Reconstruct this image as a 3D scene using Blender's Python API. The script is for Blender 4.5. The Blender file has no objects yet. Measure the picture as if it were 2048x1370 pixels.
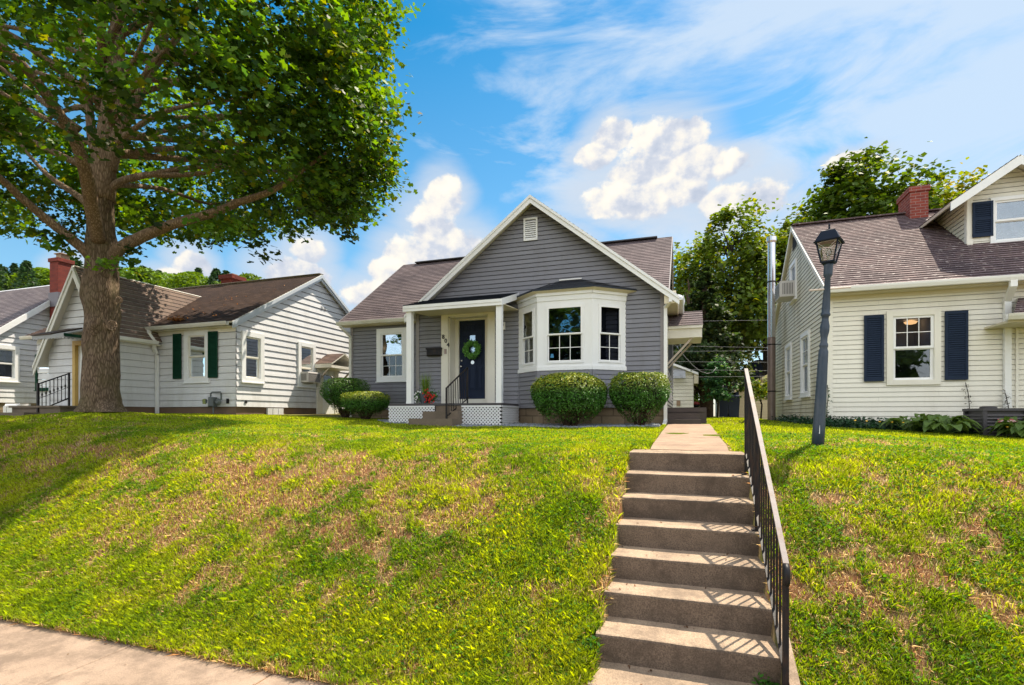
import bpy, math, random
import numpy as np
from mathutils import Vector
R = math.radians
rnd = random.Random(7)
rng = np.random.default_rng(7)
sc = bpy.context.scene
col = sc.collection

# ---------------------------------------------------------------- camera
# z = 0 is the photographer's eye level; the pavement lies 1.99 m below it
FPX, HOR, CX, TH = 1034.0, 832.0, 1024.0, R(18.6)
ST, CT = math.sin(TH), math.cos(TH)
cam_d = bpy.data.cameras.new('Camera'); cam = bpy.data.objects.new('Camera', cam_d); col.objects.link(cam)
cam.location = (0, 0, 0); cam.rotation_euler = (R(90), 0, TH)
cam_d.sensor_width = 36; cam_d.lens = FPX/2048*36; cam_d.shift_y = (HOR-685)/2048
cam_d.clip_start = 0.05; cam_d.clip_end = 3000
sc.camera = cam
sc.view_settings.view_transform = 'Standard'; sc.view_settings.look = 'None'
sc.view_settings.gamma = 1; sc.view_settings.use_curve_mapping = False
sc.view_settings.exposure = 1.08
sc.cycles.max_bounces = 6; sc.cycles.transparent_max_bounces = 12
sc.cycles.diffuse_bounces = 3; sc.cycles.glossy_bounces = 3; sc.cycles.transmission_bounces = 4

# ---------------------------------------------------------------- sun and sky
SUN_EL = R(59); SUN_AZ = math.atan2(0.50, 0.866)       # azimuth from +Y towards +X
sd = Vector((math.sin(SUN_AZ)*math.cos(SUN_EL), math.cos(SUN_AZ)*math.cos(SUN_EL), math.sin(SUN_EL)))
sun_d = bpy.data.lights.new('Sun', 'SUN'); sun_d.energy = 4.3; sun_d.angle = R(0.55); sun_d.color = (1.0, 0.89, 0.72)
sun = bpy.data.objects.new('Sun', sun_d); col.objects.link(sun)
sun.rotation_euler = sd.to_track_quat('Z', 'Y').to_euler(); sun.location = (0, 0, 30)

def px_dir(u, v):
    x, y, z = (u-CX)/FPX, 1.0, (HOR-v)/FPX
    X, Y = x*CT-y*ST, x*ST+y*CT
    return math.atan2(X, Y), z/math.hypot(X, Y)         # azimuth, tangent of elevation

world = bpy.data.worlds.new('World'); sc.world = world; world.use_nodes = True
wn = world.node_tree; wn.nodes.clear()
def N(tree, typ, **kw):
    n = tree.nodes.new(typ)
    for k, v in kw.items():
        if k == 'inp':
            for kk, vv in v.items(): n.inputs[kk].default_value = vv
        else: setattr(n, k, v)
    return n
def M(tree, op, a, b=None, c=None, clamp=False):
    n = tree.nodes.new('ShaderNodeMath'); n.operation = op; n.use_clamp = clamp
    for i, x in enumerate((a, b, c)):
        if x is None: continue
        if isinstance(x, (int, float)): n.inputs[i].default_value = x
        else: tree.links.new(x, n.inputs[i])
    return n.outputs[0]
def MIX(tree, f, a, b, mode='MIX'):
    n = tree.nodes.new('ShaderNodeMix'); n.data_type = 'RGBA'; n.blend_type = mode; n.clamp_factor = True
    for s, x in ((0, f), (6, a), (7, b)):
        if isinstance(x, (int, float)): n.inputs[s].default_value = x
        elif isinstance(x, tuple): n.inputs[s].default_value = (*x, 1) if len(x) == 3 else x
        else: tree.links.new(x, n.inputs[s])
    return n.outputs[2]
def RAMP(tree, f, stops, interp='LINEAR'):
    n = tree.nodes.new('ShaderNodeValToRGB'); r = n.color_ramp; r.interpolation = interp
    while len(r.elements) < len(stops): r.elements.new(0.5)
    for e, (p, c) in zip(r.elements, stops):
        e.position = p; e.color = (c, c, c, 1) if isinstance(c, (int, float)) else (*c, 1)
    tree.links.new(f, n.inputs[0]); return n.outputs[0]
def NOISE(tree, vec, scale, detail=4, rough=0.55, dist=0.0, out=0):
    n = tree.nodes.new('ShaderNodeTexNoise'); n.inputs['Scale'].default_value = scale
    n.inputs['Detail'].default_value = detail; n.inputs['Roughness'].default_value = rough
    n.inputs['Distortion'].default_value = dist
    if vec is not None: tree.links.new(vec, n.inputs['Vector'])
    return n.outputs[out]

sky = N(wn, 'ShaderNodeTexSky', sky_type='NISHITA', sun_disc=False, sun_elevation=SUN_EL, sun_rotation=SUN_AZ)
sky.altitude = 200; sky.air_density = 1.0; sky.dust_density = 0.6; sky.ozone_density = 2.0
hs = N(wn, 'ShaderNodeHueSaturation'); hs.inputs['Hue'].default_value = 0.482; hs.inputs['Saturation'].default_value = 1.5; hs.inputs['Value'].default_value = 0.56
wn.links.new(sky.outputs[0], hs.inputs['Color'])
tc = N(wn, 'ShaderNodeTexCoord'); sep = N(wn, 'ShaderNodeSeparateXYZ'); wn.links.new(tc.outputs['Generated'], sep.inputs[0])
az = M(wn, 'ARCTAN2', sep.outputs[0], sep.outputs[1])
hyp = M(wn, 'SQRT', M(wn, 'ADD', M(wn, 'MULTIPLY', sep.outputs[0], sep.outputs[0]), M(wn, 'MULTIPLY', sep.outputs[1], sep.outputs[1])))
el = M(wn, 'DIVIDE', sep.outputs[2], M(wn, 'MAXIMUM', hyp, 0.02))
cmb = N(wn, 'ShaderNodeCombineXYZ'); wn.links.new(az, cmb.inputs[0]); wn.links.new(el, cmb.inputs[1])
P = cmb.outputs[0]
# piled cumulus: soft blobs broken up by noise
blobs = [(888,400,50,60),(868,455,66,70),(835,505,70,50),(790,545,60,38),(905,500,80,70),(745,590,70,40),
         (1220,270,52,46),(1335,280,95,66),(1195,310,50,36),(1290,335,90,60),(1390,330,80,55),(1330,385,120,60),(1455,330,60,40),
         (1250,400,100,50),(380,530,45,38),(355,560,60,30),(620,500,48,34),(590,550,80,45),(1700,320,60,25),(170,560,60,40),
         (1480,400,120,50),(1100,480,90,40)]
nz = NOISE(wn, P, 15, 7, 0.58); nz2 = NOISE(wn, P, 38, 4, 0.5)
field = None; lit = None
for (u, v, ru, rv) in blobs:
    ru *= 0.9; rv *= 0.9
    a, e = px_dir(u, v); a2, _ = px_dir(u+ru, v); _, e2 = px_dir(u, v-rv)
    dx = M(wn, 'MULTIPLY', M(wn, 'SUBTRACT', az, a), 1/abs(a2-a)); dy = M(wn, 'MULTIPLY', M(wn, 'SUBTRACT', el, e), 1/abs(e2-e))
    b = M(wn, 'SUBTRACT', 1.0, M(wn, 'ADD', M(wn, 'MULTIPLY', dx, dx), M(wn, 'MULTIPLY', dy, dy)))
    val = M(wn, 'SUBTRACT', M(wn, 'MULTIPLY', dy, 0.6), M(wn, 'MULTIPLY', dx, 0.35))
    lit = val if lit is None else M(wn, 'ADD', lit, M(wn, 'MULTIPLY', M(wn, 'MULTIPLY', M(wn, 'ADD', M(wn, 'SUBTRACT', b, field), 0.15), 3.3, clamp=True), M(wn, 'SUBTRACT', val, lit)))
    field = b if field is None else M(wn, 'MAXIMUM', field, b)
field = M(wn, 'MAXIMUM', field, -4.0)
fn = M(wn, 'ADD', field, M(wn, 'ADD', M(wn, 'MULTIPLY', M(wn, 'SUBTRACT', nz, 0.5), 2.6), M(wn, 'MULTIPLY', M(wn, 'SUBTRACT', nz2, 0.5), 0.7)))
cum = N(wn, 'ShaderNodeMapRange', interpolation_type='SMOOTHSTEP', inp={'From Min': 0.02, 'From Max': 0.48}); wn.links.new(fn, cum.inputs[0])
# high thin veils, stretched, thicker to the right
mp = N(wn, 'ShaderNodeMapping'); mp.inputs['Rotation'].default_value = (0, 0, -0.55); mp.inputs['Scale'].default_value = (1.5, 4.0, 1)
wn.links.new(P, mp.inputs[0])
ci = NOISE(wn, mp.outputs[0], 2.0, 9, 0.6, 0.5)
tilt = M(wn, 'ADD', ci, M(wn, 'MULTIPLY', M(wn, 'ADD', az, 0.20), 0.30))
cir = N(wn, 'ShaderNodeMapRange', interpolation_type='SMOOTHSTEP', inp={'From Min': 0.39, 'From Max': 0.70}); wn.links.new(tilt, cir.inputs[0])
low = N(wn, 'ShaderNodeMapRange', inp={'From Min': 0.75, 'From Max': 0.0, 'To Min': 0.0, 'To Max': 0.45}); wn.links.new(el, low.inputs[0])
veil = M(wn, 'MULTIPLY', M(wn, 'MAXIMUM', cir.outputs[0], low.outputs[0]), 0.82, clamp=True)
mo = N(wn, 'ShaderNodeMapping'); mo.inputs['Location'].default_value = (0.014, -0.016, 0); wn.links.new(P, mo.inputs[0])
nzo = NOISE(wn, mo.outputs[0], 15, 5, 0.55)                  # relief: lit from the upper left, grey underneath
shade = M(wn, 'ADD', M(wn, 'SUBTRACT', 0.46, M(wn, 'MULTIPLY', lit, 0.42)), M(wn, 'ADD', M(wn, 'MULTIPLY', M(wn, 'SUBTRACT', nzo, nz), 2.0), M(wn, 'MULTIPLY', M(wn, 'SUBTRACT', nz2, 0.5), 0.35)))
ccol = RAMP(wn, shade, [(0.0, (3.5, 3.3, 2.95)), (0.25, (3.3, 3.12, 2.8)), (0.44, (2.85, 2.8, 2.75)), (0.62, (2.2, 2.32, 2.6)), (0.9, (1.75, 1.95, 2.35))])
soft = N(wn, 'ShaderNodeMapRange', interpolation_type='SMOOTHSTEP', inp={'From Min': -2.8, 'From Max': 0.6, 'To Max': 0.85}); wn.links.new(M(wn, 'ADD', field, M(wn, 'MULTIPLY', M(wn, 'SUBTRACT', ci, 0.5), 4.5)), soft.inputs[0])
skyv = MIX(wn, veil, hs.outputs[0], (2.25, 2.62, 3.05))
skyv = MIX(wn, soft.outputs[0], skyv, (2.05, 2.35, 2.75))
skyc = MIX(wn, M(wn, 'MULTIPLY', cum.outputs[0], 0.96), skyv, ccol)
# unseen sky behind the camera: bright cloud added to fill the shaded fronts
bank = N(wn, 'ShaderNodeMapRange', interpolation_type='SMOOTHSTEP', inp={'From Min': 0.15, 'From Max': -0.35}); wn.links.new(sep.outputs[1], bank.inputs[0])
bn = NOISE(wn, tc.outputs['Generated'], 2.5, 6, 0.6)
fill_cloud = MIX(wn, RAMP(wn, bn, [(0.35, 0), (0.6, 1)]), hs.outputs[0], (7.6, 7.5, 7.4))
skyc = MIX(wn, bank.outputs[0], skyc, fill_cloud)
bg = N(wn, 'ShaderNodeBackground'); bg.inputs['Strength'].default_value = 0.15
wo = N(wn, 'ShaderNodeOutputWorld'); wn.links.new(skyc, bg.inputs[0]); wn.links.new(bg.outputs[0], wo.inputs[0])

# ---------------------------------------------------------------- measuring helpers
def on_y(u, v, Y):                                     # a point of the photograph on a wall that faces the street
    X = Y*math.tan(math.atan((u-CX)/FPX)-TH); zc = Y*CT-X*ST
    return X, Y, (HOR-v)*zc/FPX
def on_x(u, v, X):                                     # ... on a wall that runs back from the street
    Y = X/math.tan(math.atan((u-CX)/FPX)-TH); zc = Y*CT-X*ST
    return X, Y, (HOR-v)*zc/FPX
def at(u, v, zc):                                      # ... at a distance
    xc = (u-CX)*zc/FPX
    return xc*CT-zc*ST, xc*ST+zc*CT, (HOR-v)*zc/FPX
def proj(x, y, z):
    zc = np.maximum(-x*ST+y*CT, 0.05); return CX+FPX*(x*CT+y*ST)/zc, HOR-FPX*z/zc, zc

# ---------------------------------------------------------------- numpy value noise
_g = np.random.default_rng(3).random((256, 256))
def vnoise(x, y, s):
    x = np.asarray(x)*s; y = np.asarray(y)*s
    xi = np.floor(x).astype(int); yi = np.floor(y).astype(int); fx = x-xi; fy = y-yi
    fx = fx*fx*(3-2*fx); fy = fy*fy*(3-2*fy)
    g = lambda a, b: _g[a % 256, b % 256]
    return (g(xi, yi)*(1-fx)+g(xi+1, yi)*fx)*(1-fy)+(g(xi, yi+1)*(1-fx)+g(xi+1, yi+1)*fx)*fy
def fbm(x, y, s, n=4):
    t = 0; a = 0.5; w = 0
    for i in range(n): t = t+a*vnoise(x+17.3*i, y-9.1*i, s*2**i); w += a; a *= 0.55
    return t/w
def sstep(a, b, x):
    t = np.clip((np.asarray(x)-a)/(b-a), 0, 1); return t*t*(3-2*t)

TREE = at(203, 818, 11.7)
_py = [-60, -5.2, -5.0, 0.6, 3.1, 3.3, 3.5, 3.9, 4.5, 5.1, 5.7, 6.2, 6.9, 8.0, 10, 12.4, 16, 25, 60, 400]
_pz = [-2.2, -2.2, -2.15, -2.02, -2.01, -1.96, -1.84, -1.60, -1.22, -0.86, -0.56, -0.42, -0.37, -0.33, -0.27, -0.20, -0.16, -0.1, 0, 0]
def ground(x, y):
    x = np.asarray(x, float); y = np.asarray(y, float)
    z = (np.interp(y, _py, _pz)+np.interp(y-0.18, _py, _pz)+np.interp(y+0.18, _py, _pz))/3
    z = np.where(y < 3.15, np.interp(y, _py, _pz), z)
    k = sstep(3.6, 7.0, y)
    z = z+k*np.interp(x, [-40, -13, -9, -5, 0, 2.0, 5, 9, 30], [0.30, 0.27, 0.13, 0.01, 0, 0.02, -0.13, -0.25, -0.3])*np.interp(y, [0, 30, 60], [1, 1, 0.2])
    z = z+0.17*np.exp(-((x-TREE[0])**2+(y-TREE[1])**2)/1.6)
    z = z+sstep(3.2, 4.2, y)*(fbm(x, y, 0.9, 3)-0.5)*0.09*(1-sstep(9, 12, y))
    return z
def gz(x, y): return float(ground(x, y))

# ---------------------------------------------------------------- mesh building
class MB:
    def __init__(s): s.v = []; s.f = []
    def add(s, vs, fs):
        o = len(s.v); s.v += [tuple(p) for p in vs]; s.f += [tuple(o+i for i in f) for f in fs]; return s
    def hexa(s, p):                                    # 8 points, bottom ring then top ring
        return s.add(p, [(3,2,1,0),(4,5,6,7),(0,1,5,4),(1,2,6,5),(2,3,7,6),(3,0,4,7)])
    def box(s, x0, x1, y0, y1, z0, z1):
        return s.hexa([(x0,y0,z0),(x1,y0,z0),(x1,y1,z0),(x0,y1,z0),(x0,y0,z1),(x1,y0,z1),(x1,y1,z1),(x0,y1,z1)])
    def fbox(s, F, a0, a1, b0, b1, n0, n1):
        q = [F(a0,b0,n0),F(a1,b0,n0),F(a1,b0,n1),F(a0,b0,n1),F(a0,b1,n0),F(a1,b1,n0),F(a1,b1,n1),F(a0,b1,n1)]
        return s.hexa(q)
    def bevbox(s, F, a0, a1, b0, b1, n0, n1, c):       # box whose front edges are chamfered
        q = [F(a0,b0,n0),F(a1,b0,n0),F(a1,b1,n0),F(a0,b1,n0),F(a0,b0,n1-c),F(a1,b0,n1-c),F(a1,b1,n1-c),F(a0,b1,n1-c),
             F(a0+c,b0+c,n1),F(a1-c,b0+c,n1),F(a1-c,b1-c,n1),F(a0+c,b1-c,n1)]
        f = [(3,2,1,0),(8,9,10,11)]
        for i in range(4):
            j = (i+1) % 4; f += [(i,j,4+j,4+i),(4+i,4+j,8+j,8+i)]
        return s.add(q, f)
    def quad(s, a, b, c, d): return s.add([a,b,c,d], [(0,1,2,3)])
    def beam(s, a, b, w, h, up=(0,0,1)):               # rectangular bar from a to b
        a = Vector(a); b = Vector(b); d = (b-a).normalized(); up = Vector(up)
        if abs(d.dot(up)) > 0.98: up = Vector((0,1,0))
        sx = d.cross(up).normalized(); sy = sx.cross(d).normalized()
        q = []
        for p in (a, b):
            for i, j in ((-1,-1),(1,-1),(1,1),(-1,1)): q.append(p+sx*(i*w/2)+sy*(j*h/2))
        return s.hexa(q)
    def tube(s, pts, rad, seg=8, cap=True, jitter=0.0):
        pts = [Vector(p) for p in pts]
        if not isinstance(rad, (list, tuple)): rad = [rad]*len(pts)
        vs = []; fs = []; prev = None
        for i, p in enumerate(pts):
            d = (pts[min(i+1, len(pts)-1)]-pts[max(i-1, 0)]).normalized()
            ref = prev if prev is not None else (Vector((1,0,0)) if abs(d.x) < 0.9 else Vector((0,1,0)))
            sx = (ref-d*ref.dot(d)).normalized(); sy = d.cross(sx); prev = sx
            for k in range(seg):
                t = 2*math.pi*k/seg; rr = rad[i]*(1+jitter*(rnd.random()-0.5))
                vs.append(p+sx*(math.cos(t)*rr)+sy*(math.sin(t)*rr))
        for i in range(len(pts)-1):
            for k in range(seg):
                a = i*seg+k; b = i*seg+(k+1) % seg; fs.append((a, b, b+seg, a+seg))
        if cap: fs.append(tuple(range(seg-1, -1, -1))); n = (len(pts)-1)*seg; fs.append(tuple(range(n, n+seg)))
        return s.add(vs, fs)
    def lathe(s, c, prof, seg=16, axis='z'):           # prof: (radius, height)
        vs = []; fs = []
        for r, h in prof:
            for k in range(seg):
                t = 2*math.pi*k/seg; a, b = r*math.cos(t), r*math.sin(t)
                vs.append((c[0]+a, c[1]+b, c[2]+h) if axis == 'z' else ((c[0]+a, c[1]+h, c[2]+b) if axis == 'y' else (c[0]+h, c[1]+a, c[2]+b)))
        for i in range(len(prof)-1):
            for k in range(seg): a = i*seg+k; b = i*seg+(k+1) % seg; fs.append((a, b, b+seg, a+seg))
        fs.append(tuple(range(seg-1, -1, -1))); n = (len(prof)-1)*seg; fs.append(tuple(range(n, n+seg)))
        return s.add(vs, fs)
    def blob(s, c, r, seg=10, ring=7, j=0.0):
        prof = []
        vs = []; fs = []
        for i in range(ring+1):
            ph = math.pi*i/ring
            for k in range(seg):
                t = 2*math.pi*k/seg; q = 1+j*(rnd.random()-0.5)
                vs.append((c[0]+r[0]*math.sin(ph)*math.cos(t)*q, c[1]+r[1]*math.sin(ph)*math.sin(t)*q, c[2]+r[2]*math.cos(ph)*q))
        for i in range(ring):
            for k in range(seg): a = i*seg+k; b = i*seg+(k+1) % seg; fs.append((a, a+seg, b+seg, b))
        return s.add(vs, fs)
    def build(s, name, mat, parent=None, smooth=False):
        me = bpy.data.meshes.new(name); off = root_loc(parent)
        me.from_pydata([(p[0]-off[0], p[1]-off[1], p[2]-off[2]) for p in s.v], [], s.f)
        me.validate(); me.update()
        if smooth: me.shade_smooth() if hasattr(me, 'shade_smooth') else None
        o = bpy.data.objects.new(name, me); col.objects.link(o); o.parent = parent
        if mat: me.materials.append(mat)
        return o
def root_loc(p):
    l = Vector((0,0,0))
    while p is not None: l = l+p.location; p = p.parent
    return l
def np_mesh(name, V, faces_n, mat, parent=None, colors=None, smooth=False):
    """V: (n*k,3) vertices, consecutive groups of k = faces_n vertices make one face."""
    off = root_loc(parent); V = np.asarray(V, np.float32).reshape(-1, 3)-np.array(off, np.float32)
    n = len(V); k = faces_n; nf = n//k
    me = bpy.data.meshes.new(name); me.vertices.add(n); me.loops.add(n); me.polygons.add(nf)
    me.vertices.foreach_set('co', V.ravel()); me.loops.foreach_set('vertex_index', np.arange(n, dtype=np.int32))
    me.polygons.foreach_set('loop_start', np.arange(0, n, k, dtype=np.int32))
    me.polygons.foreach_set('loop_total', np.full(nf, k, dtype=np.int32))
    if colors is not None:
        at_ = me.color_attributes.new('tint', 'FLOAT_COLOR', 'POINT')
        c = np.ones((n, 4), np.float32); c[:, :3] = np.repeat(colors, k, axis=0); at_.data.foreach_set('color', c.ravel())
    me.update(calc_edges=True)
    if mat: me.materials.append(mat)
    o = bpy.data.objects.new(name, me); col.objects.link(o); o.parent = parent
    return o
def tag(o, label=None, cat=None, group=None, kind=None):
    if label: o['label'] = label
    if cat: o['category'] = cat
    if group: o['group'] = group
    if kind: o['kind'] = kind
    return o
def thing(name, label, cat, loc, group=None):
    o = bpy.data.objects.new(name, None); col.objects.link(o); o.location = loc; o.empty_display_size = 0.2
    return tag(o, label, cat, group)
def frame(O, U, V, Nn):
    O, U, V, Nn = Vector(O), Vector(U), Vector(V), Vector(Nn)
    return lambda a, b, n=0.0: tuple(O+U*a+V*b+Nn*n)
def front(Y): return frame((0,Y,0), (1,0,0), (0,0,1), (0,-1,0))       # wall facing the street, a = X, b = Z
def side(X, s=1): return frame((X,0,0), (0,1,0), (0,0,1), (s,0,0))    # wall facing +X (s=1) or -X, a = Y, b = Z
def lap(mb, F, b0, b1, exp, d, bounds, openings=(), breaks=(), groove=None):
    """courses that overlap the one below: real wedges, so they cast their own shadow lines"""
    zs = {round(b0, 4), round(b1, 4)}
    if groove is None: groove = min(0.016, exp*(0.11 if exp > .105 else 0.075)) if d > 0 else 0
    k = 0
    while b0+k*exp < b1:
        zs.add(round(b0+k*exp, 4)); k += 1
        if groove and b0+k*exp-groove < b1: zs.add(round(b0+k*exp-groove, 4))
    for o in openings: zs.add(round(o[2], 4)); zs.add(round(o[3], 4))
    for b in breaks: zs.add(round(b, 4))
    zs = sorted(z for z in zs if b0-1e-6 <= z <= b1+1e-6)
    for lo, hi in zip(zs[:-1], zs[1:]):
        if hi-lo < 0.002: continue
        q = math.floor((lo-b0)/exp+1e-3); c0 = b0+q*exp
        dl = d*(1-(lo-c0)/exp); dh = d*max(0, 1-(hi-c0)/exp)
        rec = groove and lo > c0+exp-groove-1e-3
        if rec: dl = dh = -0.03
        A0, B0 = bounds(lo); A1, B1 = bounds(hi)
        cuts = sorted((o[0], o[1]) for o in openings if o[2] < (lo+hi)/2 < o[3])
        segs = []; cur = None
        for (c, e) in cuts+[(None, None)]:
            s0 = (A0, A1) if cur is None else (cur, cur)
            e0 = (B0, B1) if c is None else (c, c)
            if e0[0]-s0[0] > 1e-4 or e0[1]-s0[1] > 1e-4: segs.append((s0, e0))
            cur = e
        for (s0, e0) in segs:
            e00 = max(e0[0], s0[0]); e01 = max(e0[1], s0[1])
            mb.quad(F(s0[0], lo, dl), F(e00, lo, dl), F(e01, hi, dh), F(s0[1], hi, dh))
            if rec: mb.quad(F(s0[0], lo, 0.001), F(e00, lo, 0.001), F(e00, lo, -0.03), F(s0[0], lo, -0.03)); mb.quad(F(s0[1], hi, -0.03), F(e01, hi, -0.03), F(e01, hi, d), F(s0[1], hi, d))
            if abs(lo-c0) < 1e-3: mb.quad(F(s0[0], lo, -0.002), F(e00, lo, -0.002), F(e00, lo, dl), F(s0[0], lo, dl))
    return mb
# ---------------------------------------------------------------- materials
def newmat(name):
    m = bpy.data.materials.new(name); m.use_nodes = True; t = m.node_tree; t.nodes.clear()
    o = t.nodes.new('ShaderNodeOutputMaterial'); return m, t, o
def POS(t):
    g = t.nodes.new('ShaderNodeNewGeometry'); return g.outputs['Position']
def XYZ(t, vec, sx=1, sy=1, sz=1):
    n = t.nodes.new('ShaderNodeMapping'); n.inputs['Scale'].default_value = (sx, sy, sz); t.links.new(vec, n.inputs[0]); return n.outputs[0]
def BUMP(t, h, strength=0.3, dist=0.01, nrm=None):
    n = t.nodes.new('ShaderNodeBump'); n.inputs['Strength'].default_value = strength; n.inputs['Distance'].default_value = dist
    t.links.new(h, n.inputs['Height'])
    if nrm is not None: t.links.new(nrm, n.inputs['Normal'])
    return n.outputs[0]
def PRIN(t, out, base, rough=0.6, nrm=None, metal=0.0, spec=0.4):
    n = t.nodes.new('ShaderNodeBsdfPrincipled')
    for s, x in (('Base Color', base), ('Roughness', rough), ('Metallic', metal), ('Specular IOR Level', spec)):
        if isinstance(x, (int, float)): n.inputs[s].default_value = x
        elif isinstance(x, tuple): n.inputs[s].default_value = (*x, 1)
        else: t.links.new(x, n.inputs[s])
    if nrm is not None: t.links.new(nrm, n.inputs['Normal'])
    if out is not None: t.links.new(n.outputs[0], out.inputs[0])
    return n
def mul(c, k): return tuple(min(1, x*k) for x in c)
def plain(name, c, rough=0.55, var=0.12, scale=6.0, bump=0.15, bs=60.0, metal=0.0, spec=0.4, dirt=None, dscale=1.2, damt=0.5):
    m, t, o = newmat(name); p = POS(t)
    n1 = NOISE(t, p, scale, 5, 0.6); cc = MIX(t, n1, mul(c, 1-var), mul(c, 1+var))
    if dirt is not None:
        d = NOISE(t, XYZ(t, p, 1, 1, 0.35), dscale, 7, 0.7)
        f = N(t, 'ShaderNodeMapRange', inp={'From Min': 0.48, 'From Max': 0.75, 'To Max': damt}); t.links.new(d, f.inputs[0])
        cc = MIX(t, f.outputs[0], cc, dirt)
    PRIN(t, o, cc, rough, BUMP(t, NOISE(t, p, bs, 3, 0.6), bump, 0.004) if bump else None, metal, spec)
    return m
def siding(name, c, z0, ex, length, rough=0.5, dirt=(0.2, 0.18, 0.16), damt=0.4, dscale=1.2, tone=0.06, seam=0.45):
    """painted boards: each board a slightly different tone, butt joints, rain streaks and splash dirt near the ground"""
    m, t, o = newmat(name); p = POS(t); s = t.nodes.new('ShaderNodeSeparateXYZ'); t.links.new(p, s.inputs[0])
    g = t.nodes.new('ShaderNodeNewGeometry'); gn = t.nodes.new('ShaderNodeSeparateXYZ'); t.links.new(g.outputs['True Normal'], gn.inputs[0])
    isx = M(t, 'GREATER_THAN', M(t, 'ABSOLUTE', gn.outputs[0]), 0.8)
    u = M(t, 'ADD', M(t, 'MULTIPLY', s.outputs[1], isx), M(t, 'MULTIPLY', s.outputs[0], M(t, 'SUBTRACT', 1.0, isx)))
    cb = t.nodes.new('ShaderNodeCombineXYZ'); t.links.new(u, cb.inputs[0]); t.links.new(M(t, 'SUBTRACT', s.outputs[2], z0), cb.inputs[1])
    b = t.nodes.new('ShaderNodeTexBrick'); t.links.new(cb.outputs[0], b.inputs[0]); b.offset = 0.41; b.offset_frequency = 2; b.squash = 0.8; b.squash_frequency = 3
    b.inputs['Scale'].default_value = 1; b.inputs['Brick Width'].default_value = length; b.inputs['Row Height'].default_value = ex; b.inputs['Mortar Size'].default_value = 0.004; b.inputs['Mortar Smooth'].default_value = 0.1
    b.inputs['Color1'].default_value = (0,0,0,1); b.inputs['Color2'].default_value = (1,1,1,1); b.inputs['Mortar'].default_value = (0.5,0.5,0.5,1)
    cc = MIX(t, b.outputs[0], mul(c, 1-tone), mul(c, 1+tone)); cc = MIX(t, M(t, 'MULTIPLY', b.outputs[1], seam), cc, mul(c, 0.45))
    n = NOISE(t, XYZ(t, p, 1, 1, 0.3), 3.5, 6, 0.7); cc = MIX(t, RAMP(t, n, [(0.45, 0), (0.75, 0.35)]), cc, mul(c, 0.82))
    d = NOISE(t, XYZ(t, p, 1.6, 1.6, 0.35), dscale, 7, 0.72); cc = MIX(t, RAMP(t, d, [(0.50, 0), (0.74, damt)]), cc, dirt)
    lo = N(t, 'ShaderNodeMapRange', inp={'From Min': z0+0.75, 'From Max': z0, 'To Min': 0, 'To Max': 0.5}); t.links.new(s.outputs[2], lo.inputs[0])
    cc = MIX(t, M(t, 'MULTIPLY', lo.outputs[0], RAMP(t, d, [(0.35, 0), (0.65, 1)])), cc, dirt)
    PRIN(t, o, cc, rough, BUMP(t, NOISE(t, p, 4, 4, 0.6), 0.25, 0.02, BUMP(t, NOISE(t, p, 45, 3, 0.6), 0.12, 0.004)), 0, 0.35)
    return m
def shingles(name, axis, z0, dz, tab, c1, c2, dark, moss=None, speck=0.0):
    """asphalt shingle roof; the courses are modelled, this gives the tabs, granules and weathering"""
    m, t, o = newmat(name); p = POS(t); s = t.nodes.new('ShaderNodeSeparateXYZ'); t.links.new(p, s.inputs[0])
    cb = t.nodes.new('ShaderNodeCombineXYZ'); t.links.new(s.outputs[0 if axis == 'x' else 1], cb.inputs[0])
    t.links.new(M(t, 'SUBTRACT', s.outputs[2], z0), cb.inputs[1])
    b = t.nodes.new('ShaderNodeTexBrick'); t.links.new(cb.outputs[0], b.inputs[0]); b.offset = 0.37; b.offset_frequency = 2; b.squash = 1.0
    b.inputs['Scale'].default_value = 1; b.inputs['Brick Width'].default_value = tab; b.inputs['Row Height'].default_value = dz
    b.inputs['Mortar Size'].default_value = 0.006; b.inputs['Mortar Smooth'].default_value = 0.2
    b.inputs['Color1'].default_value = (0,0,0,1); b.inputs['Color2'].default_value = (1,1,1,1); b.inputs['Mortar'].default_value = (0.2,0.2,0.2,1); b.inputs['Bias'].default_value = 0
    cc = MIX(t, b.outputs[0], c1, c2)
    cc = MIX(t, M(t, 'MULTIPLY', b.outputs[1], 0.7), cc, dark)
    g = NOISE(t, p, 220, 2, 0.7); cc = MIX(t, M(t, 'MULTIPLY', g, 0.5), cc, mul(dark, 1.2))
    w = NOISE(t, p, 0.9, 5, 0.7); f = RAMP(t, w, [(0.42, 0), (0.72, 0.7)]); cc = MIX(t, f, cc, mul(dark, 1.3))
    if moss is not None:
        w2 = NOISE(t, p, 1.7, 6, 0.7); cc = MIX(t, RAMP(t, w2, [(0.5, 0), (0.7, 0.7)]), cc, moss)
    if speck:
        v = NOISE(t, XYZ(t, p, 6, 6, 14), 1.6, 3, 0.7); cc = MIX(t, RAMP(t, v, [(0.60, 0), (0.66, speck)]), cc, (0.55, 0.48, 0.45))
    PRIN(t, o, cc, 0.85, BUMP(t, g, 0.5, 0.004, BUMP(t, b.outputs[0], 0.5, 0.004)), 0, 0.25)
    return m
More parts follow.
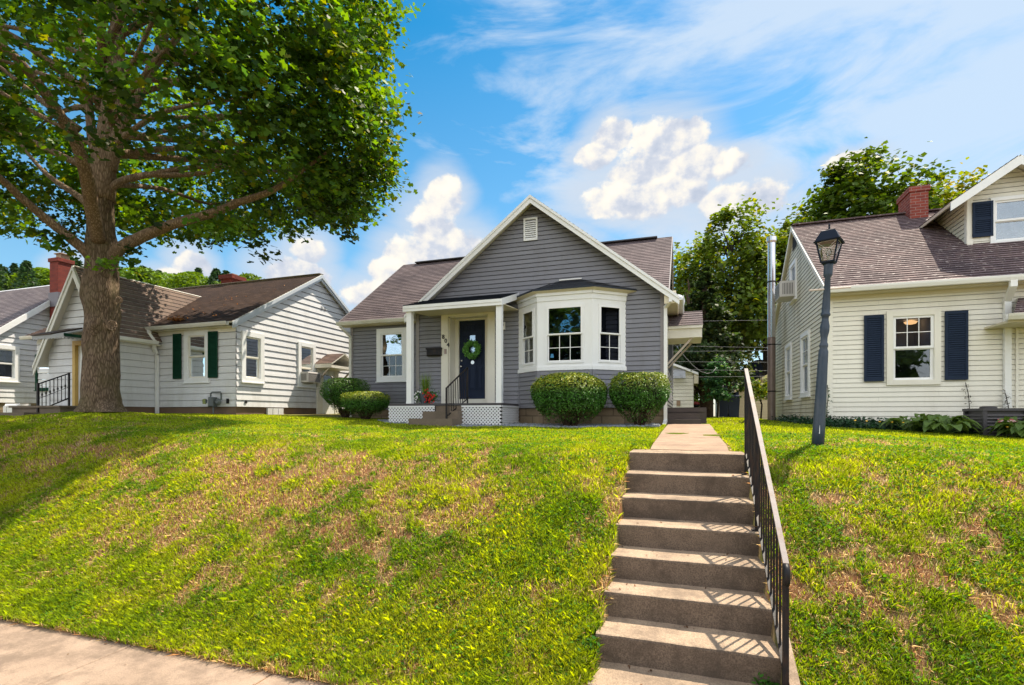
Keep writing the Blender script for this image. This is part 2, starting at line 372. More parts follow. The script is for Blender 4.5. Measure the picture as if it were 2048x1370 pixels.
def bricks(name, c1, c2, mortar, w=0.21, h=0.075, msize=0.008, dark=None):
    m, t, o = newmat(name); p = POS(t); s = t.nodes.new('ShaderNodeSeparateXYZ'); t.links.new(p, s.inputs[0])
    g = t.nodes.new('ShaderNodeNewGeometry'); gn = t.nodes.new('ShaderNodeSeparateXYZ'); t.links.new(g.outputs['True Normal'], gn.inputs[0])
    isx = M(t, 'GREATER_THAN', M(t, 'ABSOLUTE', gn.outputs[0]), 0.6)
    u = M(t, 'ADD', M(t, 'MULTIPLY', s.outputs[1], isx), M(t, 'MULTIPLY', s.outputs[0], M(t, 'SUBTRACT', 1.0, isx)))
    cb = t.nodes.new('ShaderNodeCombineXYZ'); t.links.new(u, cb.inputs[0]); t.links.new(s.outputs[2], cb.inputs[1])
    b = t.nodes.new('ShaderNodeTexBrick'); t.links.new(cb.outputs[0], b.inputs[0])
    b.inputs['Scale'].default_value = 1; b.inputs['Brick Width'].default_value = w; b.inputs['Row Height'].default_value = h
    b.inputs['Mortar Size'].default_value = msize; b.inputs['Mortar Smooth'].default_value = 0.3
    b.inputs['Color1'].default_value = (*c1, 1); b.inputs['Color2'].default_value = (*c2, 1); b.inputs['Mortar'].default_value = (*mortar, 1)
    n = NOISE(t, p, 14, 5, 0.7); cc = MIX(t, M(t, 'MULTIPLY', n, 0.55), b.outputs[0], mul(c1, 0.5))
    n2 = NOISE(t, p, 3, 5, 0.7); cc = MIX(t, RAMP(t, n2, [(0.5, 0), (0.75, 0.5)]), cc, dark or mul(c1, 0.35))
    inv = M(t, 'SUBTRACT', 1.0, b.outputs[1])
    PRIN(t, o, cc, 0.9, BUMP(t, n, 0.3, 0.004, BUMP(t, inv, 0.7, 0.008)), 0, 0.2)
    return m
def foliage(name, base=None, var=0.5, trans=0.45, rough=0.45, attr=True, c=(0.06, 0.13, 0.02), nscale=1.2, c2=None):
    m, t, o = newmat(name)
    if attr:
        a = t.nodes.new('ShaderNodeAttribute'); a.attribute_name = 'tint'; cc = a.outputs['Color']
    else:
        cc = MIX(t, NOISE(t, POS(t), nscale, 4, 0.7), mul(c, 0.6), c2 or mul(c, 1.5))
    p = PRIN(t, None, cc, rough, None, 0, 0.35)
    tr = t.nodes.new('ShaderNodeBsdfTranslucent')
    hsv = N(t, 'ShaderNodeHueSaturation'); hsv.inputs['Hue'].default_value = 0.485; hsv.inputs['Saturation'].default_value = 1.12; hsv.inputs['Value'].default_value = 1.55
    t.links.new(cc, hsv.inputs['Color']); t.links.new(hsv.outputs[0], tr.inputs[0])
    mx = t.nodes.new('ShaderNodeMixShader'); mx.inputs[0].default_value = trans
    t.links.new(p.outputs[0], mx.inputs[1]); t.links.new(tr.outputs[0], mx.inputs[2]); t.links.new(mx.outputs[0], o.inputs[0])
    return m
def bark(name, c1, c2, scale=9.0, moss=None):
    m, t, o = newmat(name); p = POS(t)
    n = NOISE(t, XYZ(t, p, 1, 1, 0.22), scale*2.2, 8, 0.72, 1.2); n2 = NOISE(t, p, scale*0.22, 5, 0.6)
    w = N(t, 'ShaderNodeTexVoronoi', feature='DISTANCE_TO_EDGE'); t.links.new(XYZ(t, p, 26, 26, 5.5), w.inputs['Vector']); w.inputs['Scale'].default_value = 1
    cr = RAMP(t, w.outputs[0], [(0.0, 0), (0.22, 1)])
    cc = MIX(t, RAMP(t, n, [(0.35, 0), (0.68, 1)]), c1, c2); cc = MIX(t, cr, mul(c1, 0.62), cc)
    cc = MIX(t, RAMP(t, n2, [(0.45, 0), (0.7, 0.55)]), cc, moss or mul(c1, 0.8))
    PRIN(t, o, cc, 0.95, BUMP(t, n, 0.8, 0.03, BUMP(t, cr, 0.5, 0.02)), 0, 0.15)
    return m
def concrete(name, c, stain, agg=0.5, dark=None):
    m, t, o = newmat(name); p = POS(t)
    n = NOISE(t, p, 1.6, 7, 0.68); f = NOISE(t, p, 95, 3, 0.75); g = NOISE(t, p, 330, 2, 0.8)
    cc = MIX(t, RAMP(t, n, [(0.38, 0), (0.66, 1)]), c, stain)
    cc = MIX(t, M(t, 'MULTIPLY', RAMP(t, f, [(0.35, 1), (0.6, 0)]), agg), cc, mul(stain, 0.45))
    v = N(t, 'ShaderNodeTexVoronoi'); t.links.new(p, v.inputs['Vector']); v.inputs['Scale'].default_value = 75
    cc = MIX(t, RAMP(t, v.outputs[0], [(0.10, agg*0.8), (0.2, 0)]), cc, mul(c, 1.25))
    if dark is not None:
        d = NOISE(t, p, 3.2, 6, 0.75); cc = MIX(t, RAMP(t, d, [(0.46, 0), (0.66, 0.75)]), cc, dark)
    PRIN(t, o, cc, 0.92, BUMP(t, g, 0.5, 0.004, BUMP(t, f, 0.55, 0.008)), 0, 0.2)
    return m
def glass(name, refl=0.4, tint=(0.75, 0.82, 0.85)):
    m, t, o = newmat(name)
    gl = t.nodes.new('ShaderNodeBsdfGlossy'); gl.inputs['Roughness'].default_value = 0.015; gl.inputs[0].default_value = (0.85, 0.92, 1, 1)
    t.links.new(BUMP(t, NOISE(t, POS(t), 2.2, 2, 0.5), 0.05, 0.05), gl.inputs['Normal'])
    tr = t.nodes.new('ShaderNodeBsdfTransparent'); tr.inputs[0].default_value = (*tint, 1)
    fr = t.nodes.new('ShaderNodeFresnel'); fr.inputs[0].default_value = 1.5
    mx = t.nodes.new('ShaderNodeMixShader'); t.links.new(M(t, 'ADD', M(t, 'MULTIPLY', fr.outputs[0], 0.35 if refl < 0 else 1.0), refl-0.04, clamp=True), mx.inputs[0])
    t.links.new(tr.outputs[0], mx.inputs[1]); t.links.new(gl.outputs[0], mx.inputs[2]); t.links.new(mx.outputs[0], o.inputs[0])
    return m
def emit(name, c, s):
    m, t, o = newmat(name); e = t.nodes.new('ShaderNodeEmission'); e.inputs[0].default_value = (*c, 1); e.inputs[1].default_value = s
    t.links.new(e.outputs[0], o.inputs[0]); return m

MT = {}
MT['grey_siding'] = siding('grey siding', (0.205, 0.207, 0.238), 0.195, 0.11, 3.6, 0.5, (0.15, 0.135, 0.13), 0.4, 1.1, 0.07, 0.5)
_ = plain('grey siding', (0.222, 0.208, 0.232), 0.5, 0.10, 1.6, 0.1, dirt=(0.175, 0.155, 0.155), damt=0.5)
MT['grey_trim'] = plain('grey corner board', (0.24, 0.22, 0.225), 0.5, 0.05)
MT['white'] = plain('white painted trim', (0.79, 0.80, 0.81), 0.45, 0.03, 3, 0.06, dirt=(0.6, 0.57, 0.5), damt=0.3)
MT['cream_trim'] = plain('cream painted trim', (0.76, 0.73, 0.65), 0.5, 0.04, 3, 0.06, dirt=(0.5, 0.46, 0.36), damt=0.35)
MT['vinyl'] = plain('white vinyl sash', (0.82, 0.82, 0.82), 0.35, 0.02, 3, 0)
MT['white_siding'] = siding('white shingle siding', (0.67, 0.675, 0.70), 0.32, 0.195, 0.61, 0.65, (0.42, 0.40, 0.37), 0.45, 1.0, 0.03, 0.22)
_ = plain('white shingle siding', (0.66, 0.655, 0.665), 0.6, 0.06, 2.2, 0.25, 30, dirt=(0.45, 0.43, 0.40), damt=0.45)
MT['cream_siding'] = siding('cream vinyl siding', (0.78, 0.75, 0.66), -0.20, 0.098, 3.7, 0.45, (0.55, 0.50, 0.40), 0.35, 1.0, 0.025, 0.3)
_ = plain('cream vinyl siding', (0.73, 0.68, 0.55), 0.45, 0.04, 2, 0.05, dirt=(0.62, 0.57, 0.46), damt=0.3)
MT['cream_mildew'] = siding('mildewed cream siding', (0.71, 0.67, 0.53), -0.20, 0.098, 3.7, 0.5, (0.25, 0.21, 0.09), 0.85, 0.8, 0.03, 0.3)
_ = plain('mildewed cream siding', (0.69, 0.65, 0.50), 0.5, 0.05, 2, 0.05, dirt=(0.25, 0.21, 0.09), dscale=0.9, damt=0.85)
MT['gutter'] = plain('painted gutter', (0.66, 0.65, 0.60), 0.4, 0.04, 3, 0, dirt=(0.30, 0.28, 0.16), damt=0.45)
MT['white_gutter'] = plain('white gutter', (0.78, 0.78, 0.77), 0.4, 0.03, 3, 0, dirt=(0.5, 0.5, 0.45), damt=0.3)
MT['navy'] = plain('dark navy paint', (0.013, 0.022, 0.052), 0.55, 0.2, 5, 0.05, spec=0.18)
MT['shutter_blue'] = plain('navy shutter', (0.020, 0.031, 0.058), 0.75, 0.2, 5, 0, spec=0.1)
MT['shutter_green'] = plain('green shutter', (0.007, 0.046, 0.026), 0.75, 0.2, 5, 0, spec=0.1)
MT['black_metal'] = plain('black painted iron', (0.010, 0.010, 0.013), 0.5, 0.3, 20, 0.2, spec=0.25, dirt=(0.10, 0.05, 0.025), dscale=14, damt=0.5)
MT['worn_rail'] = plain('worn handrail paint', (0.20, 0.17, 0.165), 0.6, 0.3, 14, 0.3, metal=0.0, dirt=(0.17, 0.08, 0.04), dscale=12, damt=0.75)
MT['lamp_blue'] = plain('blue grey lamp paint', (0.032, 0.050, 0.080), 0.42, 0.2, 10, 0.12, dirt=(0.12, 0.13, 0.15), dscale=9, damt=0.4)
MT['lamp_head'] = plain('black lantern paint', (0.008, 0.014, 0.028), 0.55, 0.2, 10, 0.05, spec=0.15)
MT['lattice'] = plain('white lattice', (0.72, 0.72, 0.74), 0.55, 0.06, 8, 0, dirt=(0.45, 0.42, 0.36), damt=0.4)
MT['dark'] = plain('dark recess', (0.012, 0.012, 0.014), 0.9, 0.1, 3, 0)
MT['room'] = plain('dim room', (0.030, 0.033, 0.040), 0.9, 0.3, 2, 0)
MT['room_blue'] = plain('dim painted room', (0.50, 0.56, 0.68), 0.9, 0.15, 2, 0)
MT['soffit'] = plain('cream soffit', (0.62, 0.56, 0.42), 0.6, 0.05, 3, 0)
MT['block'] = bricks('tan foundation block', (0.33, 0.25, 0.165), (0.25, 0.185, 0.125), (0.13, 0.10, 0.075), 0.40, 0.20, 0.012, (0.15, 0.12, 0.08))
MT['foundation'] = plain('painted foundation', (0.16, 0.10, 0.065), 0.85, 0.25, 3, 0.5, 20, dirt=(0.07, 0.055, 0.04), damt=0.7)
MT['brick'] = bricks('red brick', (0.33, 0.075, 0.05), (0.22, 0.05, 0.04), (0.36, 0.27, 0.24), 0.20, 0.07, 0.007, (0.09, 0.03, 0.03))
MT['brick_dark'] = bricks('dark red brick', (0.26, 0.055, 0.04), (0.17, 0.04, 0.035), (0.12, 0.06, 0.05), 0.20, 0.07, 0.005, (0.07, 0.025, 0.025))
MT['clay'] = plain('chimney cap', (0.32, 0.22, 0.15), 0.9, 0.2, 8, 0.3)
MT['flashing'] = plain('lead flashing', (0.13, 0.12, 0.14), 0.5, 0.2, 6, 0, metal=0.3)
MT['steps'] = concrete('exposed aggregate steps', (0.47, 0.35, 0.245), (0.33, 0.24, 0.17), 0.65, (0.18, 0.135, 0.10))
MT['riser'] = concrete('darker aggregate riser', (0.215, 0.16, 0.12), (0.14, 0.105, 0.082), 0.8, (0.075, 0.058, 0.045))  # riser faces get a darker concrete colour than the treads
MT['walk'] = concrete('walkway concrete', (0.40, 0.285, 0.20), (0.32, 0.22, 0.155), 0.35, (0.25, 0.175, 0.13))
MT['pavement'] = concrete('pavement concrete', (0.40, 0.295, 0.22), (0.29, 0.21, 0.155), 0.4, (0.17, 0.125, 0.095))
MT['porch'] = concrete('porch concrete', (0.22, 0.17, 0.13), (0.15, 0.12, 0.09), 0.3)
MT['bark'] = bark('maple bark', (0.125, 0.085, 0.058), (0.33, 0.24, 0.17), 9, (0.115, 0.10, 0.045))
MT['limb'] = bark('maple limb', (0.22, 0.15, 0.10), (0.42, 0.31, 0.22), 9)
MT['bark_dark'] = bark('dark bark', (0.03, 0.024, 0.02), (0.075, 0.06, 0.05), 6)
MT['cedar_bark'] = bark('cedar bark', (0.07, 0.045, 0.03), (0.16, 0.11, 0.08), 6)
MT['leaf'] = foliage('leaves', trans=0.5, rough=0.5)
MT['leaf_far'] = foliage('far leaves', trans=0.35, rough=0.6)
MT['needle'] = foliage('shrub leaves', trans=0.15, rough=0.5)
MT['blade'] = foliage('grass blades', trans=0.48, rough=0.75)
MT['glass'] = glass('window glass', 0.16)
MT['glass_bright'] = glass('mirror-like window glass', 0.42)
MT['glass_screen'] = glass('insect screened glass', -0.01, (0.6, 0.62, 0.66))
MT['glass_tinted'] = glass('shaded window glass', 0.10, (0.22, 0.25, 0.25))
MT['glass_dark'] = glass('screened window glass', 0.05, (0.5, 0.52, 0.55))
MT['lamp_glass'] = glass('lantern glass', 0.12, (0.88, 0.88, 0.9))
MT['chrome'] = plain('polished metal', (0.62, 0.60, 0.60), 0.2, 0.1, 4, 0, metal=0.95, dirt=(0.25, 0.17, 0.14), dscale=2.0, damt=0.5)
MT['tarnished'] = plain('tarnished flue metal', (0.26, 0.20, 0.18), 0.42, 0.25, 4, 0.1, metal=0.6, dirt=(0.42, 0.36, 0.32), dscale=3.0, damt=0.8)
MT['ac_dark'] = plain('dark grey condenser', (0.055, 0.05, 0.055), 0.5, 0.1, 5, 0)
MT['ac_light'] = plain('air conditioner plastic', (0.52, 0.50, 0.48), 0.5, 0.1, 5, 0)
MT['yellow'] = plain('ochre trim', (0.55, 0.36, 0.10), 0.6, 0.1, 4, 0.1)
MT['awning'] = plain('weathered awning', (0.30, 0.31, 0.32), 0.6, 0.15, 5, 0.1, dirt=(0.06, 0.05, 0.035), dscale=1.4, damt=0.9)
MT['awning_dark'] = plain('stained awning roof', (0.055, 0.035, 0.025), 0.85, 0.4, 5, 0.3)
MT['wood_dark'] = plain('stained brown steps', (0.085, 0.065, 0.058), 0.8, 0.25, 4, 0.4, 20)
MT['wood_pale'] = plain('weathered bracket', (0.52, 0.45, 0.38), 0.75, 0.12, 6, 0.2)
MT['stone'] = plain('blue grey gravel', (0.22, 0.24, 0.27), 0.85, 0.35, 9, 0.3)
MT['pot'] = plain('grey planter', (0.07, 0.08, 0.10), 0.5, 0.1, 5, 0.1)
MT['red_petal'] = plain('red petals', (0.50, 0.018, 0.012), 0.5, 0.2, 40, 0)
MT['white_petal'] = plain('white petals', (0.8, 0.8, 0.78), 0.5, 0.05, 40, 0)
MT['yellow_petal'] = plain('yellow petals', (0.75, 0.42, 0.03), 0.5, 0.1, 40, 0)
MT['gas_meter'] = plain('grey gas meter', (0.10, 0.115, 0.12), 0.5, 0.15, 8, 0.1)
MT['meter_green'] = plain('meter face', (0.20, 0.23, 0.06), 0.5, 0.1, 8, 0)
MT['bin_blue'] = plain('navy plastic', (0.012, 0.022, 0.055), 0.5, 0.15, 6, 0)
MT['tan_siding'] = plain('tan garage siding', (0.60, 0.49, 0.30), 0.6, 0.06, 3, 0.1)
MT['plastic_white'] = plain('white plastic', (0.72, 0.70, 0.68), 0.5, 0.05, 5, 0)
MT['badge'] = plain('badge silver red', (0.42, 0.10, 0.09), 0.4, 0.1, 5, 0)
MT['wire'] = plain('utility wire', (0.25, 0.25, 0.27), 0.5, 0.1, 5, 0)
MT['bulb'] = emit('warm lit bulb', (1.0, 0.55, 0.22), 1.3)
MT['curtain'] = plain('amber curtain', (0.42, 0.20, 0.05), 0.9, 0.4, 9, 0.3, 30)
MT['curtain_pale'] = plain('pale curtain', (0.50, 0.50, 0.48), 0.9, 0.15, 9, 0.3, 30)
MT['sticker'] = plain('blue sticker', (0.05, 0.22, 0.42), 0.4, 0.1, 5, 0)
MT['dish'] = plain('satellite dish', (0.62, 0.64, 0.68), 0.5, 0.05, 5, 0)
MT['dry_leaf'] = plain('dead leaves', (0.36, 0.17, 0.07), 0.9, 0.5, 30, 0)
MT['letter'] = plain('letter white', (0.8, 0.75, 0.72), 0.5, 0.02, 5, 0)

# ground skin: colour patches stored on the mesh come from the turf itself (dry, green, bare earth)
m, t, o = newmat('turf'); a = t.nodes.new('ShaderNodeAttribute'); a.attribute_name = 'tint'
p = POS(t); n = NOISE(t, p, 60, 4, 0.75); n2 = NOISE(t, p, 12, 4, 0.7)
cc = MIX(t, n, mul((1,1,1), 0.55), (1.0, 1.0, 1.0)); c2 = MIX(t, 1.0, a.outputs['Color'], cc, 'MULTIPLY')
PRIN(t, o, c2, 0.95, BUMP(t, n, 0.9, 0.03, BUMP(t, n2, 0.5, 0.04)), 0, 0.1); MT['turf'] = m

# ---------------------------------------------------------------- turf colours
GREEN = np.array([0.20, 0.305, 0.014]); YGREEN = np.array([0.345, 0.395, 0.022]); DEEP = np.array([0.105, 0.205, 0.010])
STRAW = np.array([0.72, 0.58, 0.32]); BROWN = np.array([0.36, 0.22, 0.10]); EARTH = np.array([0.30, 0.145, 0.07])
def dryness(x, y):
    n = fbm(x, y, 0.85, 6); n2 = fbm(x+40, y+13, 4.2, 4)
    base = np.interp(y, [3.0, 3.4, 3.9, 4.5, 5.3, 6.2, 7.5, 12], [0.62, 0.30, 0.50, 0.82, 0.84, 0.64, 0.50, 0.24])
    base = base-0.30*sstep(-2.6, -1.2, x)*(1-sstep(0.4, 0.9, x))-0.12*sstep(0.6, 1.5, x)
    base = base+0.22*np.exp(-((x+4.2)/2.0)**2-((y-4.7)/0.7)**2)+0.35*np.exp(-((x-1.9)/0.9)**2-((y-7.4)/0.7)**2)
    base = base+0.40*np.exp(-((np.abs(x)-0.66)/0.10)**2)*(y < 6.3)
    return np.clip(base+(n-0.5)*0.9+(n2-0.5)*1.7+(fbm(x-11, y+5, 11, 2)-0.5)*1.0, 0, 1)
def turf_color(x, y, jitter=None):
    d = dryness(x, y)[:, None]; g = fbm(x-7, y+3, 1.5, 4)[:, None]
    c = DEEP*(1-sstep(0.3, 0.5, g))+GREEN*sstep(0.3, 0.5, g)
    k = 0.16+0.76*sstep(0.38, 0.68, g); c = c*(1-k)+YGREEN*k
    far = sstep(6.0, 9.0, y)[:, None]; c = c*(1-0.6*far)+(YGREEN*0.6+GREEN*0.45)*0.6*far
    return c, d
# ================================================================ SETTING: ground, paths
def sheet(name, xs, ys, zf, mat, lift=0.0, color=None):
    X, Y = np.meshgrid(xs, ys); Z = zf(X, Y)+lift; n = X.size
    me = bpy.data.meshes.new(name); nx, ny = len(xs), len(ys)
    idx = np.arange(n).reshape(ny, nx); f = np.stack([idx[:-1,:-1], idx[:-1,1:], idx[1:,1:], idx[1:,:-1]], -1).reshape(-1, 4)
    me.vertices.add(n); me.vertices.foreach_set('co', np.stack([X, Y, Z], -1).astype(np.float32).ravel())
    me.loops.add(f.size); me.loops.foreach_set('vertex_index', f.astype(np.int32).ravel())
    me.polygons.add(len(f)); me.polygons.foreach_set('loop_start', np.arange(0, f.size, 4, dtype=np.int32)); me.polygons.foreach_set('loop_total', np.full(len(f), 4, np.int32))
    if color is not None:
        a = me.color_attributes.new('tint', 'FLOAT_COLOR', 'POINT'); c = np.ones((n, 4), np.float32); c[:, :3] = color(X.ravel(), Y.ravel()); a.data.foreach_set('color', c.ravel())
    me.update(calc_edges=True); me.polygons.foreach_set('use_smooth', np.ones(len(f), bool)); me.materials.append(mat)
    o = bpy.data.objects.new(name, me); col.objects.link(o); return o
YS = np.unique(np.round(np.concatenate([[-400, -120, -60, -30, -15, -5.2, -5.05, -5, -2, 0.4, 0.6, 1.0, 1.5], np.arange(1.6, 7, 0.08), np.arange(7, 14, 0.25), np.arange(14, 30, 1), np.arange(30, 100, 10), [150, 250, 400]]), 3))
XS = np.unique(np.round(np.concatenate([[-400, -200, -100, -60, -45, -35], np.arange(-30, -9, 0.5), np.arange(-9, 4, 0.1), [-0.60, -0.55, 0.55, 0.61], np.arange(4, 12, 0.5), [14, 18, 25, 40, 80, 200, 400]]), 3))
def gfun(x, y):
    z = ground(x, y); hole = ((np.abs(x) < 0.57) & (y > 3.0) & (y < 6.32)); z = np.where(hole, z-0.45, z)
    flat = ((y < 3.26) & (y > 1.55)); z = np.where(flat, z-0.05, z)
    hill = sstep(60, 150, np.hypot(x, y))*sstep(5, 40, -x-y*0.85)*26*(y > 10); return z+hill
def gcol(x, y):
    c, d = turf_color(x, y); soil = BROWN*0.6+EARTH*0.4
    base = c*0.55; c = base*0.9*(1-d)+(STRAW*0.32+BROWN*0.45)*d
    bare = sstep(0.78, 1.0, d[:, 0]+0.35*(fbm(x+9, y, 4, 3)-0.5))[:, None]; c = c*(1-bare)+EARTH*bare
    edge = np.exp(-((y-3.27)/0.10)**2)[:, None]; return c*(1-0.8*edge)+BROWN*0.55*0.8*edge
g = sheet('ground', XS, YS, gfun, MT['turf'], 0, gcol); tag(g, kind='structure')
# pavement slabs with joints
def pave():
    mb = MB(); x = -60.0
    joints = [-60+1.52*i for i in range(80)]
    ja = on_y(253, 1279, 3.15)[0]; joints = [ja+1.52*i for i in range(-30, 40)]
    for a, b in zip(joints[:-1], joints[1:]):
        q = lambda s: rnd.uniform(-0.003, 0.003)
        c = 0.006; z = -1.99+q(0)
        F = frame((0,0,0), (1,0,0), (0,1,0), (0,0,1))
        mb.bevbox(F, a+c, b-c, 1.6, 3.22, -2.12, z, 0.006)
    jm = MB()
    for a in joints: jm.box(a-0.012, a+0.012, 1.6, 3.21, -2.1, -1.9975)
    tag(jm.build('sidewalk_joint', plain('rusty joint dirt', (0.20, 0.105, 0.045), 0.95, 0.5, 25, 0.5, 60)), kind='structure')
    return mb.build('sidewalk', MT['pavement'])
tag(pave(), kind='structure')
road = sheet('road', np.array([-200., -40, 0, 40, 200]), np.array([-5.0, -4, -2, 0.4]), lambda x, y: np.full(x.shape, -2.11), plain('asphalt', (0.05, 0.05, 0.052), 0.9, 0.2, 40, 0.5)); tag(road, kind='structure')
mb = MB(); mb.box(-200, 200, 0.4, 0.55, -2.2, -2.0); tag(mb.build('kerb', MT['pavement']), kind='structure')
# walkway from the top step to the side porch
def walk():
    mb = MB(); js = [6.335, 6.72, 8.1, 9.5, 10.9, 12.28]
    xl = lambda y: np.interp(y, [6.3, 12.4], [-0.40, -0.385]); xr = lambda y: np.interp(y, [6.3, 12.4], [0.46, 0.50])
    for a, b in zip(js[:-1], js[1:]):
        a2, b2 = a+0.008, b-0.008
        q = [(xl(a2), a2), (xr(a2), a2), (xr(b2), b2), (xl(b2), b2)]
        zz = [gz(x, y)+0.02 for x, y in q]
        mb.hexa([(x, y, z-0.12) for (x, y), z in zip(q, zz)]+[(x, y, z) for (x, y), z in zip(q, zz)])
    return mb.build('walkway', MT['walk'])
tag(walk(), kind='structure')
# hillside wood, far off to the left
def wood():
    n = 75000; k = rng.integers(0, 120, n); q = np.random.default_rng(5); U = q.uniform(-160, 500, 120); D = q.uniform(100, 150, 120); CC = np.array([at(u, 600, d) for u, d in zip(U, D)]); x, y = CC[k, 0], CC[k, 1]
    gx = np.floor(x/7); gy = np.floor(y/7); h = np.abs(np.sin(gx*12.9898+gy*78.233)*43758.5453) % 1
    cxx, cyy = x, y; h = q.random(120)[k]
    con = (((h*31.7) % 1) < 0.45)
    ph = rng.random(n)*2*np.pi; t = rng.random(n)**0.7; ht = (6.5+h*3+con*2.0)*0.74*(1-0.30*sstep(250, 490, U[k]))
    rr = np.where(con, (1-t)*2.7+0.3, np.sqrt(np.clip(1-(2*t-1)**2, 0, 1))*3.6)*(0.6+0.5*rng.random(n))
    px = cxx+rr*np.cos(ph); py = cyy+rr*np.sin(ph); pz = CC[k, 2]+t*ht
    col_ = np.where(con[:, None], np.array([0.028, 0.062, 0.022]), np.array([0.10, 0.17, 0.02]))*(0.6+0.9*rng.random((n, 1)))*(0.7+0.6*((h*13.1) % 1))[:, None]
    return leaf_cards('woodland', np.stack([px, py, pz], -1), 0.75, col_, MT['leaf_far'], None, 0.8)
LEAF4 = np.array([(-0.5, 0), (0.0, -0.28), (0.55, 0), (0.0, 0.30)])
MAPLE = np.array([(-0.5, 0.0), (-0.22, -0.30), (-0.02, -0.52), (0.10, -0.22), (0.42, -0.34), (0.58, 0.0), (0.42, 0.34), (0.10, 0.22), (-0.02, 0.52), (-0.22, 0.30)])
def leaf_cards(name, C, size, colors, mat, parent, updown=0.6, shape=LEAF4, droop=0.0, sizevar=0.4, nbias=None):
    n = len(C); k = len(shape)
    nrm = rng.normal(size=(n, 3)); nrm[:, 2] = np.abs(nrm[:, 2])*(1+2*updown)
    if nbias is not None: nrm = nrm*0.55+nbias
    nrm /= np.linalg.norm(nrm, axis=1, keepdims=True)
    r = rng.normal(size=(n, 3)); u = r-nrm*np.sum(r*nrm, 1, keepdims=True); u /= np.linalg.norm(u, axis=1, keepdims=True)
    if droop: u[:, 2] -= droop; u /= np.linalg.norm(u, axis=1, keepdims=True); nrm = nrm-u*np.sum(nrm*u, 1, keepdims=True); nrm /= np.linalg.norm(nrm, axis=1, keepdims=True)
    w = np.cross(nrm, u); s = (size*(1+sizevar*(rng.random(n)-0.5)*2))[:, None, None]
    V = C[:, None, :]+s*(shape[None, :, 0:1]*u[:, None, :]+shape[None, :, 1:2]*w[:, None, :])
    V = V+(np.abs(shape[:, 1])*0.25*size)[None, :, None]*nrm[:, None, :]
    return np_mesh(name, V, k, mat, parent, colors)
tag(wood(), 'distant wooded hillside of mixed green trees and dark conifers behind the white houses', 'woodland', kind='stuff')

# ================================================================ front steps
STEPY = [5.885-0.349*i for i in range(8)]; STEPZ = [-0.400-0.199*i for i in range(8)]
def steps():
    root = thing('concrete_steps', 'weathered exposed aggregate concrete steps climbing the grassy bank to the walkway', 'steps', (0, STEPY[0], -0.42))
    mb = MB(); mats = []
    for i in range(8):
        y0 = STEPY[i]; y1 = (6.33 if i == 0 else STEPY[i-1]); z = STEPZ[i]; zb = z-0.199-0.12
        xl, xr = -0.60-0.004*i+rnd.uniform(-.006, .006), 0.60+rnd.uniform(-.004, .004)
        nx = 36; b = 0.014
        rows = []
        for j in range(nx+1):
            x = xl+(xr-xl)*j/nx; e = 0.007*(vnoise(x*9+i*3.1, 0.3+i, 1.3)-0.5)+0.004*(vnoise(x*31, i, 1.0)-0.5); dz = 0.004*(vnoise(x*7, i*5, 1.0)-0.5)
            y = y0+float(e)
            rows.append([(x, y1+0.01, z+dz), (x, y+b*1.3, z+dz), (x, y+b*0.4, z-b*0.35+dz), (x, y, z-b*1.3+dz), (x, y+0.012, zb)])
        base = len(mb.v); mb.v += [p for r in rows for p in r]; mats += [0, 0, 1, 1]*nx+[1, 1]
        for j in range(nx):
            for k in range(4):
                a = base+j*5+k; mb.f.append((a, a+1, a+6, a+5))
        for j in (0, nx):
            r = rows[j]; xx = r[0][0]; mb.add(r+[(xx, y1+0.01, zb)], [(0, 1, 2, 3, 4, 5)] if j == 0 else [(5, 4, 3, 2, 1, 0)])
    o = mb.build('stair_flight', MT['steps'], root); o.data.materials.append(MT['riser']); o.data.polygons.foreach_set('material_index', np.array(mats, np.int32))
    ck = MB()                                                         # low concrete cheek under the rail
    ck.hexa([(0.602, STEPY[7]-0.02, -2.05), (0.665, STEPY[7]-0.02, -2.05), (0.665, STEPY[5], -1.75), (0.602, STEPY[5], -1.75),
             (0.602, STEPY[7]-0.02, STEPZ[7]+0.10), (0.665, STEPY[7]-0.02, STEPZ[7]+0.09), (0.665, STEPY[5], STEPZ[5]-0.02), (0.602, STEPY[5], STEPZ[5]-0.01)])
    ck.build('cheek', MT['steps'], root)
steps()
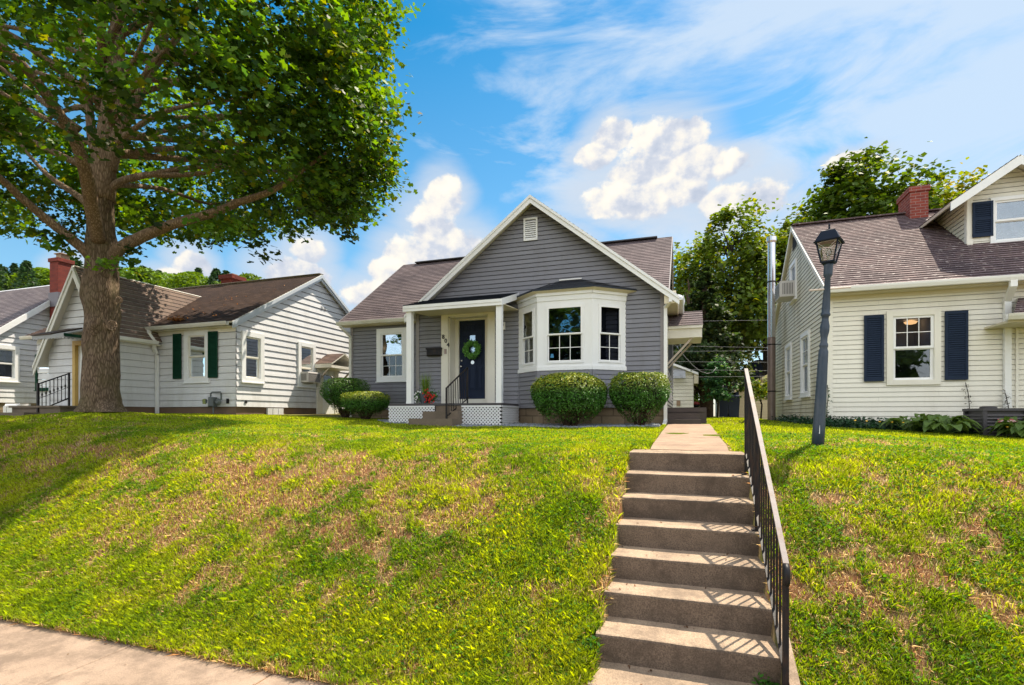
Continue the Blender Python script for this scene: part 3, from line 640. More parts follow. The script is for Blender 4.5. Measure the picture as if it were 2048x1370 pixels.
def rail():
    root = thing('stair_handrail', 'black iron handrail with a worn pale top bar beside the concrete steps', 'handrail', (0.585, 5.85, -0.40))
    X = 0.585
    top0 = (X, 6.02, 0.525); top1 = (X, 3.62, -0.86)                  # upper and lower end of the sloping bar
    T0 = Vector(on_x(1492, 738, X)); 
    a = Vector((X, T0.y, T0.z)); b = Vector(on_x(1572, 1128, X))
    d = (b-a).normalized()
    MB().beam(a, b, 0.033, 0.014, (0, 0, 1)).build('top_bar', MT['worn_rail'], root)
    h = MB(); h.beam(a+Vector((0,0,-0.014)), b+Vector((0,0,-0.014)), 0.028, 0.014)
    c = b; pts = [c, c+d*0.03+Vector((0,0,-0.012)), c+d*0.045+Vector((0,0,-0.05)), c+d*0.03+Vector((0,0,-0.09)), c+Vector((0,0.01,-0.10))]
    e = MB(); e.tube([p+Vector((0,0,-0.006)) for p in pts], 0.020, 8); e.build('end_curl', MT['black_metal'], root, True)
    h.build('under_bar', MT['black_metal'], root)
    sl = (b.z-a.z)/(b.y-a.y)
    zt = lambda y: a.z+sl*(y-a.y)-0.02
    def zs(y):
        for i, yy in enumerate(STEPY):
            if y >= yy: return STEPZ[i]
        return STEPZ[7]
    def nose(y): return STEPZ[0]+(y-STEPY[0])*0.199/0.349
    bot = MB(); yb0, yb1 = a.y-0.02, b.y+0.02
    bot.beam((X, yb0, nose(yb0)+0.10), (X, yb1, nose(yb1)+0.10), 0.026, 0.012); bot.build('lower_bar', MT['black_metal'], root)
    for i, y in enumerate((a.y-0.03, STEPY[3]+0.10, b.y+0.015)):
        p = MB(); p.box(X-0.017, X+0.017, y-0.017, y+0.017, zs(y)-0.01, zt(y)); p.box(X-0.045, X+0.045, y-0.04, y+0.04, zs(y)-0.002, zs(y)+0.008)
        p.build('post', MT['black_metal'], root)
    y = a.y-0.03-0.125
    while y > b.y+0.08:
        if abs(y-STEPY[3]-0.10) > 0.05:
            p = MB(); p.box(X-0.0065, X+0.0065, y-0.0065, y+0.0065, nose(y)+0.10, zt(y)); p.build('baluster', MT['black_metal'], root)
        y -= 0.125
rail()

# ================================================================ generic house parts
def pane_part(F, a0, a1, b0, b1, n, parent, mat): 
    mb = MB(); mb.fbox(F, a0, a1, b0, b1, n-0.004, n); return mb.build('pane', mat, parent)
def window(F, a0, a1, b0, b1, house, tw=0.10, trim='white', sash='vinyl', lower=(3, 2), upper=(1, 1), gl='glass', gu=None, sill=True, sf=0.035, screen=False, curtain=None, room='room', label=None, proud=0.045, deep=0.5, name='window', half=0.5):
    """casing with a double-hung sash set back in it; muntins as real bars; a dim room behind the glass"""
    w = MB(); p = proud
    w.fbox(F, a0-tw, a0, b0-tw*0.9, b1+tw, -0.03, p); w.fbox(F, a1, a1+tw, b0-tw*0.9, b1+tw, -0.03, p)
    w.fbox(F, a0, a1, b1, b1+tw, -0.03, p+0.003); w.fbox(F, a0, a1, b0-tw*0.9, b0, -0.03, p+0.003)
    if sill: w.fbox(F, a0-tw-0.02, a1+tw+0.02, b0-tw*0.9-0.03, b0-tw*0.9, -0.03, p+0.03)
    W = w.build(name, MT[trim], house)
    if label: W['label'] = label
    bm_ = b0+(b1-b0)*half
    for k, (lo, hi, nn, mun) in enumerate(((b0, bm_+0.012, 0.0, lower), (bm_-0.012, b1, 0.018, upper))):
        s = MB(); f = sf; n0, n1 = nn-0.03, nn
        if k == 0: n0, n1 = -0.045, -0.012
        else: n0, n1 = -0.012, 0.02
        s.fbox(F, a0, a0+f, lo, hi, n0, n1); s.fbox(F, a1-f, a1, lo, hi, n0, n1)
        s.fbox(F, a0+f, a1-f, lo, lo+f*0.9, n0, n1+0.002); s.fbox(F, a0+f, a1-f, hi-f*0.9, hi, n0, n1+0.002)
        nc, nr = mun; g0, g1, h0, h1 = a0+f, a1-f, lo+f*0.9, hi-f*0.9
        for i in range(1, nc): x = g0+(g1-g0)*i/nc; s.fbox(F, x-0.007, x+0.007, h0, h1, n1-0.016, n1-0.006)
        for i in range(1, nr): y = h0+(h1-h0)*i/nr; s.fbox(F, g0, g1, y-0.007, y+0.007, n1-0.015, n1-0.005)
        s.build('sash', MT[sash], W)
        pane_part(F, g0, g1, h0, h1, n1-0.017, W, MT[gl if (k == 0 or gu is None) else gu])
    r = MB(); d = deep
    r.quad(F(a0, b0, -0.05), F(a0, b1, -0.05), F(a0, b1, -d), F(a0, b0, -d)); r.quad(F(a1, b0, -0.05), F(a1, b0, -d), F(a1, b1, -d), F(a1, b1, -0.05))
    r.quad(F(a0, b0, -0.05), F(a0, b0, -d), F(a1, b0, -d), F(a1, b0, -0.05)); r.quad(F(a0, b1, -0.05), F(a1, b1, -0.05), F(a1, b1, -d), F(a0, b1, -d))
    r.quad(F(a0, b0, -d), F(a0, b1, -d), F(a1, b1, -d), F(a1, b0, -d)); r.build('room', MT[room], W)
    if curtain:
        cu = MB(); n = 14; c0, c1 = curtain[1], curtain[2]
        for i in range(n):
            x0 = a0+(a1-a0)*(c0+(c1-c0)*i/n); x1 = a0+(a1-a0)*(c0+(c1-c0)*(i+1)/n); q = lambda j: -0.11-0.015*math.sin(j*1.9)
            cu.quad(F(x0, b0+curtain[3]*(b1-b0), q(i)), F(x1, b0+curtain[3]*(b1-b0), q(i+1)), F(x1, b0+curtain[4]*(b1-b0), q(i+1)), F(x0, b0+curtain[4]*(b1-b0), q(i)))
        cu.build('curtain', MT[curtain[0]], W)
    return W
def opening(a0, a1, b0, b1, tw=0.10): return (a0-tw*0.5, a1+tw*0.5, b0-tw*0.5, b1+tw*0.5)
def shutter(F_, a0, a1, b0, b1, house, mat, mid=False):
    F = lambda a, b, n=0.0: F_(a, b, n+0.02)
    s = MB(); f = 0.045; s.fbox(F, a0, a0+f, b0, b1, 0.006, 0.034); s.fbox(F, a1-f, a1, b0, b1, 0.006, 0.034)
    s.fbox(F, a0+f, a1-f, b0, b0+f*1.3, 0.006, 0.032); s.fbox(F, a0+f, a1-f, b1-f*1.3, b1, 0.006, 0.032)
    if mid: s.fbox(F, a0+f, a1-f, (b0+b1)/2-f/2, (b0+b1)/2+f/2, 0.006, 0.031)
    s.fbox(F, a0+f, a1-f, b0+f, b1-f, 0.004, 0.012)
    b = b0+f*1.3
    while b < b1-f*1.3-0.03:
        s.hexa([F(a0+f, b, 0.009), F(a1-f, b, 0.009), F(a1-f, b+0.001, 0.028), F(a0+f, b+0.001, 0.028),
                F(a0+f, b+0.040, 0.010), F(a1-f, b+0.040, 0.010), F(a1-f, b+0.007, 0.030), F(a0+f, b+0.007, 0.030)]); b += 0.042
    return s.build('shutter', MT[mat], house)
def slope_frame(x0, y0, z0, U, V):
    U = Vector(U).normalized(); V = Vector(V).normalized(); n = U.cross(V).normalized()
    if n.z < 0: n = -n
    return frame((x0, y0, z0), U, V, n)
def roof_plane(mb, slab, F, L, bounds, exp=0.14, d=0.012, th=0.05, breaks=()):
    """a lapped roof slope (a along the eave, b up the slope) and the deck under it"""
    lap(mb, F, 0, L, exp, d, bounds, (), breaks)
    A0, B0 = bounds(0); A1, B1 = bounds(L)
    slab.hexa([F(A0, 0, -th), F(B0, 0, -th), F(B1, L, -th), F(A1, L, -th), F(A0, 0, -0.004), F(B0, 0, -0.004), F(B1, L, -0.004), F(A1, L, -0.004)])
def gutter(p0, p1, house, mat='gutter', s=0.115, out=(0, -1, 0)):
    p0, p1 = Vector(p0), Vector(p1); U = (p1-p0); L = U.length; U.normalize(); F = frame(p0, U, (0,0,1), out)
    prof = [(0.0, 0.0), (0.0, -s*0.85), (s*0.75, -s*0.85), (s*0.95, -s*0.35), (s, 0.0), (s*0.9, 0.004), (s*0.84, -s*0.3), (s*0.68, -s*0.75), (0.012, -s*0.75), (0.012, 0)]
    mb = MB(); n = len(prof); vs = [F(0, b, a) for a, b in prof]+[F(L, b, a) for a, b in prof]
    fs = [(i, (i+1) % n, n+(i+1) % n, n+i) for i in range(n)]+[tuple(range(n-1, -1, -1)), tuple(range(n, 2*n))]
    return mb.add(vs, fs).build('gutter', MT[mat], house)
def downspout(pts, house, mat='white_gutter', w=0.075, d=0.055):
    mb = MB(); pts = [Vector(p) for p in pts]
    for a, b in zip(pts[:-1], pts[1:]):
        e = (b-a).normalized()*0.02; mb.beam(a-e, b+e, w, d, (0, 1, 0) if abs((b-a).normalized().z) > 0.9 else (0, 0, 1))
    o = mb.build('downspout', MT[mat], house)
    return o
# ================================================================ GREY HOUSE
def hit(u, P0, P1):                                    # distance along the wall P0->P1 (plan) where the sight line of column u meets it
    a = math.atan((u-CX)/FPX)-TH; dx, dy = math.sin(a), math.cos(a); ex, ey = P1[0]-P0[0], P1[1]-P0[1]; L = math.hypot(ex, ey); ex /= L; ey /= L
    det = dx*(-ey)+ex*dy; t = (P0[0]*(-ey)+ex*P0[1])/det
    return (t*dx-P0[0])*ex+(t*dy-P0[1])*ey
def grey_house():
    H = thing('grey_house', 'single storey grey clapboard house with front gable, bay window and small white porch', 'house', (-5.2, 13.0, -0.2))
    Y0, Y1, XL, XR, SB = 12.40, 13.65, -9.87, -0.47, 0.195; GX, GZ, GS = -3.60, 5.39, 0.785; GL = -6.89; EX = 0.11
    RY, RZ, EY, EZ = 17.2, 5.70, 13.35, 2.88; MS = (RZ-EZ)/(RY-EY)
    # gable front wall
    F = front(Y0)
    def gb(b): h = max(0.0, (GZ-0.09-b)/GS); return max(GL, GX-h), min(XR, GX+h)
    brk = [GZ-0.09-GS*(GX-GL), GZ-0.09-GS*(XR-GX)]
    dr = (-5.93, -4.78, 0.20, 2.62)
    w = lap(MB(), F, SB, GZ-0.10, EX, 0.014, gb, [dr], brk); w.build('wall', MT['grey_siding'], H)
    # set-back wing wall, left and right ends, back
    F2 = front(Y1); wx0, _, wz1 = on_y(763, 668, Y1); wx1, _, wz0 = on_y(806, 753, Y1)
    w = MB(); lap(w, F2, SB, 2.95, EX, 0.014, lambda b: (XL, GL), [opening(wx0, wx1, wz0, wz1)]); w.build('wall', MT['grey_siding'], H)
    S = side(GL, -1); w = lap(MB(), S, SB, 2.8, EX, 0.014, lambda b: (Y0, Y1)); w.build('wall', MT['grey_siding'], H)
    S = side(XR, 1); w = MB(); top = lambda b: (Y0 if b < EZ-0.1 else max(Y0, RY-(RZ-0.12-b)/MS), min(20.75, RY+(RZ-0.12-b)/MS))
    lap(w, S, SB, RZ-0.15, EX, 0.014, top, [], [EZ-0.1]); w.build('wall', MT['grey_siding'], H)
    S = side(XL, -1); w = MB(); top = lambda b: (max(Y1, RY-(RZ-0.12-b)/MS), min(20.75, RY+(RZ-0.12-b)/MS))
    lap(w, S, SB, RZ-0.15, EX, 0.014, top, [], [EZ-0.1]); w.fbox(front(20.75), XL, XR, SB, 2.9, -0.02, 0.0); w.build('wall', MT['grey_siding'], H)
    f = MB(); f.box(GL+0.02, XR-0.02, Y0+0.02, Y1+1, -0.7, SB+0.005); f.box(XL+0.02, GL+0.02, Y1+0.02, Y1+1, -0.7, SB+0.005); f.box(XR-0.3, XR-0.025, Y1+1, 20.6, -0.7, SB+0.005)
    f.build('foundation', MT['block'], H)
    MB().fbox(F, GL-0.005, GL+0.09, SB-0.02, 2.76, -0.03, 0.022).build('corner_board', MT['grey_trim'], H); c = MB(); c.fbox(F, XR-0.09, XR+0.012, SB-0.02, 2.86, -0.03, 0.022); c.fbox(side(XR), Y0+0.0, Y0+0.09, SB-0.02, 2.8, -0.02, 0.016); c.build('corner_board', MT['grey_trim'], H)
    MB().fbox(F2, XL-0.015, XL+0.08, SB-0.02, 2.9, -0.03, 0.022).build('corner_board', MT['grey_trim'], H)
    # main roof
    L = math.hypot(RY-EY, RZ-EZ); rf = MB(); sl = MB()
    X0, X1 = -10.10, -0.42
    F3 = slope_frame(0, EY, EZ, (1,0,0), (0, RY-EY, RZ-EZ)); roof_plane(rf, sl, F3, L, lambda b: (X0, X1), 0.135, 0.012)
    F4 = slope_frame(0, 2*RY-EY, EZ, (1,0,0), (0, EY-RY, RZ-EZ)); roof_plane(rf, sl, F4, L, lambda b: (X0, X1), 0.135, 0.012)
    dz = 0.135*(RZ-EZ)/L
    m1 = shingles('brown grey shingles', 'x', EZ, dz, 0.30, (0.215, 0.165, 0.168), (0.13, 0.098, 0.104), (0.045, 0.034, 0.04)); main = rf.build('roof', m1, H)
    sl.build('roof_deck', MT['cream_trim'], H)
    rc = MB(); rc.beam((X0+0.55, RY, RZ+0.012), (X1-0.45, RY, RZ+0.012), 0.30, 0.035); rc.build('ridge_vent', MT['ac_dark'], main)
    for X in (X0-0.012, X1+0.012):                                   # rake boards of the main roof
        t = MB(); t.beam((X, EY-0.02, EZ-0.075), (X, RY, RZ-0.072), 0.024, 0.13); t.beam((X, 2*RY-EY, EZ-0.075), (X, RY, RZ-0.072), 0.024, 0.13); t.build('rake_board', MT['grey_trim'], H)
    # front gable roof
    rf = MB(); sl = MB(); YF, YB = 12.10, 16.8
    for s, hw in ((-1, 3.47), (1, 3.42)):
        ex, ez = GX+s*hw, GZ-GS*hw; Lg = math.hypot(hw, GS*hw)
        Fg = slope_frame(ex, 0, ez, (0,1,0), (-s*hw, 0, GS*hw)); roof_plane(rf, sl, Fg, Lg, lambda b: (YF, YB), 0.135, 0.012)
    m2 = shingles('brown grey shingles gable', 'y', GZ-GS*3.45, 0.135*math.sin(math.atan(GS)), 0.30, (0.215, 0.165, 0.168), (0.13, 0.098, 0.104), (0.045, 0.034, 0.04))
    rf.build('roof', m2, H); sl.build('roof_deck', MT['cream_trim'], H)
    t = MB(); th = 0.125; o = 0.04                                   # deep white rake boards
    for s, hw in ((-1, 3.47), (1, 3.46)):
        e = (GX+s*hw, GZ-GS*hw); ap = (GX, GZ); dn = lambda p, k: (p[0], p[1]-k)
        q = [dn(e, o), dn(e, o+th*1.25), dn(ap, o+th*1.25), dn(ap, o)]
        a = [(x, YF-0.03, z) for x, z in q]; b = [(x, YF+0.005, z) for x, z in q]
        t.hexa([a[0], a[1], b[1], b[0], a[3], a[2], b[2], b[3]])
        q = [dn(e, o-0.035), dn(e, o+0.035), dn(ap, o+0.035), dn(ap, o-0.035)]
        a = [(x, YF-0.055, z) for x, z in q]; b = [(x, YF-0.031, z) for x, z in q]
        t.hexa([a[0], a[1], b[1], b[0], a[3], a[2], b[2], b[3]])
    t.build('rake_board', MT['white'], H)
    sf = MB()                                                        # boxed eave return at the right corner
    sf.box(XR+0.005, GX+3.40, YF+0.01, 19, GZ-GS*3.42-0.14, GZ-GS*3.42-0.10); sf.box(GX+3.39, GX+3.42, YF+0.01, 19, GZ-GS*3.42-0.17, GZ-GS*3.42-0.02)
    sf.box(XR+0.005, GX+3.39, YF+0.006, YF+0.03, GZ-GS*3.42-0.18, GZ-GS*3.42+0.1)
    sf.build('soffit', MT['soffit'], H); MB().box(XL-0.2, GL, EY+0.02, Y1, EZ-0.13, EZ-0.10).build('soffit', MT['soffit'], H)
    gutter((GX+3.44, YF, GZ-GS*3.42-0.02), (GX+3.44, 18.8, GZ-GS*3.42-0.02), H, 'white_gutter', out=(1,0,0))
    gutter((X0-0.02, EY, EZ-0.015), (GL-0.02, EY, EZ-0.015), H, 'gutter', 0.12)
    bx = on_y(1341, 590, 12.05); dx = on_y(1331, 610, 12.32)
    downspout([(bx[0], 12.1, bx[2]), (bx[0], 12.1, bx[2]-0.12), (dx[0], 12.33, dx[2]-0.05), (dx[0], 12.33, -0.10), (dx[0]-0.02, 12.10, -0.20)], H)
    downspout([(X0+0.09, EY-0.05, EZ-0.10), (X0+0.10, EY-0.05, EZ-0.16), (XL+0.0, Y1-0.045, EZ-0.42), (XL+0.0, Y1-0.045, -0.1)], H, 'gutter')
    # gable vent
    va, _, vt = on_y(1048, 438, Y0); vb, _, v0 = on_y(1075.5, 480, Y0)
    v = MB(); 
    for q in ((va, va+0.04, v0, vt), (vb-0.04, vb, v0, vt), (va+0.04, vb-0.04, v0, v0+0.04), (va+0.04, vb-0.04, vt-0.04, vt)): v.fbox(F, q[0], q[1], q[2], q[3], -0.01, 0.04)
    b = v0+0.045
    while b < vt-0.06: v.hexa([F(va+.04, b, 0.008), F(vb-.04, b, 0.008), F(vb-.04, b-0.012, 0.036), F(va+.04, b-0.012, 0.036), F(va+.04, b+0.034, 0.008), F(vb-.04, b+0.034, 0.008), F(vb-.04, b+0.004, 0.036), F(va+.04, b+0.004, 0.036)]); b += 0.052
    v.build('gable_vent', MT['white'], H)
    # wing window
    window(F2, wx0, wx1, wz0, wz1, H, tw=0.15, lower=(3, 2), gl='glass_dark', gu='glass_bright', sf=0.04, room='dark')
    # bay
    P = [(on_y(1037, 0, Y0)[0], Y0), (on_y(1074.5, 0, 11.8)[0], 11.8), (on_y(1184.5, 0, 11.8)[0], 11.8), (on_y(1252, 0, Y0)[0], Y0)]
    zs, zt = 1.13, 2.80; bay = MB(); bsid = MB(); 
    wins = []
    for i, (ua, ub) in enumerate(((1046, 1067), (1094.6, 1164.7), (1199, 1240.6))):
        p0, p1 = P[i], P[i+1]; Lf = math.hypot(p1[0]-p0[0], p1[1]-p0[1]); U = ((p1[0]-p0[0])/Lf, (p1[1]-p0[1])/Lf, 0)
        Fb = frame((p0[0], p0[1], 0), U, (0,0,1), (U[1], -U[0], 0))
        a0, a1 = hit(ua, p0, p1), hit(ub, p0, p1); w0, w1 = 1.27, 2.55
        for q in ((0, a0, zs, zt+0.12), (a1, Lf, zs, zt+0.12), (a0, a1, zs, w0), (a0, a1, w1, zt+0.12)): bay.fbox(Fb, q[0], q[1], q[2], q[3], -0.04, 0.0)
        bay.fbox(Fb, -0.004, Lf+0.004, zs-0.06, zs+0.03, -0.03, 0.022); bay.fbox(Fb, -0.004, Lf+0.004, zt-0.10, zt+0.10, -0.03, 0.016); bay.fbox(Fb, -0.01, Lf+0.01, zt+0.02, zt+0.125, -0.03, 0.045)
        lap(bsid, Fb, SB, zs, EX, 0.014, lambda b, Lf=Lf: (0, Lf)); bsid.fbox(Fb, 0, 0.07, SB, zs-0.01, 0.0, 0.018); bsid.fbox(Fb, Lf-0.07, Lf, SB, zs-0.01, 0.0, 0.018)
        wins.append((Fb, a0, a1, w0, w1))
    bay.build('bay', MT['white'], H); bsid.build('bay_wall', MT['grey_siding'], H)
    fo = MB(); fo.hexa([(P[0][0]+.03, Y0, -0.7), (P[1][0]+.02, 11.83, -0.7), (P[2][0]-.02, 11.83, -0.7), (P[3][0]-.03, Y0, -0.7), (P[0][0]+.03, Y0, SB-0.01), (P[1][0]+.02, 11.83, SB-0.01), (P[2][0]-.02, 11.83, SB-0.01), (P[3][0]-.03, Y0, SB-0.01)])
    fo.build('foundation', MT['block'], H)
    window(*wins[0], H, tw=0.035, proud=0.014, lower=(2, 2), gl='glass_screen', sill=False, deep=0.3, room='room')
    window(*wins[1], H, tw=0.045, proud=0.014, lower=(3, 2), gl='glass_dark', gu='glass', sill=False, deep=0.5, room='room')
    window(*wins[2], H, tw=0.035, proud=0.014, lower=(2, 2), gl='glass_screen', sill=False, deep=0.3, room='room')
    Fb, a0, a1, w0, w1 = wins[1]; k = MB(); k.fbox(Fb, a0+0.07, a0+0.15, w0+0.10, w0+0.15, -0.026, -0.0245); k.fbox(Fb, a0+0.08, a0+0.14, w0+0.15, w0+0.19, -0.026, -0.0235); k.build('window_sticker', MT['sticker'], H)
    # bay roof: hipped, dark shingles over a cream soffit
    e = 0.14; Q = [(P[0][0]-0.22, Y0-0.005), (P[1][0]-0.08, 11.8-e), (P[2][0]+0.08, 11.8-e), (P[3][0]+0.26, Y0-0.005)]
    zr = zt+0.125; tl, trr = on_y(1121, 566, Y0-0.01), on_y(1162, 562, Y0-0.01); zt2 = 3.31
    T = [(tl[0], Y0-0.02, zt2), (trr[0], Y0-0.02, zt2)]
    br = MB()
    for k in range(7):                                               # stepped courses
        f0, f1 = k/7, (k+1)/7; up = 0.012
        def ring(f, lift): 
            z = zr+0.03+(zt2-zr-0.03)*f+lift; tt = [T[0], T[0], T[1], T[1]]
            return [(Q[j][0]*(1-f)+tt[j][0]*f, Q[j][1]*(1-f)+tt[j][1]*f, z) for j in range(4)]
        a, b = ring(f0, up), ring(f1, 0)
        for j in range(3): br.quad(a[j], a[j+1], b[j+1], b[j])
    for j in range(3): br.quad((*Q[j], zr), (*Q[j+1], zr), (*Q[j+1], zr+0.045), (*Q[j], zr+0.045))
    navyroof = plain('blue black shingles', (0.018, 0.024, 0.038), 0.75, 0.35, 9, 0.5, 200); br.build('bay_roof', navyroof, H)
    so = MB(); so.add([(x, y, zr) for x, y in Q]+[(p[0], p[1], zr-0.06) for p in P], [(0,1,2,3), (0,4,5,1), (1,5,6,2), (2,6,7,3)]); so.build('bay_soffit', MT['soffit'], H)
    mb = MB(); mb.beam((tl[0]-0.02, Y0-0.035, zt2+0.01), (trr[0]+0.02, Y0-0.035, zt2+0.01), 0.05, 0.03); mb.build('flashing', MT['white_gutter'], H)
    # door case, door
    dz0 = 0.34; c0, c1 = on_y(884, 0, Y0)[0], on_y(991, 0, Y0)[0]; d = MB()
    d.fbox(F, c0, c0+0.20, dz0-0.04, 2.98, -0.02, 0.05); d.fbox(F, c1-0.20, c1, dz0-0.04, 2.98, -0.02, 0.05); d.fbox(F, c0+0.20, c1-0.20, 2.62, 2.98, -0.02, 0.052)
    i0, i1 = c0+0.20, c1-0.20
    d.fbox(F, i0, i0+0.03, dz0, 2.62, -0.38, -0.0); d.fbox(F, i1-0.03, i1, dz0, 2.62, -0.38, 0.0); d.fbox(F, i0, i1, 2.59, 2.62, -0.38, 0.0)
    D0, _, DT = on_y(920, 643, 12.76); D1, _, DB = on_y(972.5, 797, 12.76); DB = 0.46
    for q in ((i0, D0, dz0, 2.6), (D1, i1, dz0, 2.6), (D0, D1, DT, 2.6)): d.fbox(F, q[0], q[1], q[2], q[3], -0.40, -0.30)
    for q in ((D0-0.09, D0-0.0, dz0, DT+0.09), (D1, D1+0.09, dz0, DT+0.09), (D0, D1, DT, DT+0.09)): d.fbox(F, q[0], q[1], q[2], q[3], -0.31, -0.275)
    d.fbox(F, i0, i1, dz0-0.05, DB-0.01, -0.40, -0.22); d.build('door_frame', MT['cream_trim'], H)
    FD = front(12.74); dd = MB(); w_ = D1-D0; h_ = DT-DB
    dd.fbox(FD, D0, D1, DB, DT, -0.03, 0.0)
    def panel(x0, x1, y0, y1):
        x0, x1, y0, y1 = D0+x0*w_, D0+x1*w_, DB+y0*h_, DB+y1*h_
        for q in ((x0, x0+.02, y0, y1), (x1-.02, x1, y0, y1), (x0+.02, x1-.02, y0, y0+.02), (x0+.02, x1-.02, y1-.02, y1)): dd.fbox(FD, *q, 0.0, 0.012)
        dd.bevbox(FD, x0+0.035, x1-0.035, y0+0.035, y1-0.035, 0.0, 0.010, 0.006)
    for a, b in ((0.14, 0.36), (0.39, 0.61), (0.64, 0.86)): panel(a, b, 0.86, 0.96)
    panel(0.12, 0.33, 0.42, 0.82); panel(0.67, 0.88, 0.42, 0.82); panel(0.12, 0.33, 0.11, 0.40); panel(0.67, 0.88, 0.11, 0.40); panel(0.36, 0.64, 0.11, 0.52)
    door = dd.build('door', MT['navy'], H)
    g = MB(); g.fbox(FD, D0+w_*0.40, D0+w_*0.60, DB+h_*0.57, DB+h_*0.81, -0.001, 0.006); g.build('door_glass', MT['glass_bright'], door)
    k = MB(); k.lathe((D0+0.065, 12.735, DB+h_*0.49), [(0.028, 0), (0.028, -0.02), (0.012, -0.03)], 12, 'y'); k.build('deadbolt', MT['chrome'], door, True); k = MB(); k.lathe((D0+0.065, 12.735, DB+h_*0.415), [(0.026, 0), (0.03, -0.015), (0.012, -0.03), (0.03, -0.05), (0.026, -0.07), (0.01, -0.078)], 12, 'y')
    k.build('handle', MT['chrome'], door, True)
    k = MB(); k.lathe((D0+w_*0.5, 12.736, DB+h_*0.465), [(0.055, 0), (0.05, -0.01)], 14, 'y'); k.build('mail_slot', MT['chrome'], door)
    # porch
    pz = 0.30; PF = 11.1; xr_, xl_ = -3.99, on_y(779, 0, PF)[0]; s0, s1 = on_y(870, 0, PF)[0], on_y(925, 0, PF)[0]
    dk = MB(); dk.box(xl_, xr_, PF, Y0-0.03, pz-0.05, pz); dk.build('porch_deck', MT['ac_dark'], H)
    dk = MB(); dk.box(s0+0.01, s1-0.01, PF+0.02, Y0-0.1, -0.5, pz-0.055); dk.box(s0-0.18, s1, PF-0.28, PF+0.02, -0.5, 0.11); dk.box(s0-0.38, s1, PF-0.58, PF-0.28, -0.5, -0.06); dk.build('porch_steps', MT['porch'], H)
    def lattice(Fl, a0, a1, b0, b1):
        m_ = MB(); sp = 0.062; wd = 0.030
        for sg, n in ((1, 0.006), (-1, 0.0)):
            c = -((b1-b0)+abs(a1-a0)); 
            while c < (a1-a0)+(b1-b0):
                # line a = a0 + c + t, b = b0+t (sg=1)   or   b = b1-t
                t0, t1 = max(0, -c), min(b1-b0, (a1-a0)-c)
                if t1-t0 > 0.02:
                    p = (a0+c+t0, b0+t0 if sg == 1 else b1-t0); q = (a0+c+t1, b0+t1 if sg == 1 else b1-t1)
                    hw = wd*0.707
                    m_.hexa([Fl(p[0]-hw, p[1], n), Fl(p[0]+hw, p[1], n), Fl(p[0]+hw, p[1], n+0.005), Fl(p[0]-hw, p[1], n+0.005), Fl(q[0]-hw, q[1], n), Fl(q[0]+hw, q[1], n), Fl(q[0]+hw, q[1], n+0.005), Fl(q[0]-hw, q[1], n+0.005)])
                c += sp*1.35
        m_.fbox(Fl, a0-0.01, a1+0.01, b1-0.04, b1, 0.0125, 0.022); return m_
    for (Fl, a0, a1) in ((front(PF-0.02), xl_, s0), (front(PF-0.02), s1, xr_), (side(xr_+0.005), PF+0.02, Y0-0.05)):
        lattice(Fl, a0, a1, -0.28, pz-0.055).build('lattice', MT['lattice'], H)
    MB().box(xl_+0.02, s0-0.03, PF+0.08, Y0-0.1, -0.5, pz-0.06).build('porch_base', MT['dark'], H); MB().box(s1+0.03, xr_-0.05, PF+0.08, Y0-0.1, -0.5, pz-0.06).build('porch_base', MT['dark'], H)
    for u in (820, 999):
        x = on_y(u, 0, 11.2)[0]; p = MB(); p.box(x-0.065, x+0.065, 11.14, 11.27, pz, 2.60); p.box(x-0.07, x+0.07, 11.135, 11.275, pz, pz+0.05); p.build('post', MT['white'], H)
    rx0, rx1 = on_y(808, 0, PF)[0], -3.99; pr = MB(); z0, z1 = 2.68, 3.10
    Lp = math.hypot(Y0-PF, z1-z0); Fp = slope_frame(0, PF-0.03, z0, (1,0,0), (0, Y0-PF, z1-z0)); lap(pr, Fp, 0, Lp, 0.14, 0.012, lambda b: (rx0-0.01, rx1+0.01)); pr.build('porch_roof', navyroof, H)
    t = MB(); dy, dzv = 0.0, -0.13
    for (zo0, zo1, yo) in ((-0.005, -0.075, 0.0), (-0.077, -0.145, 0.014)):
        t.box(rx0-0.0, rx1, PF-0.03+yo, PF+0.03, z0+zo1, z0+zo0)
    for X in (rx0-0.012, rx1+0.012): t.hexa([(X-.012, PF-0.02, z0-0.15), (X+.012, PF-0.02, z0-0.15), (X+.012, Y0-0.03, z1-0.15), (X-.012, Y0-0.03, z1-0.15), (X-.012, PF-0.02, z0), (X+.012, PF-0.02, z0), (X+.012, Y0-0.03, z1-0.005), (X-.012, Y0-0.03, z1-0.005)])
    t.build('fascia', MT['white'], H)
    t = MB(); t.hexa([(rx0, PF+.03, z0-0.11), (rx1, PF+.03, z0-0.11), (rx1, Y0-.03, z0-0.02), (rx0, Y0-.03, z0-0.02), (rx0, PF+.03, z0-0.09), (rx1, PF+.03, z0-0.09), (rx1, Y0-.03, z0+0.0), (rx0, Y0-.03, z0+0.0)]); t.build('porch_ceiling', MT['soffit'], H)
    b = on_y(829, 0, 12.2)
    # porch handrail
    X = -5.13; r = MB(); a = Vector(on_x(893, 776, X)); c = Vector(on_x(935, 735, X)); r.beam(a, c, 0.035, 0.02); e0 = Vector(on_x(893, 833, X)); e1 = Vector(on_x(938, 795, X)); r.beam(e0, e1, 0.02, 0.02)
    n = 10
    for i in range(1, n): p = a.lerp(c, i/n); q = e0.lerp(e1, i/n); r.beam(q, p, 0.013, 0.013)
    r.box(X-.018, X+.018, a.y-.018, a.y+.018, -0.25, a.z+0.01); r.box(X-.015, X+.015, c.y-.015, c.y+.015, pz, c.z); r.build('porch_handrail', MT['black_metal'], H)
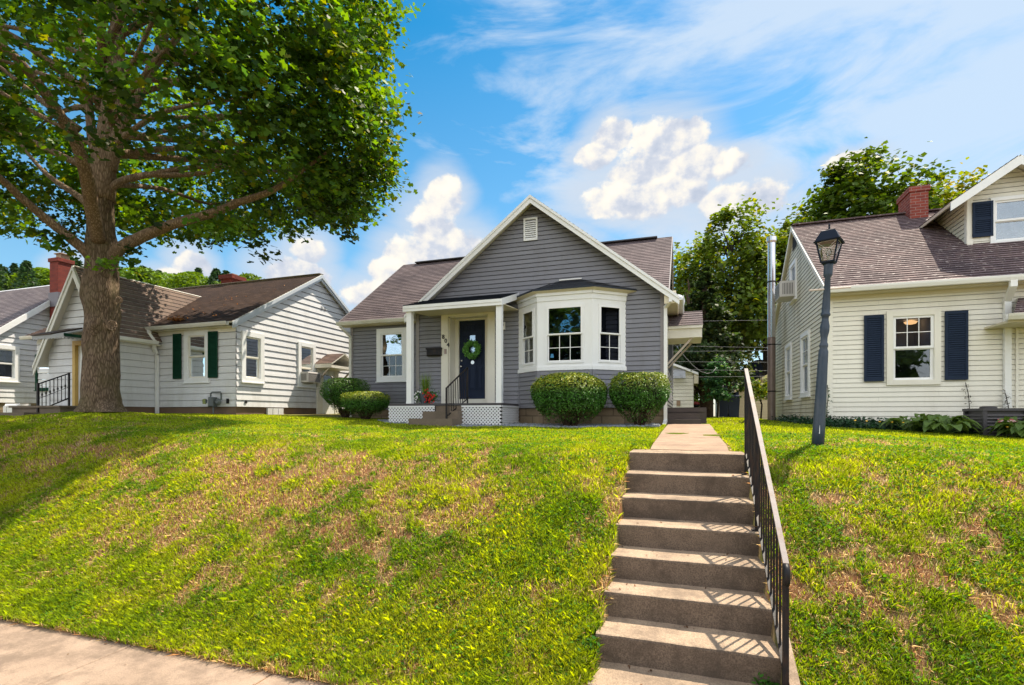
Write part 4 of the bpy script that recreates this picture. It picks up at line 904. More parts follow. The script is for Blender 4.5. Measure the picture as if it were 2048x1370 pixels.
    # things fixed to the wall: letter box, number, bell, lantern
    ma, _, mz1 = on_y(853.5, 697, 12.3); mb_, _, mz0 = on_y(882, 711, 12.3)
    l = MB(); l.bevbox(F, ma, mb_, mz0, mz1, 0.015, 0.13, 0.02); l.fbox(F, ma-0.01, mb_+0.01, mz1-0.035, mz1+0.012, 0.012, 0.145); l.build('mailbox', MT['black_metal'], H)
    for ch, u, v in (('8', 886.5, 674), ('0', 891.5, 682), ('4', 896, 690)):
        cu = bpy.data.curves.new('digit', 'FONT'); cu.body = ch; cu.size = 0.155; cu.extrude = 0.006; cu.align_x = 'CENTER'; cu.align_y = 'CENTER'; cu.resolution_u = 4; cu.offset = 0.002
        ob = bpy.data.objects.new('digit', cu); dg = bpy.context.evaluated_depsgraph_get(); col.objects.link(ob); dg.update(); me = bpy.data.meshes.new_from_object(ob.evaluated_get(dg)); bpy.data.objects.remove(ob)
        x, y, z = on_y(u, v, Y0-0.06); o = bpy.data.objects.new('house_number', me); col.objects.link(o); o.parent = H; o.location = Vector((x, y, z))-H.location; o.rotation_euler = (R(90), 0, 0); me.materials.clear(); me.materials.append(MT['black_metal'])
    x, y, z = on_y(891, 703, Y0-0.05); l = MB(); l.fbox(F, x-0.032, x+0.032, z-0.065, z+0.065, 0.05, 0.065); l.fbox(F, x-0.012, x+0.012, z-0.03, z+0.02, 0.065, 0.072); l.build('doorbell', MT['tarnished'], H)
    x, y, z = on_y(1006.5, 652, Y0); l = MB(); l.bevbox(F, x-0.06, x+0.06, z-0.10, z+0.09, 0.0, 0.05, 0.01); s = l.build('wall_plate', MT['plastic_white'], H)
    l = MB(); l.lathe((x-0.015, Y0-0.05, z+0.02), [(0.045, 0), (0.042, -0.05), (0.02, -0.06)], 14, 'y'); l.build('lamp', MT['black_metal'], s, True)
    # right side: canopy, deck and brackets over the side door
    cy0, cy1 = 13.35, 14.55; cx = 0.37; zr0, zr1 = 2.22, 2.66; ym = (cy0+cy1)/2
    pr = MB(); sl = MB(); Lc = math.hypot(ym-cy0, zr1-zr0)
    for (yy, vv) in ((cy0, (0, ym-cy0, zr1-zr0)), (cy1, (0, ym-cy1, zr1-zr0))): roof_plane(pr, sl, slope_frame(0, yy, zr0, (1,0,0), vv), Lc, lambda b: (XR+0.01, cx+0.02), 0.12, 0.012, 0.03)
    pr.build('side_canopy_roof', m1, H); sl.build('side_canopy_deck', MT['cream_trim'], H)
    t = MB(); t.box(XR+0.01, cx, cy0+0.02, cy0+0.05, zr0-0.30, zr0-0.03); t.box(cx-0.03, cx, cy0+0.05, cy1-0.02, zr0-0.30, zr0-0.03); t.box(XR+0.01, cx-0.03, cy0+0.05, cy1-0.02, zr0-0.30, zr0-0.27)
    t.box(XR+0.01, cx+0.01, cy0-0.03, cy0+0.02, zr0-0.075, zr0-0.032); t.build('side_canopy', MT['cream_trim'], H)
    for y in (cy0+0.12, cy1-0.15):
        t = MB(); t.beam((XR+0.02, y, 1.28), (cx-0.22, y, zr0-0.29), 0.035, 0.045); t.build('bracket', MT['wood_pale'], H)
    t = MB(); t.box(XR+0.0, 0.476, 13.5, 15.2, -0.5, 0.21); t.box(XR, 0.45, 13.48, 13.5, 0.10, 0.19); t.box(XR+0.0, 0.335, 13.2, 13.48, -0.5, 0.065); t.box(XR+0.0, 0.335, 12.9, 13.2, -0.5, -0.085); t.build('side_steps', MT['wood_dark'], H)
    t = MB(); x, y, z = on_x(1350, 617, XR+0.35); t.lathe((XR+0.25, 14.2, 3.0), [(0.0, 0), (0.15, 0.02), (0.2, 0.06)], 14, 'y'); t.beam((XR, 14.4, 2.85), (XR+0.25, 14.2, 3.0), 0.03, 0.03); t.build('satellite_dish', MT['dish'], H)
    t = MB(); t.fbox(side(XR), 13.9, 14.15, 0.40, 0.72, 0.02, 0.12); t.build('meter_box', MT['ac_light'], H)
    t = MB(); t.fbox(side(XR), 12.8, 13.3, 0.9, 2.4, 0.01, 0.05); t.build('side_window_casing', MT['cream_trim'], H)
grey_house()
# ================================================================ WHITE HOUSE ON THE LEFT
def gable_board(t, X, y0, z0, ya, za, y1, z1, h=0.14, w=0.03):
    for (ye, ze) in ((y0, z0), (y1, z1)):
        t.hexa([(X-w/2, ye, ze-h-0.03), (X+w/2, ye, ze-h-0.03), (X+w/2, ya, za-h-0.03), (X-w/2, ya, za-h-0.03), (X-w/2, ye, ze-0.02), (X+w/2, ye, ze-0.02), (X+w/2, ya, za-0.02), (X-w/2, ya, za-0.02)])
def side_door_canopy(H, Xw, ya, yb, zb, s=1):
    F = side(Xw, s); return F
def white_house():
    Yf, XR, XL, SB = 11.5, -12.2, -20.9, on_y(473, 813, 11.5)[2]
    ap = on_x(643, 549, XR+0.15); RY, RZ = ap[1], ap[2]; EY, EZ = 11.22, on_y(473, 641, 11.22)[2]; MS = (RZ-EZ)/(RY-EY); BY = 2*RY-EY
    H = thing('white_house', 'white shingled house with brown roof, green shutters and a steep front wing', 'house', (-15.5, 12.5, 0.0))
    F = front(Yf); EX = 0.195
    wx0, _, wt = on_y(378, 672, Yf); wx1, _, wb = on_y(412, 755, Yf)
    w = lap(MB(), F, SB, EZ-0.05, EX, 0.014, lambda b: (XL, XR), [opening(wx0, wx1, wb, wt)]); w.build('wall', MT['white_siding'], H)
    S = side(XR); w1 = (on_x(489, 0, XR)[1], on_x(519, 0, XR)[1], on_x(489, 755, XR)[2], on_x(489, 672, XR)[2]); w2 = (on_x(600, 0, XR)[1], on_x(624, 0, XR)[1], on_x(600, 766, XR)[2], on_x(600, 692, XR)[2])
    def sb(b): k = (RZ-0.1-b)/MS; return max(Yf, RY-k), min(BY-0.28, RY+k)
    w = lap(MB(), S, SB, RZ-0.12, EX, 0.024, sb, [opening(*w1), opening(*w2)], [RZ-0.1-MS*(RY-Yf)]); w.build('wall', MT['white_siding'], H)
    MB().fbox(front(BY-0.28), XL, XR, SB, EZ, -0.02, 0).build('wall', MT['white_siding'], H); lap(MB(), side(XL, -1), SB, RZ-0.12, EX, 0.02, sb, [], [RZ-0.1-MS*(RY-Yf)]).build('wall', MT['white_siding'], H)
    f = MB(); f.box(XL+.02, XR-.03, Yf+.03, BY-.3, -0.8, SB+0.004); f.build('foundation', MT['foundation'], H)
    L = math.hypot(RY-EY, RZ-EZ); rf, sl = MB(), MB(); X0, X1 = XL-0.2, XR+0.16
    for (yy, s) in ((EY, 1), (BY, -1)): roof_plane(rf, sl, slope_frame(0, yy, EZ, (1,0,0), (0, s*(RY-EY), RZ-EZ)), L, lambda b: (X0, X1), 0.13, 0.012)
    m1 = shingles('dark brown shingles', 'x', EZ, 0.13*(RZ-EZ)/L, 0.28, (0.135, 0.08, 0.056), (0.08, 0.048, 0.036), (0.03, 0.02, 0.017), None, 0.0)
    roof = rf.build('roof', m1, H); sl.build('roof_deck', MT['cream_trim'], H)
    c = MB(); c.beam((X0, RY, RZ+0.016), (X1, RY, RZ+0.016), 0.2, 0.02); c.build('ridge_cap', plain('worn ridge cap', (0.30, 0.26, 0.22), 0.9, 0.3), roof)
    t = MB(); gable_board(t, X1+0.015, EY, EZ, RY, RZ, BY, EZ, 0.10, 0.03); gable_board(t, X1-0.03, EY+0.05, EZ-0.06, RY, RZ-0.08, BY, EZ-0.06, 0.10, 0.05); t.build('rake_board', plain('pale blue grey trim', (0.50, 0.55, 0.62), 0.5, 0.08), H)
    sf = MB(); sf.box(-15.4, XR+0.02, EY+0.05, Yf, EZ-0.13, EZ-0.11); sf.fbox(F, -15.28, XR, EZ-0.24, EZ-0.11, 0, 0.03); sf.build('soffit', MT['cream_trim'], H)
    gutter((-15.55, EY, EZ-0.01), (X1-0.12, EY, EZ-0.01), H, 'gutter', 0.12); gutter((XL-0.2, EY, EZ-0.01), (-17.6, EY, EZ-0.01), H, 'gutter', 0.12)
    # small chimney on the ridge
    cx = on_y(464, 0, RY+0.3)[0]; ct = on_y(464, 553, RY+0.3)[2]; ch = MB(); ch.box(cx-0.27, cx+0.27, RY+0.05, RY+0.6, RZ-0.5, ct-0.08); ch.box(cx-0.33, cx+0.33, RY-0.01, RY+0.66, ct-0.15, ct); chm = ch.build('chimney', MT['brick_dark'], roof)
    k = MB(); k.box(cx-0.13, cx+0.13, RY+0.2, RY+0.45, ct+0.002, ct+0.09); k.build('flue', MT['clay'], H)
    window(F, wx0, wx1, wb, wt, H, tw=0.15, lower=(1, 1), gl='glass_dark', sash='cream_trim', sf=0.045, curtain=('curtain', 0.35, 1.0, 0.05, 0.47), room='dark', deep=0.6)
    sx = [on_y(u, 0, Yf)[0] for u in (348.5, 364.5, 418.5, 437)]; st, sb_ = on_y(357, 668, Yf)[2], on_y(357, 758, Yf)[2]
    shutter(F, sx[0], sx[1], sb_, st, H, 'shutter_green'); shutter(F, sx[2], sx[3], sb_, st, H, 'shutter_green')
    window(S, w1[0], w1[1], w1[2], w1[3], H, tw=0.14, lower=(1, 1), gl='glass_dark', sash='cream_trim', sf=0.05, proud=0.06)
    window(S, w2[0], w2[1], w2[2], w2[3], H, tw=0.13, lower=(1, 1), gl='glass_dark', sash='cream_trim', sf=0.05, proud=0.06, half=0.42)
    # downspout in the inner corner
    dx = -15.2; downspout([(dx+0.02, EY-0.06, EZ-0.1), (dx+0.03, EY-0.06, EZ-0.2), (dx+0.11, EY+0.05, EZ-0.42), (dx-0.02, EY+0.12, EZ-0.62), (dx-0.02, Yf-0.06, EZ-0.8), (dx-0.02, Yf-0.06, 0.10)], H, 'white_gutter', 0.09, 0.07)
    # steep front wing
    WX, WL, WY = -15.3, -17.55, 9.95; RX, RWZ = -16.15, 4.20; ex1, ez1 = -15.08, 2.24; SR = (RWZ-ez1)/(ex1-RX); ex0, ez0 = -17.85, 1.45; SL = (RWZ-ez0)/(RX-ex0)
    FW = front(WY)
    def wb_(b): return max(WL, RX-(RWZ-0.08-b)/SL), min(WX, RX+(RWZ-0.08-b)/SR)
    w = lap(MB(), FW, SB, RWZ-0.1, EX, 0.014, wb_, [(-16.47, -15.5, SB, 2.12)], [1.86, 2.6]); w.build('wall', MT['white_siding'], H)
    lap(MB(), side(WX), SB, 2.25, EX, 0.014, lambda b: (WY, Yf)).build('wall', MT['white_siding'], H); lap(MB(), side(WL, -1), SB, 1.5, EX, 0.014, lambda b: (WY, Yf)).build('wall', MT['white_siding'], H)
    f = MB(); f.box(WL+.03, WX-.03, WY+.03, Yf+0.1, -0.8, SB+0.003); f.build('foundation', MT['foundation'], H)
    rf, sl = MB(), MB()
    for (ex, ez) in ((ex1, ez1), (ex0, ez0)):
        roof_plane(rf, sl, slope_frame(ex, 0, ez, (0,1,0), (RX-ex, 0, RWZ-ez)), math.hypot(RX-ex, RWZ-ez), lambda b: (WY-0.2, 14.4), 0.15, 0.014)
    m2 = shingles('tan brown shingles', 'y', ez1, 0.15*math.sin(math.atan(SR)), 0.32, (0.26, 0.185, 0.145), (0.20, 0.14, 0.115), (0.05, 0.035, 0.03))
    rf.build('roof', m2, H); sl.build('roof_deck', MT['cream_trim'], H)
    t = MB()
    for (ex, ez) in ((ex1, ez1), (ex0, ez0)):
        y = WY-0.2; t.hexa([(ex, y-.03, ez-0.30), (RX, y-.03, RWZ-0.34), (RX, y, RWZ-0.34), (ex, y, ez-0.30), (ex, y-.03, ez-0.02), (RX, y-.03, RWZ-0.02), (RX, y, RWZ-0.02), (ex, y, ez-0.02)])
        t.hexa([(ex, y-.05, ez-0.12), (RX, y-.05, RWZ-0.14), (RX, y-.031, RWZ-0.14), (ex, y-.031, ez-0.12), (ex, y-.05, ez-0.02), (RX, y-.05, RWZ-0.02), (RX, y-.031, RWZ-0.02), (ex, y-.031, ez-0.02)])
    t.build('rake_board', MT['gutter'], H)
    gutter((ex1-0.01, WY-0.2, ez1+0.0), (ex1-0.01, EY+0.1, ez1), H, 'white_gutter', out=(1,0,0)); t = MB(); t.box(WX, ex1-0.02, WY, Yf, ez1-0.12, ez1-0.09); t.build('soffit', MT['cream_trim'], H)
    # door with ochre casing, awning, stoop and rail
    d = MB(); d.fbox(FW, -16.47, -16.36, SB, 2.12, -0.05, 0.05); d.fbox(FW, -15.61, -15.5, SB, 2.12, -0.05, 0.05); d.fbox(FW, -16.36, -15.61, 2.0, 2.12, -0.05, 0.05); d.build('door_frame', MT['yellow'], H)
    d = MB(); d.fbox(FW, -16.36, -15.61, SB, 2.0, -0.1, -0.04); d.fbox(FW, -16.25, -15.72, SB+.15, SB+0.8, -0.04, -0.025); d.fbox(FW, -16.25, -15.72, SB+0.95, SB+1.5, -0.04, -0.025); d.build('door', MT['white'], H)
    a = MB(); ax0, ax1, ay, az_, azb = -16.75, -15.45, 9.1, 2.13, 2.42
    a.hexa([(ax0, ay, az_), (ax1, ay, az_), (ax1, WY-.02, azb), (ax0, WY-.02, azb), (ax0, ay, az_+0.03), (ax1, ay, az_+0.03), (ax1, WY-.02, azb+.03), (ax0, WY-.02, azb+.03)])
    for i in range(9): y0 = ay+(WY-ay)*i/9; z0 = az_+(azb-az_)*i/9; a.box(ax0, ax1, y0+0.01, y0+0.03, z0+0.03, z0+0.045)
    an = a.build('awning', MT['awning'], H)
    a = MB(); xm = ax0+(ax1-ax0)*.62; a.hexa([(ax0-.02, ay-.02, az_+.031), (xm, ay-.02, az_+.031), (xm-.15, WY-.02, azb+.031), (ax0-.02, WY-.02, azb+.031), (ax0-.02, ay-.02, az_+.06), (xm, ay-.02, az_+.06), (xm-.15, WY-.02, azb+.07), (ax0-.02, WY-.02, azb+.07)]); a.build('awning_top', MT['awning_dark'], an)
    s = MB(); n = 22; pts = [(ax0+(ax1-ax0)*i/n, ay) for i in range(n+1)]+[(ax1, ay+(WY-.05-ay)*i/16) for i in range(1, 17)]
    for i, (p, q) in enumerate(zip(pts[:-1], pts[1:])):
        zt = az_+0.0+(max(p[1]-ay, 0))*0.0; d0, d1 = 0.075+0.02*math.cos(i*math.pi), 0.075+0.02*math.cos((i+1)*math.pi); s.hexa([(p[0], p[1], zt-d0), (q[0], q[1], zt-d1), (q[0]-.008, q[1]+.008, zt-d1), (p[0]-.008, p[1]+.008, zt-d0), (p[0], p[1], zt), (q[0], q[1], zt), (q[0]-.008, q[1]+.008, zt), (p[0]-.008, p[1]+.008, zt)])
    s.build('valance', MT['awning'], an)
    s = MB(); s.box(ax1, ax1+0.012, ay-0.01, WY-.03, az_-0.03, az_+0.05); s.build('awning_edge', MT['shutter_green'], an);
    p = MB(); p.box(-17.3, -15.35, 8.95, WY-0.02, -0.4, SB-0.05); p.box(-17.35, -15.3, 8.9, WY-0.02, SB-0.05, SB+0.0); p.build('stoop', MT['porch'], H); p = MB(); p.box(-17.4, -16.05, 8.55, 8.9, -0.4, SB-0.18); p.build('stoop_step', MT['porch'], H)
    r = MB(); X = -16.2; A, B = Vector(on_x(76, 768, X)), Vector(on_x(138, 747, X)); C, D = Vector(on_x(76, 822, X)), Vector(on_x(138, 796, X)); r.beam(A, B, 0.03, 0.03); r.beam(C, D, 0.02, 0.03); r.beam(A.lerp(C, .55), B.lerp(D, .55), 0.012, 0.012)
    for i in range(1, 8): q0, q1 = C.lerp(D, i/8), A.lerp(B, i/8); r.beam(q0, q1, 0.014, 0.014); mid = q0.lerp(q1, 0.55); r.blob(mid, (0.022, 0.022, 0.05), 6, 4)
    r.box(X-.025, X+.025, A.y-.025, A.y+.025, -0.1, A.z+.03); r.box(X-.02, X+.02, B.y-.02, B.y+.02, SB, B.z+.02); r.build('stoop_rail', MT['black_metal'], H)
    # window with green trim on the far left of the front wall
    g0, g1 = on_y(92, 0, Yf)[0], on_y(103, 0, Yf)[0]; window(F, g0-0.4, g1-0.05, 0.95, 2.0, H, tw=0.09, trim='shutter_green', lower=(1, 1), gl='glass_dark', deep=0.3)
    # side door with little canopy
    dy0, dy1 = on_x(643, 0, XR)[1], on_x(668, 0, XR)[1]; d = MB(); d.fbox(S, dy0-0.28, dy0, -0.3, 1.72, 0, 0.05); d.fbox(S, dy1, dy1+0.2, -0.3, 1.72, 0, 0.05); d.fbox(S, dy0, dy1, 1.62, 1.72, 0, 0.05); d.build('door_frame', MT['cream_trim'], H)
    d = MB(); d.fbox(S, dy0, dy1, -0.3, 1.62, 0.0, 0.03); dr = d.build('side_door', MT['white'], H); d = MB(); d.fbox(S, dy0+0.08, dy1-0.10, 0.60, 1.45, 0.03, 0.036); d.build('pane', MT['glass_dark'], dr)
    rf, sl = MB(), MB(); c0, c1 = dy0-0.42, dy1+0.35; ym = (c0+c1)/2; zc_, zr_ = 1.80, 2.22; ox = XR+0.75
    sh = shingles('canopy shingles', 'x', zc_, 0.1, 0.25, (0.24, 0.16, 0.13), (0.16, 0.105, 0.09), (0.045, 0.03, 0.03))
    for (yy, s_) in ((c0, 1), (c1, -1)): roof_plane(rf, sl, slope_frame(0, yy, zc_, (1,0,0), (0, s_*(ym-c0), zr_-zc_)), math.hypot(ym-c0, zr_-zc_), lambda b: (XR+0.01, ox), 0.12, 0.012, 0.04)
    rf.build('canopy_roof', sh, H); sl.build('canopy_deck', MT['cream_trim'], H)
    t = MB(); t.box(XR+.01, ox-0.02, c0+0.03, c1-0.03, zc_-0.13, zc_-0.09); t.box(XR+.01, ox-0.01, c0+0.01, c0+0.03, zc_-0.14, zc_-0.03); t.box(ox-0.04, ox-0.015, c0+0.03, c1-0.03, zc_-0.14, zc_-0.05); t.build('canopy_soffit', MT['cream_trim'], H)
    for y in (c0+0.1, c1-0.12): t = MB(); t.beam((XR+.02, y, 1.15), (ox-0.15, y, zc_-0.13), 0.05, 0.05); t.build('bracket', MT['wood_pale'], H)
    # vents, spout hole
    for (u, v, mt) in ((479.5+11, 804, 'dark'),): y = on_x(u, 0, XR)[1]; z = on_x(u, v, XR)[2]; t = MB(); t.lathe((XR+0.02, y, z), [(0.045, 0), (0.045, 0.02)], 10, 'x'); t.build('vent_hole', MT[mt], H)
    x = on_y(456.5, 0, Yf)[0]; t = MB(); t.fbox(F, x-0.045, x+0.045, 0.36, 0.50, 0, 0.03); t.build('outlet', MT['dark'], H)
    for (yy, zz) in ((on_x(641, 0, XR)[1]+k*0.16, 3.85-j*0.05) for k in (0, 1) for j in range(3)): t = MB(); t.fbox(S, yy, yy+0.1, zz, zz+0.012, 0.02, 0.028); t.build('gable_slot', MT['dark'], H)
    # cellar hatch leaves along the side foundation
    for i, (u0, u1) in enumerate(((533, 542), (543.5, 553), (554.5, 564))):
        ya, yb = on_x(u0, 0, XR)[1], on_x(u1, 0, XR)[1]; t = MB(); t.fbox(S, ya, yb, -0.1, SB-0.03, 0.0, 0.06); t.build('cellar_panel', MT['white_siding'], H)
    # gas meter on the front wall
    gx = on_y(424, 0, 11.35)[0]; gz0 = on_y(424, 815, 11.35)[2]; G = MB(); G.bevbox(front(11.36), gx-0.10, gx+0.09, gz0+0.02, gz0+0.30, -0.08, 0.08, 0.03); G.lathe((gx-0.16, 11.28, gz0+0.18), [(0.07, 0), (0.07, -0.05)], 12, 'y')
    G.tube([(gx-0.06, 11.36, gz0+0.28), (gx-0.06, 11.36, gz0+0.40), (gx+0.0, 11.36, gz0+0.44), (gx+0.30, 11.36, gz0+0.44), (gx+0.33, 11.36, gz0+0.40), (gx+0.33, 11.36, gz0+0.22)], 0.022, 8); G.lathe((gx+0.25, 11.33, gz0+0.16), [(0.09, 0.03), (0.10, 0), (0.05, -0.05)], 14, 'y'); G.tube([(gx+0.33, 11.36, gz0+0.22), (gx+0.10, 11.36, gz0+0.16)], 0.02, 6); G.tube([(gx+0.04, 11.36, gz0+0.05), (gx+0.04, 11.36, -0.05)], 0.022, 8)
    gm = G.build('gas_meter', MT['gas_meter'], H); G = MB(); G.fbox(front(11.22), gx-0.21, gx-0.11, gz0+0.10, gz0+0.24, -0.03, 0.0); G.build('meter_dial', MT['meter_green'], gm)
    return dict(S=S, w2=w2, XR=XR)
WH = white_house()
def window_ac(F, a0, a1, b0, b1, depth, label):
    c = F((a0+a1)/2, b0, 0); t = thing('window_air_conditioner', label, 'air conditioner', c)
    m_ = MB(); m_.bevbox(F, a0, a1, b0, b1, 0.0, depth, 0.015); body = m_.build('housing', MT['ac_light'], t)
    g = MB(); g.fbox(F, a0+0.04, a1-0.04, b0+0.04, b1-0.05, depth, depth+0.004); gr = g.build('grille', MT['ac_dark'], t)
    g = MB(); n = 9
    for i in range(n): b = b0+0.05+(b1-b0-0.12)*i/n; g.fbox(F, a0+0.04, a1-0.04, b, b+0.008, depth+0.004, depth+0.01)
    for f_ in (0.0, 1.0):
        pass
    g.build('fins', MT['ac_light'], gr)
    s = MB()
    for i in range(7): n0 = depth*(0.25+0.09*i); s.hexa([F(a0-0.003, b0+0.06, n0), F(a0-0.001, b0+0.06, n0), F(a0-0.001, b0+0.06, n0+0.015), F(a0-0.003, b0+0.06, n0+0.015), F(a0-0.003, b1-0.06, n0), F(a0-0.001, b1-0.06, n0), F(a0-0.001, b1-0.06, n0+0.015), F(a0-0.003, b1-0.06, n0+0.015)])
    s.build('side_louvre', MT['ac_dark'], t)
w2 = WH['w2']; window_ac(WH['S'], w2[0]-0.03, w2[1]+0.04, w2[2]+0.02, w2[2]+0.37, 0.34, 'pale air conditioner sticking out of the side window of the white house')

# ================================================================ FAR LEFT HOUSE
def far_house():
    X = -23.3; ap = on_x(158, 560, X); RY, RZ = ap[1]+0.15, ap[2]; lo = on_x(0, 655, X); MS = (RZ-lo[2])/(RY-lo[1]); EY = RY-4.6; EZ = RZ-MS*4.6; SB = on_x(60, 806, X)[2]
    H = thing('far_white_house', 'white clapboard house at the far left with grey roof and tall red brick chimney', 'house', (-27, 12, 0.0))
    S = side(X-0.15); XW = X-0.15; w0 = (on_x(0, 0, XW)[1]-0.5, on_x(28, 0, XW)[1], on_x(28, 757, XW)[2], on_x(28, 700, XW)[2])
    def sb(b): k = (RZ-0.12-b)/MS; return max(EY+0.3, RY-k), min(2*RY-EY-0.3, RY+k)
    w = lap(MB(), S, SB, RZ-0.14, 0.20, 0.022, sb, [opening(*w0)], [RZ-0.12-MS*(RY-EY-0.3)]); w.build('wall', MT['white_siding'], H)
    w = lap(MB(), front(EY+0.3), SB, EZ+0.1, 0.20, 0.02, lambda b: (XW-9, XW)); w.build('wall', MT['white_siding'], H)
    f = MB(); f.box(XW-9, XW-0.03, EY+0.33, 2*RY-EY-0.3, -0.8, SB+0.01); f.build('foundation', MT['block'], H)
    L = math.hypot(RY-EY, RZ-EZ); rf, sl = MB(), MB()
    for (yy, s) in ((EY, 1), (2*RY-EY, -1)): roof_plane(rf, sl, slope_frame(0, yy, EZ, (1,0,0), (0, s*(RY-EY), RZ-EZ)), L, lambda b: (XW-9.2, X), 0.13, 0.012)
    m1 = shingles('grey shingles', 'x', EZ, 0.13*(RZ-EZ)/L, 0.28, (0.24, 0.20, 0.20), (0.16, 0.135, 0.14), (0.06, 0.05, 0.06)); roof = rf.build('roof', m1, H); sl.build('roof_deck', MT['white'], H)
    t = MB(); gable_board(t, X+0.015, EY, EZ, RY, RZ, 2*RY-EY, EZ, 0.22, 0.03); t.build('rake_board', MT['white'], H)
    window(S, *w0, H, tw=0.14, lower=(1, 1), gl='glass_dark', gu='glass', proud=0.06, sf=0.05, room='room_blue')
    # tall brick chimney on the front slope
    cy = RY-1.15; cx = on_y(108, 0, cy)[0]; zt = on_y(108, 516, cy)[2]; c = MB(); c.box(cx-0.25, cx+0.25, cy, cy+0.5, EZ, zt-0.12); c.box(cx-0.29, cx+0.29, cy-0.04, cy+0.54, zt-0.14, zt); c.build('chimney', MT['brick_dark'], H)
    c = MB(); c.box(cx-0.14, cx+0.14, cy+0.15, cy+0.45, zt, zt+0.2); c.box(cx-0.2, cx+0.2, cy+0.1, cy+0.5, zt+0.2, zt+0.23); c.tube([(cx, cy+0.3, zt+0.2), (cx, cy+0.3, zt+0.42)], 0.008, 5); c.build('flue', MT['clay'], H)
    c = MB(); zz = RZ-MS*(RY-cy); c.box(cx-0.28, cx+0.28, cy-0.03, cy+0.2, zz-0.3, zz+0.25); c.build('flashing', MT['flashing'], H)
far_house()
bx = at(30, 822, 15.2); T = thing('white_hatch_cover', 'white plastic window well cover on the grass at the far left edge', 'cover', (bx[0], bx[1], gz(bx[0], bx[1])))
mb = MB(); z = gz(bx[0], bx[1]); mb.bevbox(front(bx[1]), bx[0]-0.34, bx[0]+0.34, z-0.02, z+0.34, -0.2, 0.1, 0.05); mb.build('shell', MT['plastic_white'], T)
mb = MB()
for a, b in ((-0.30, -0.16), (0.16, 0.30)): mb.fbox(front(bx[1]), bx[0]+a, bx[0]+b, z, z+0.27, 0.10, 0.13)
mb.fbox(front(bx[1]), bx[0]-0.14, bx[0]+0.14, z+0.06, z+0.22, 0.10, 0.125); mb.build('ribs', MT['plastic_white'], T)

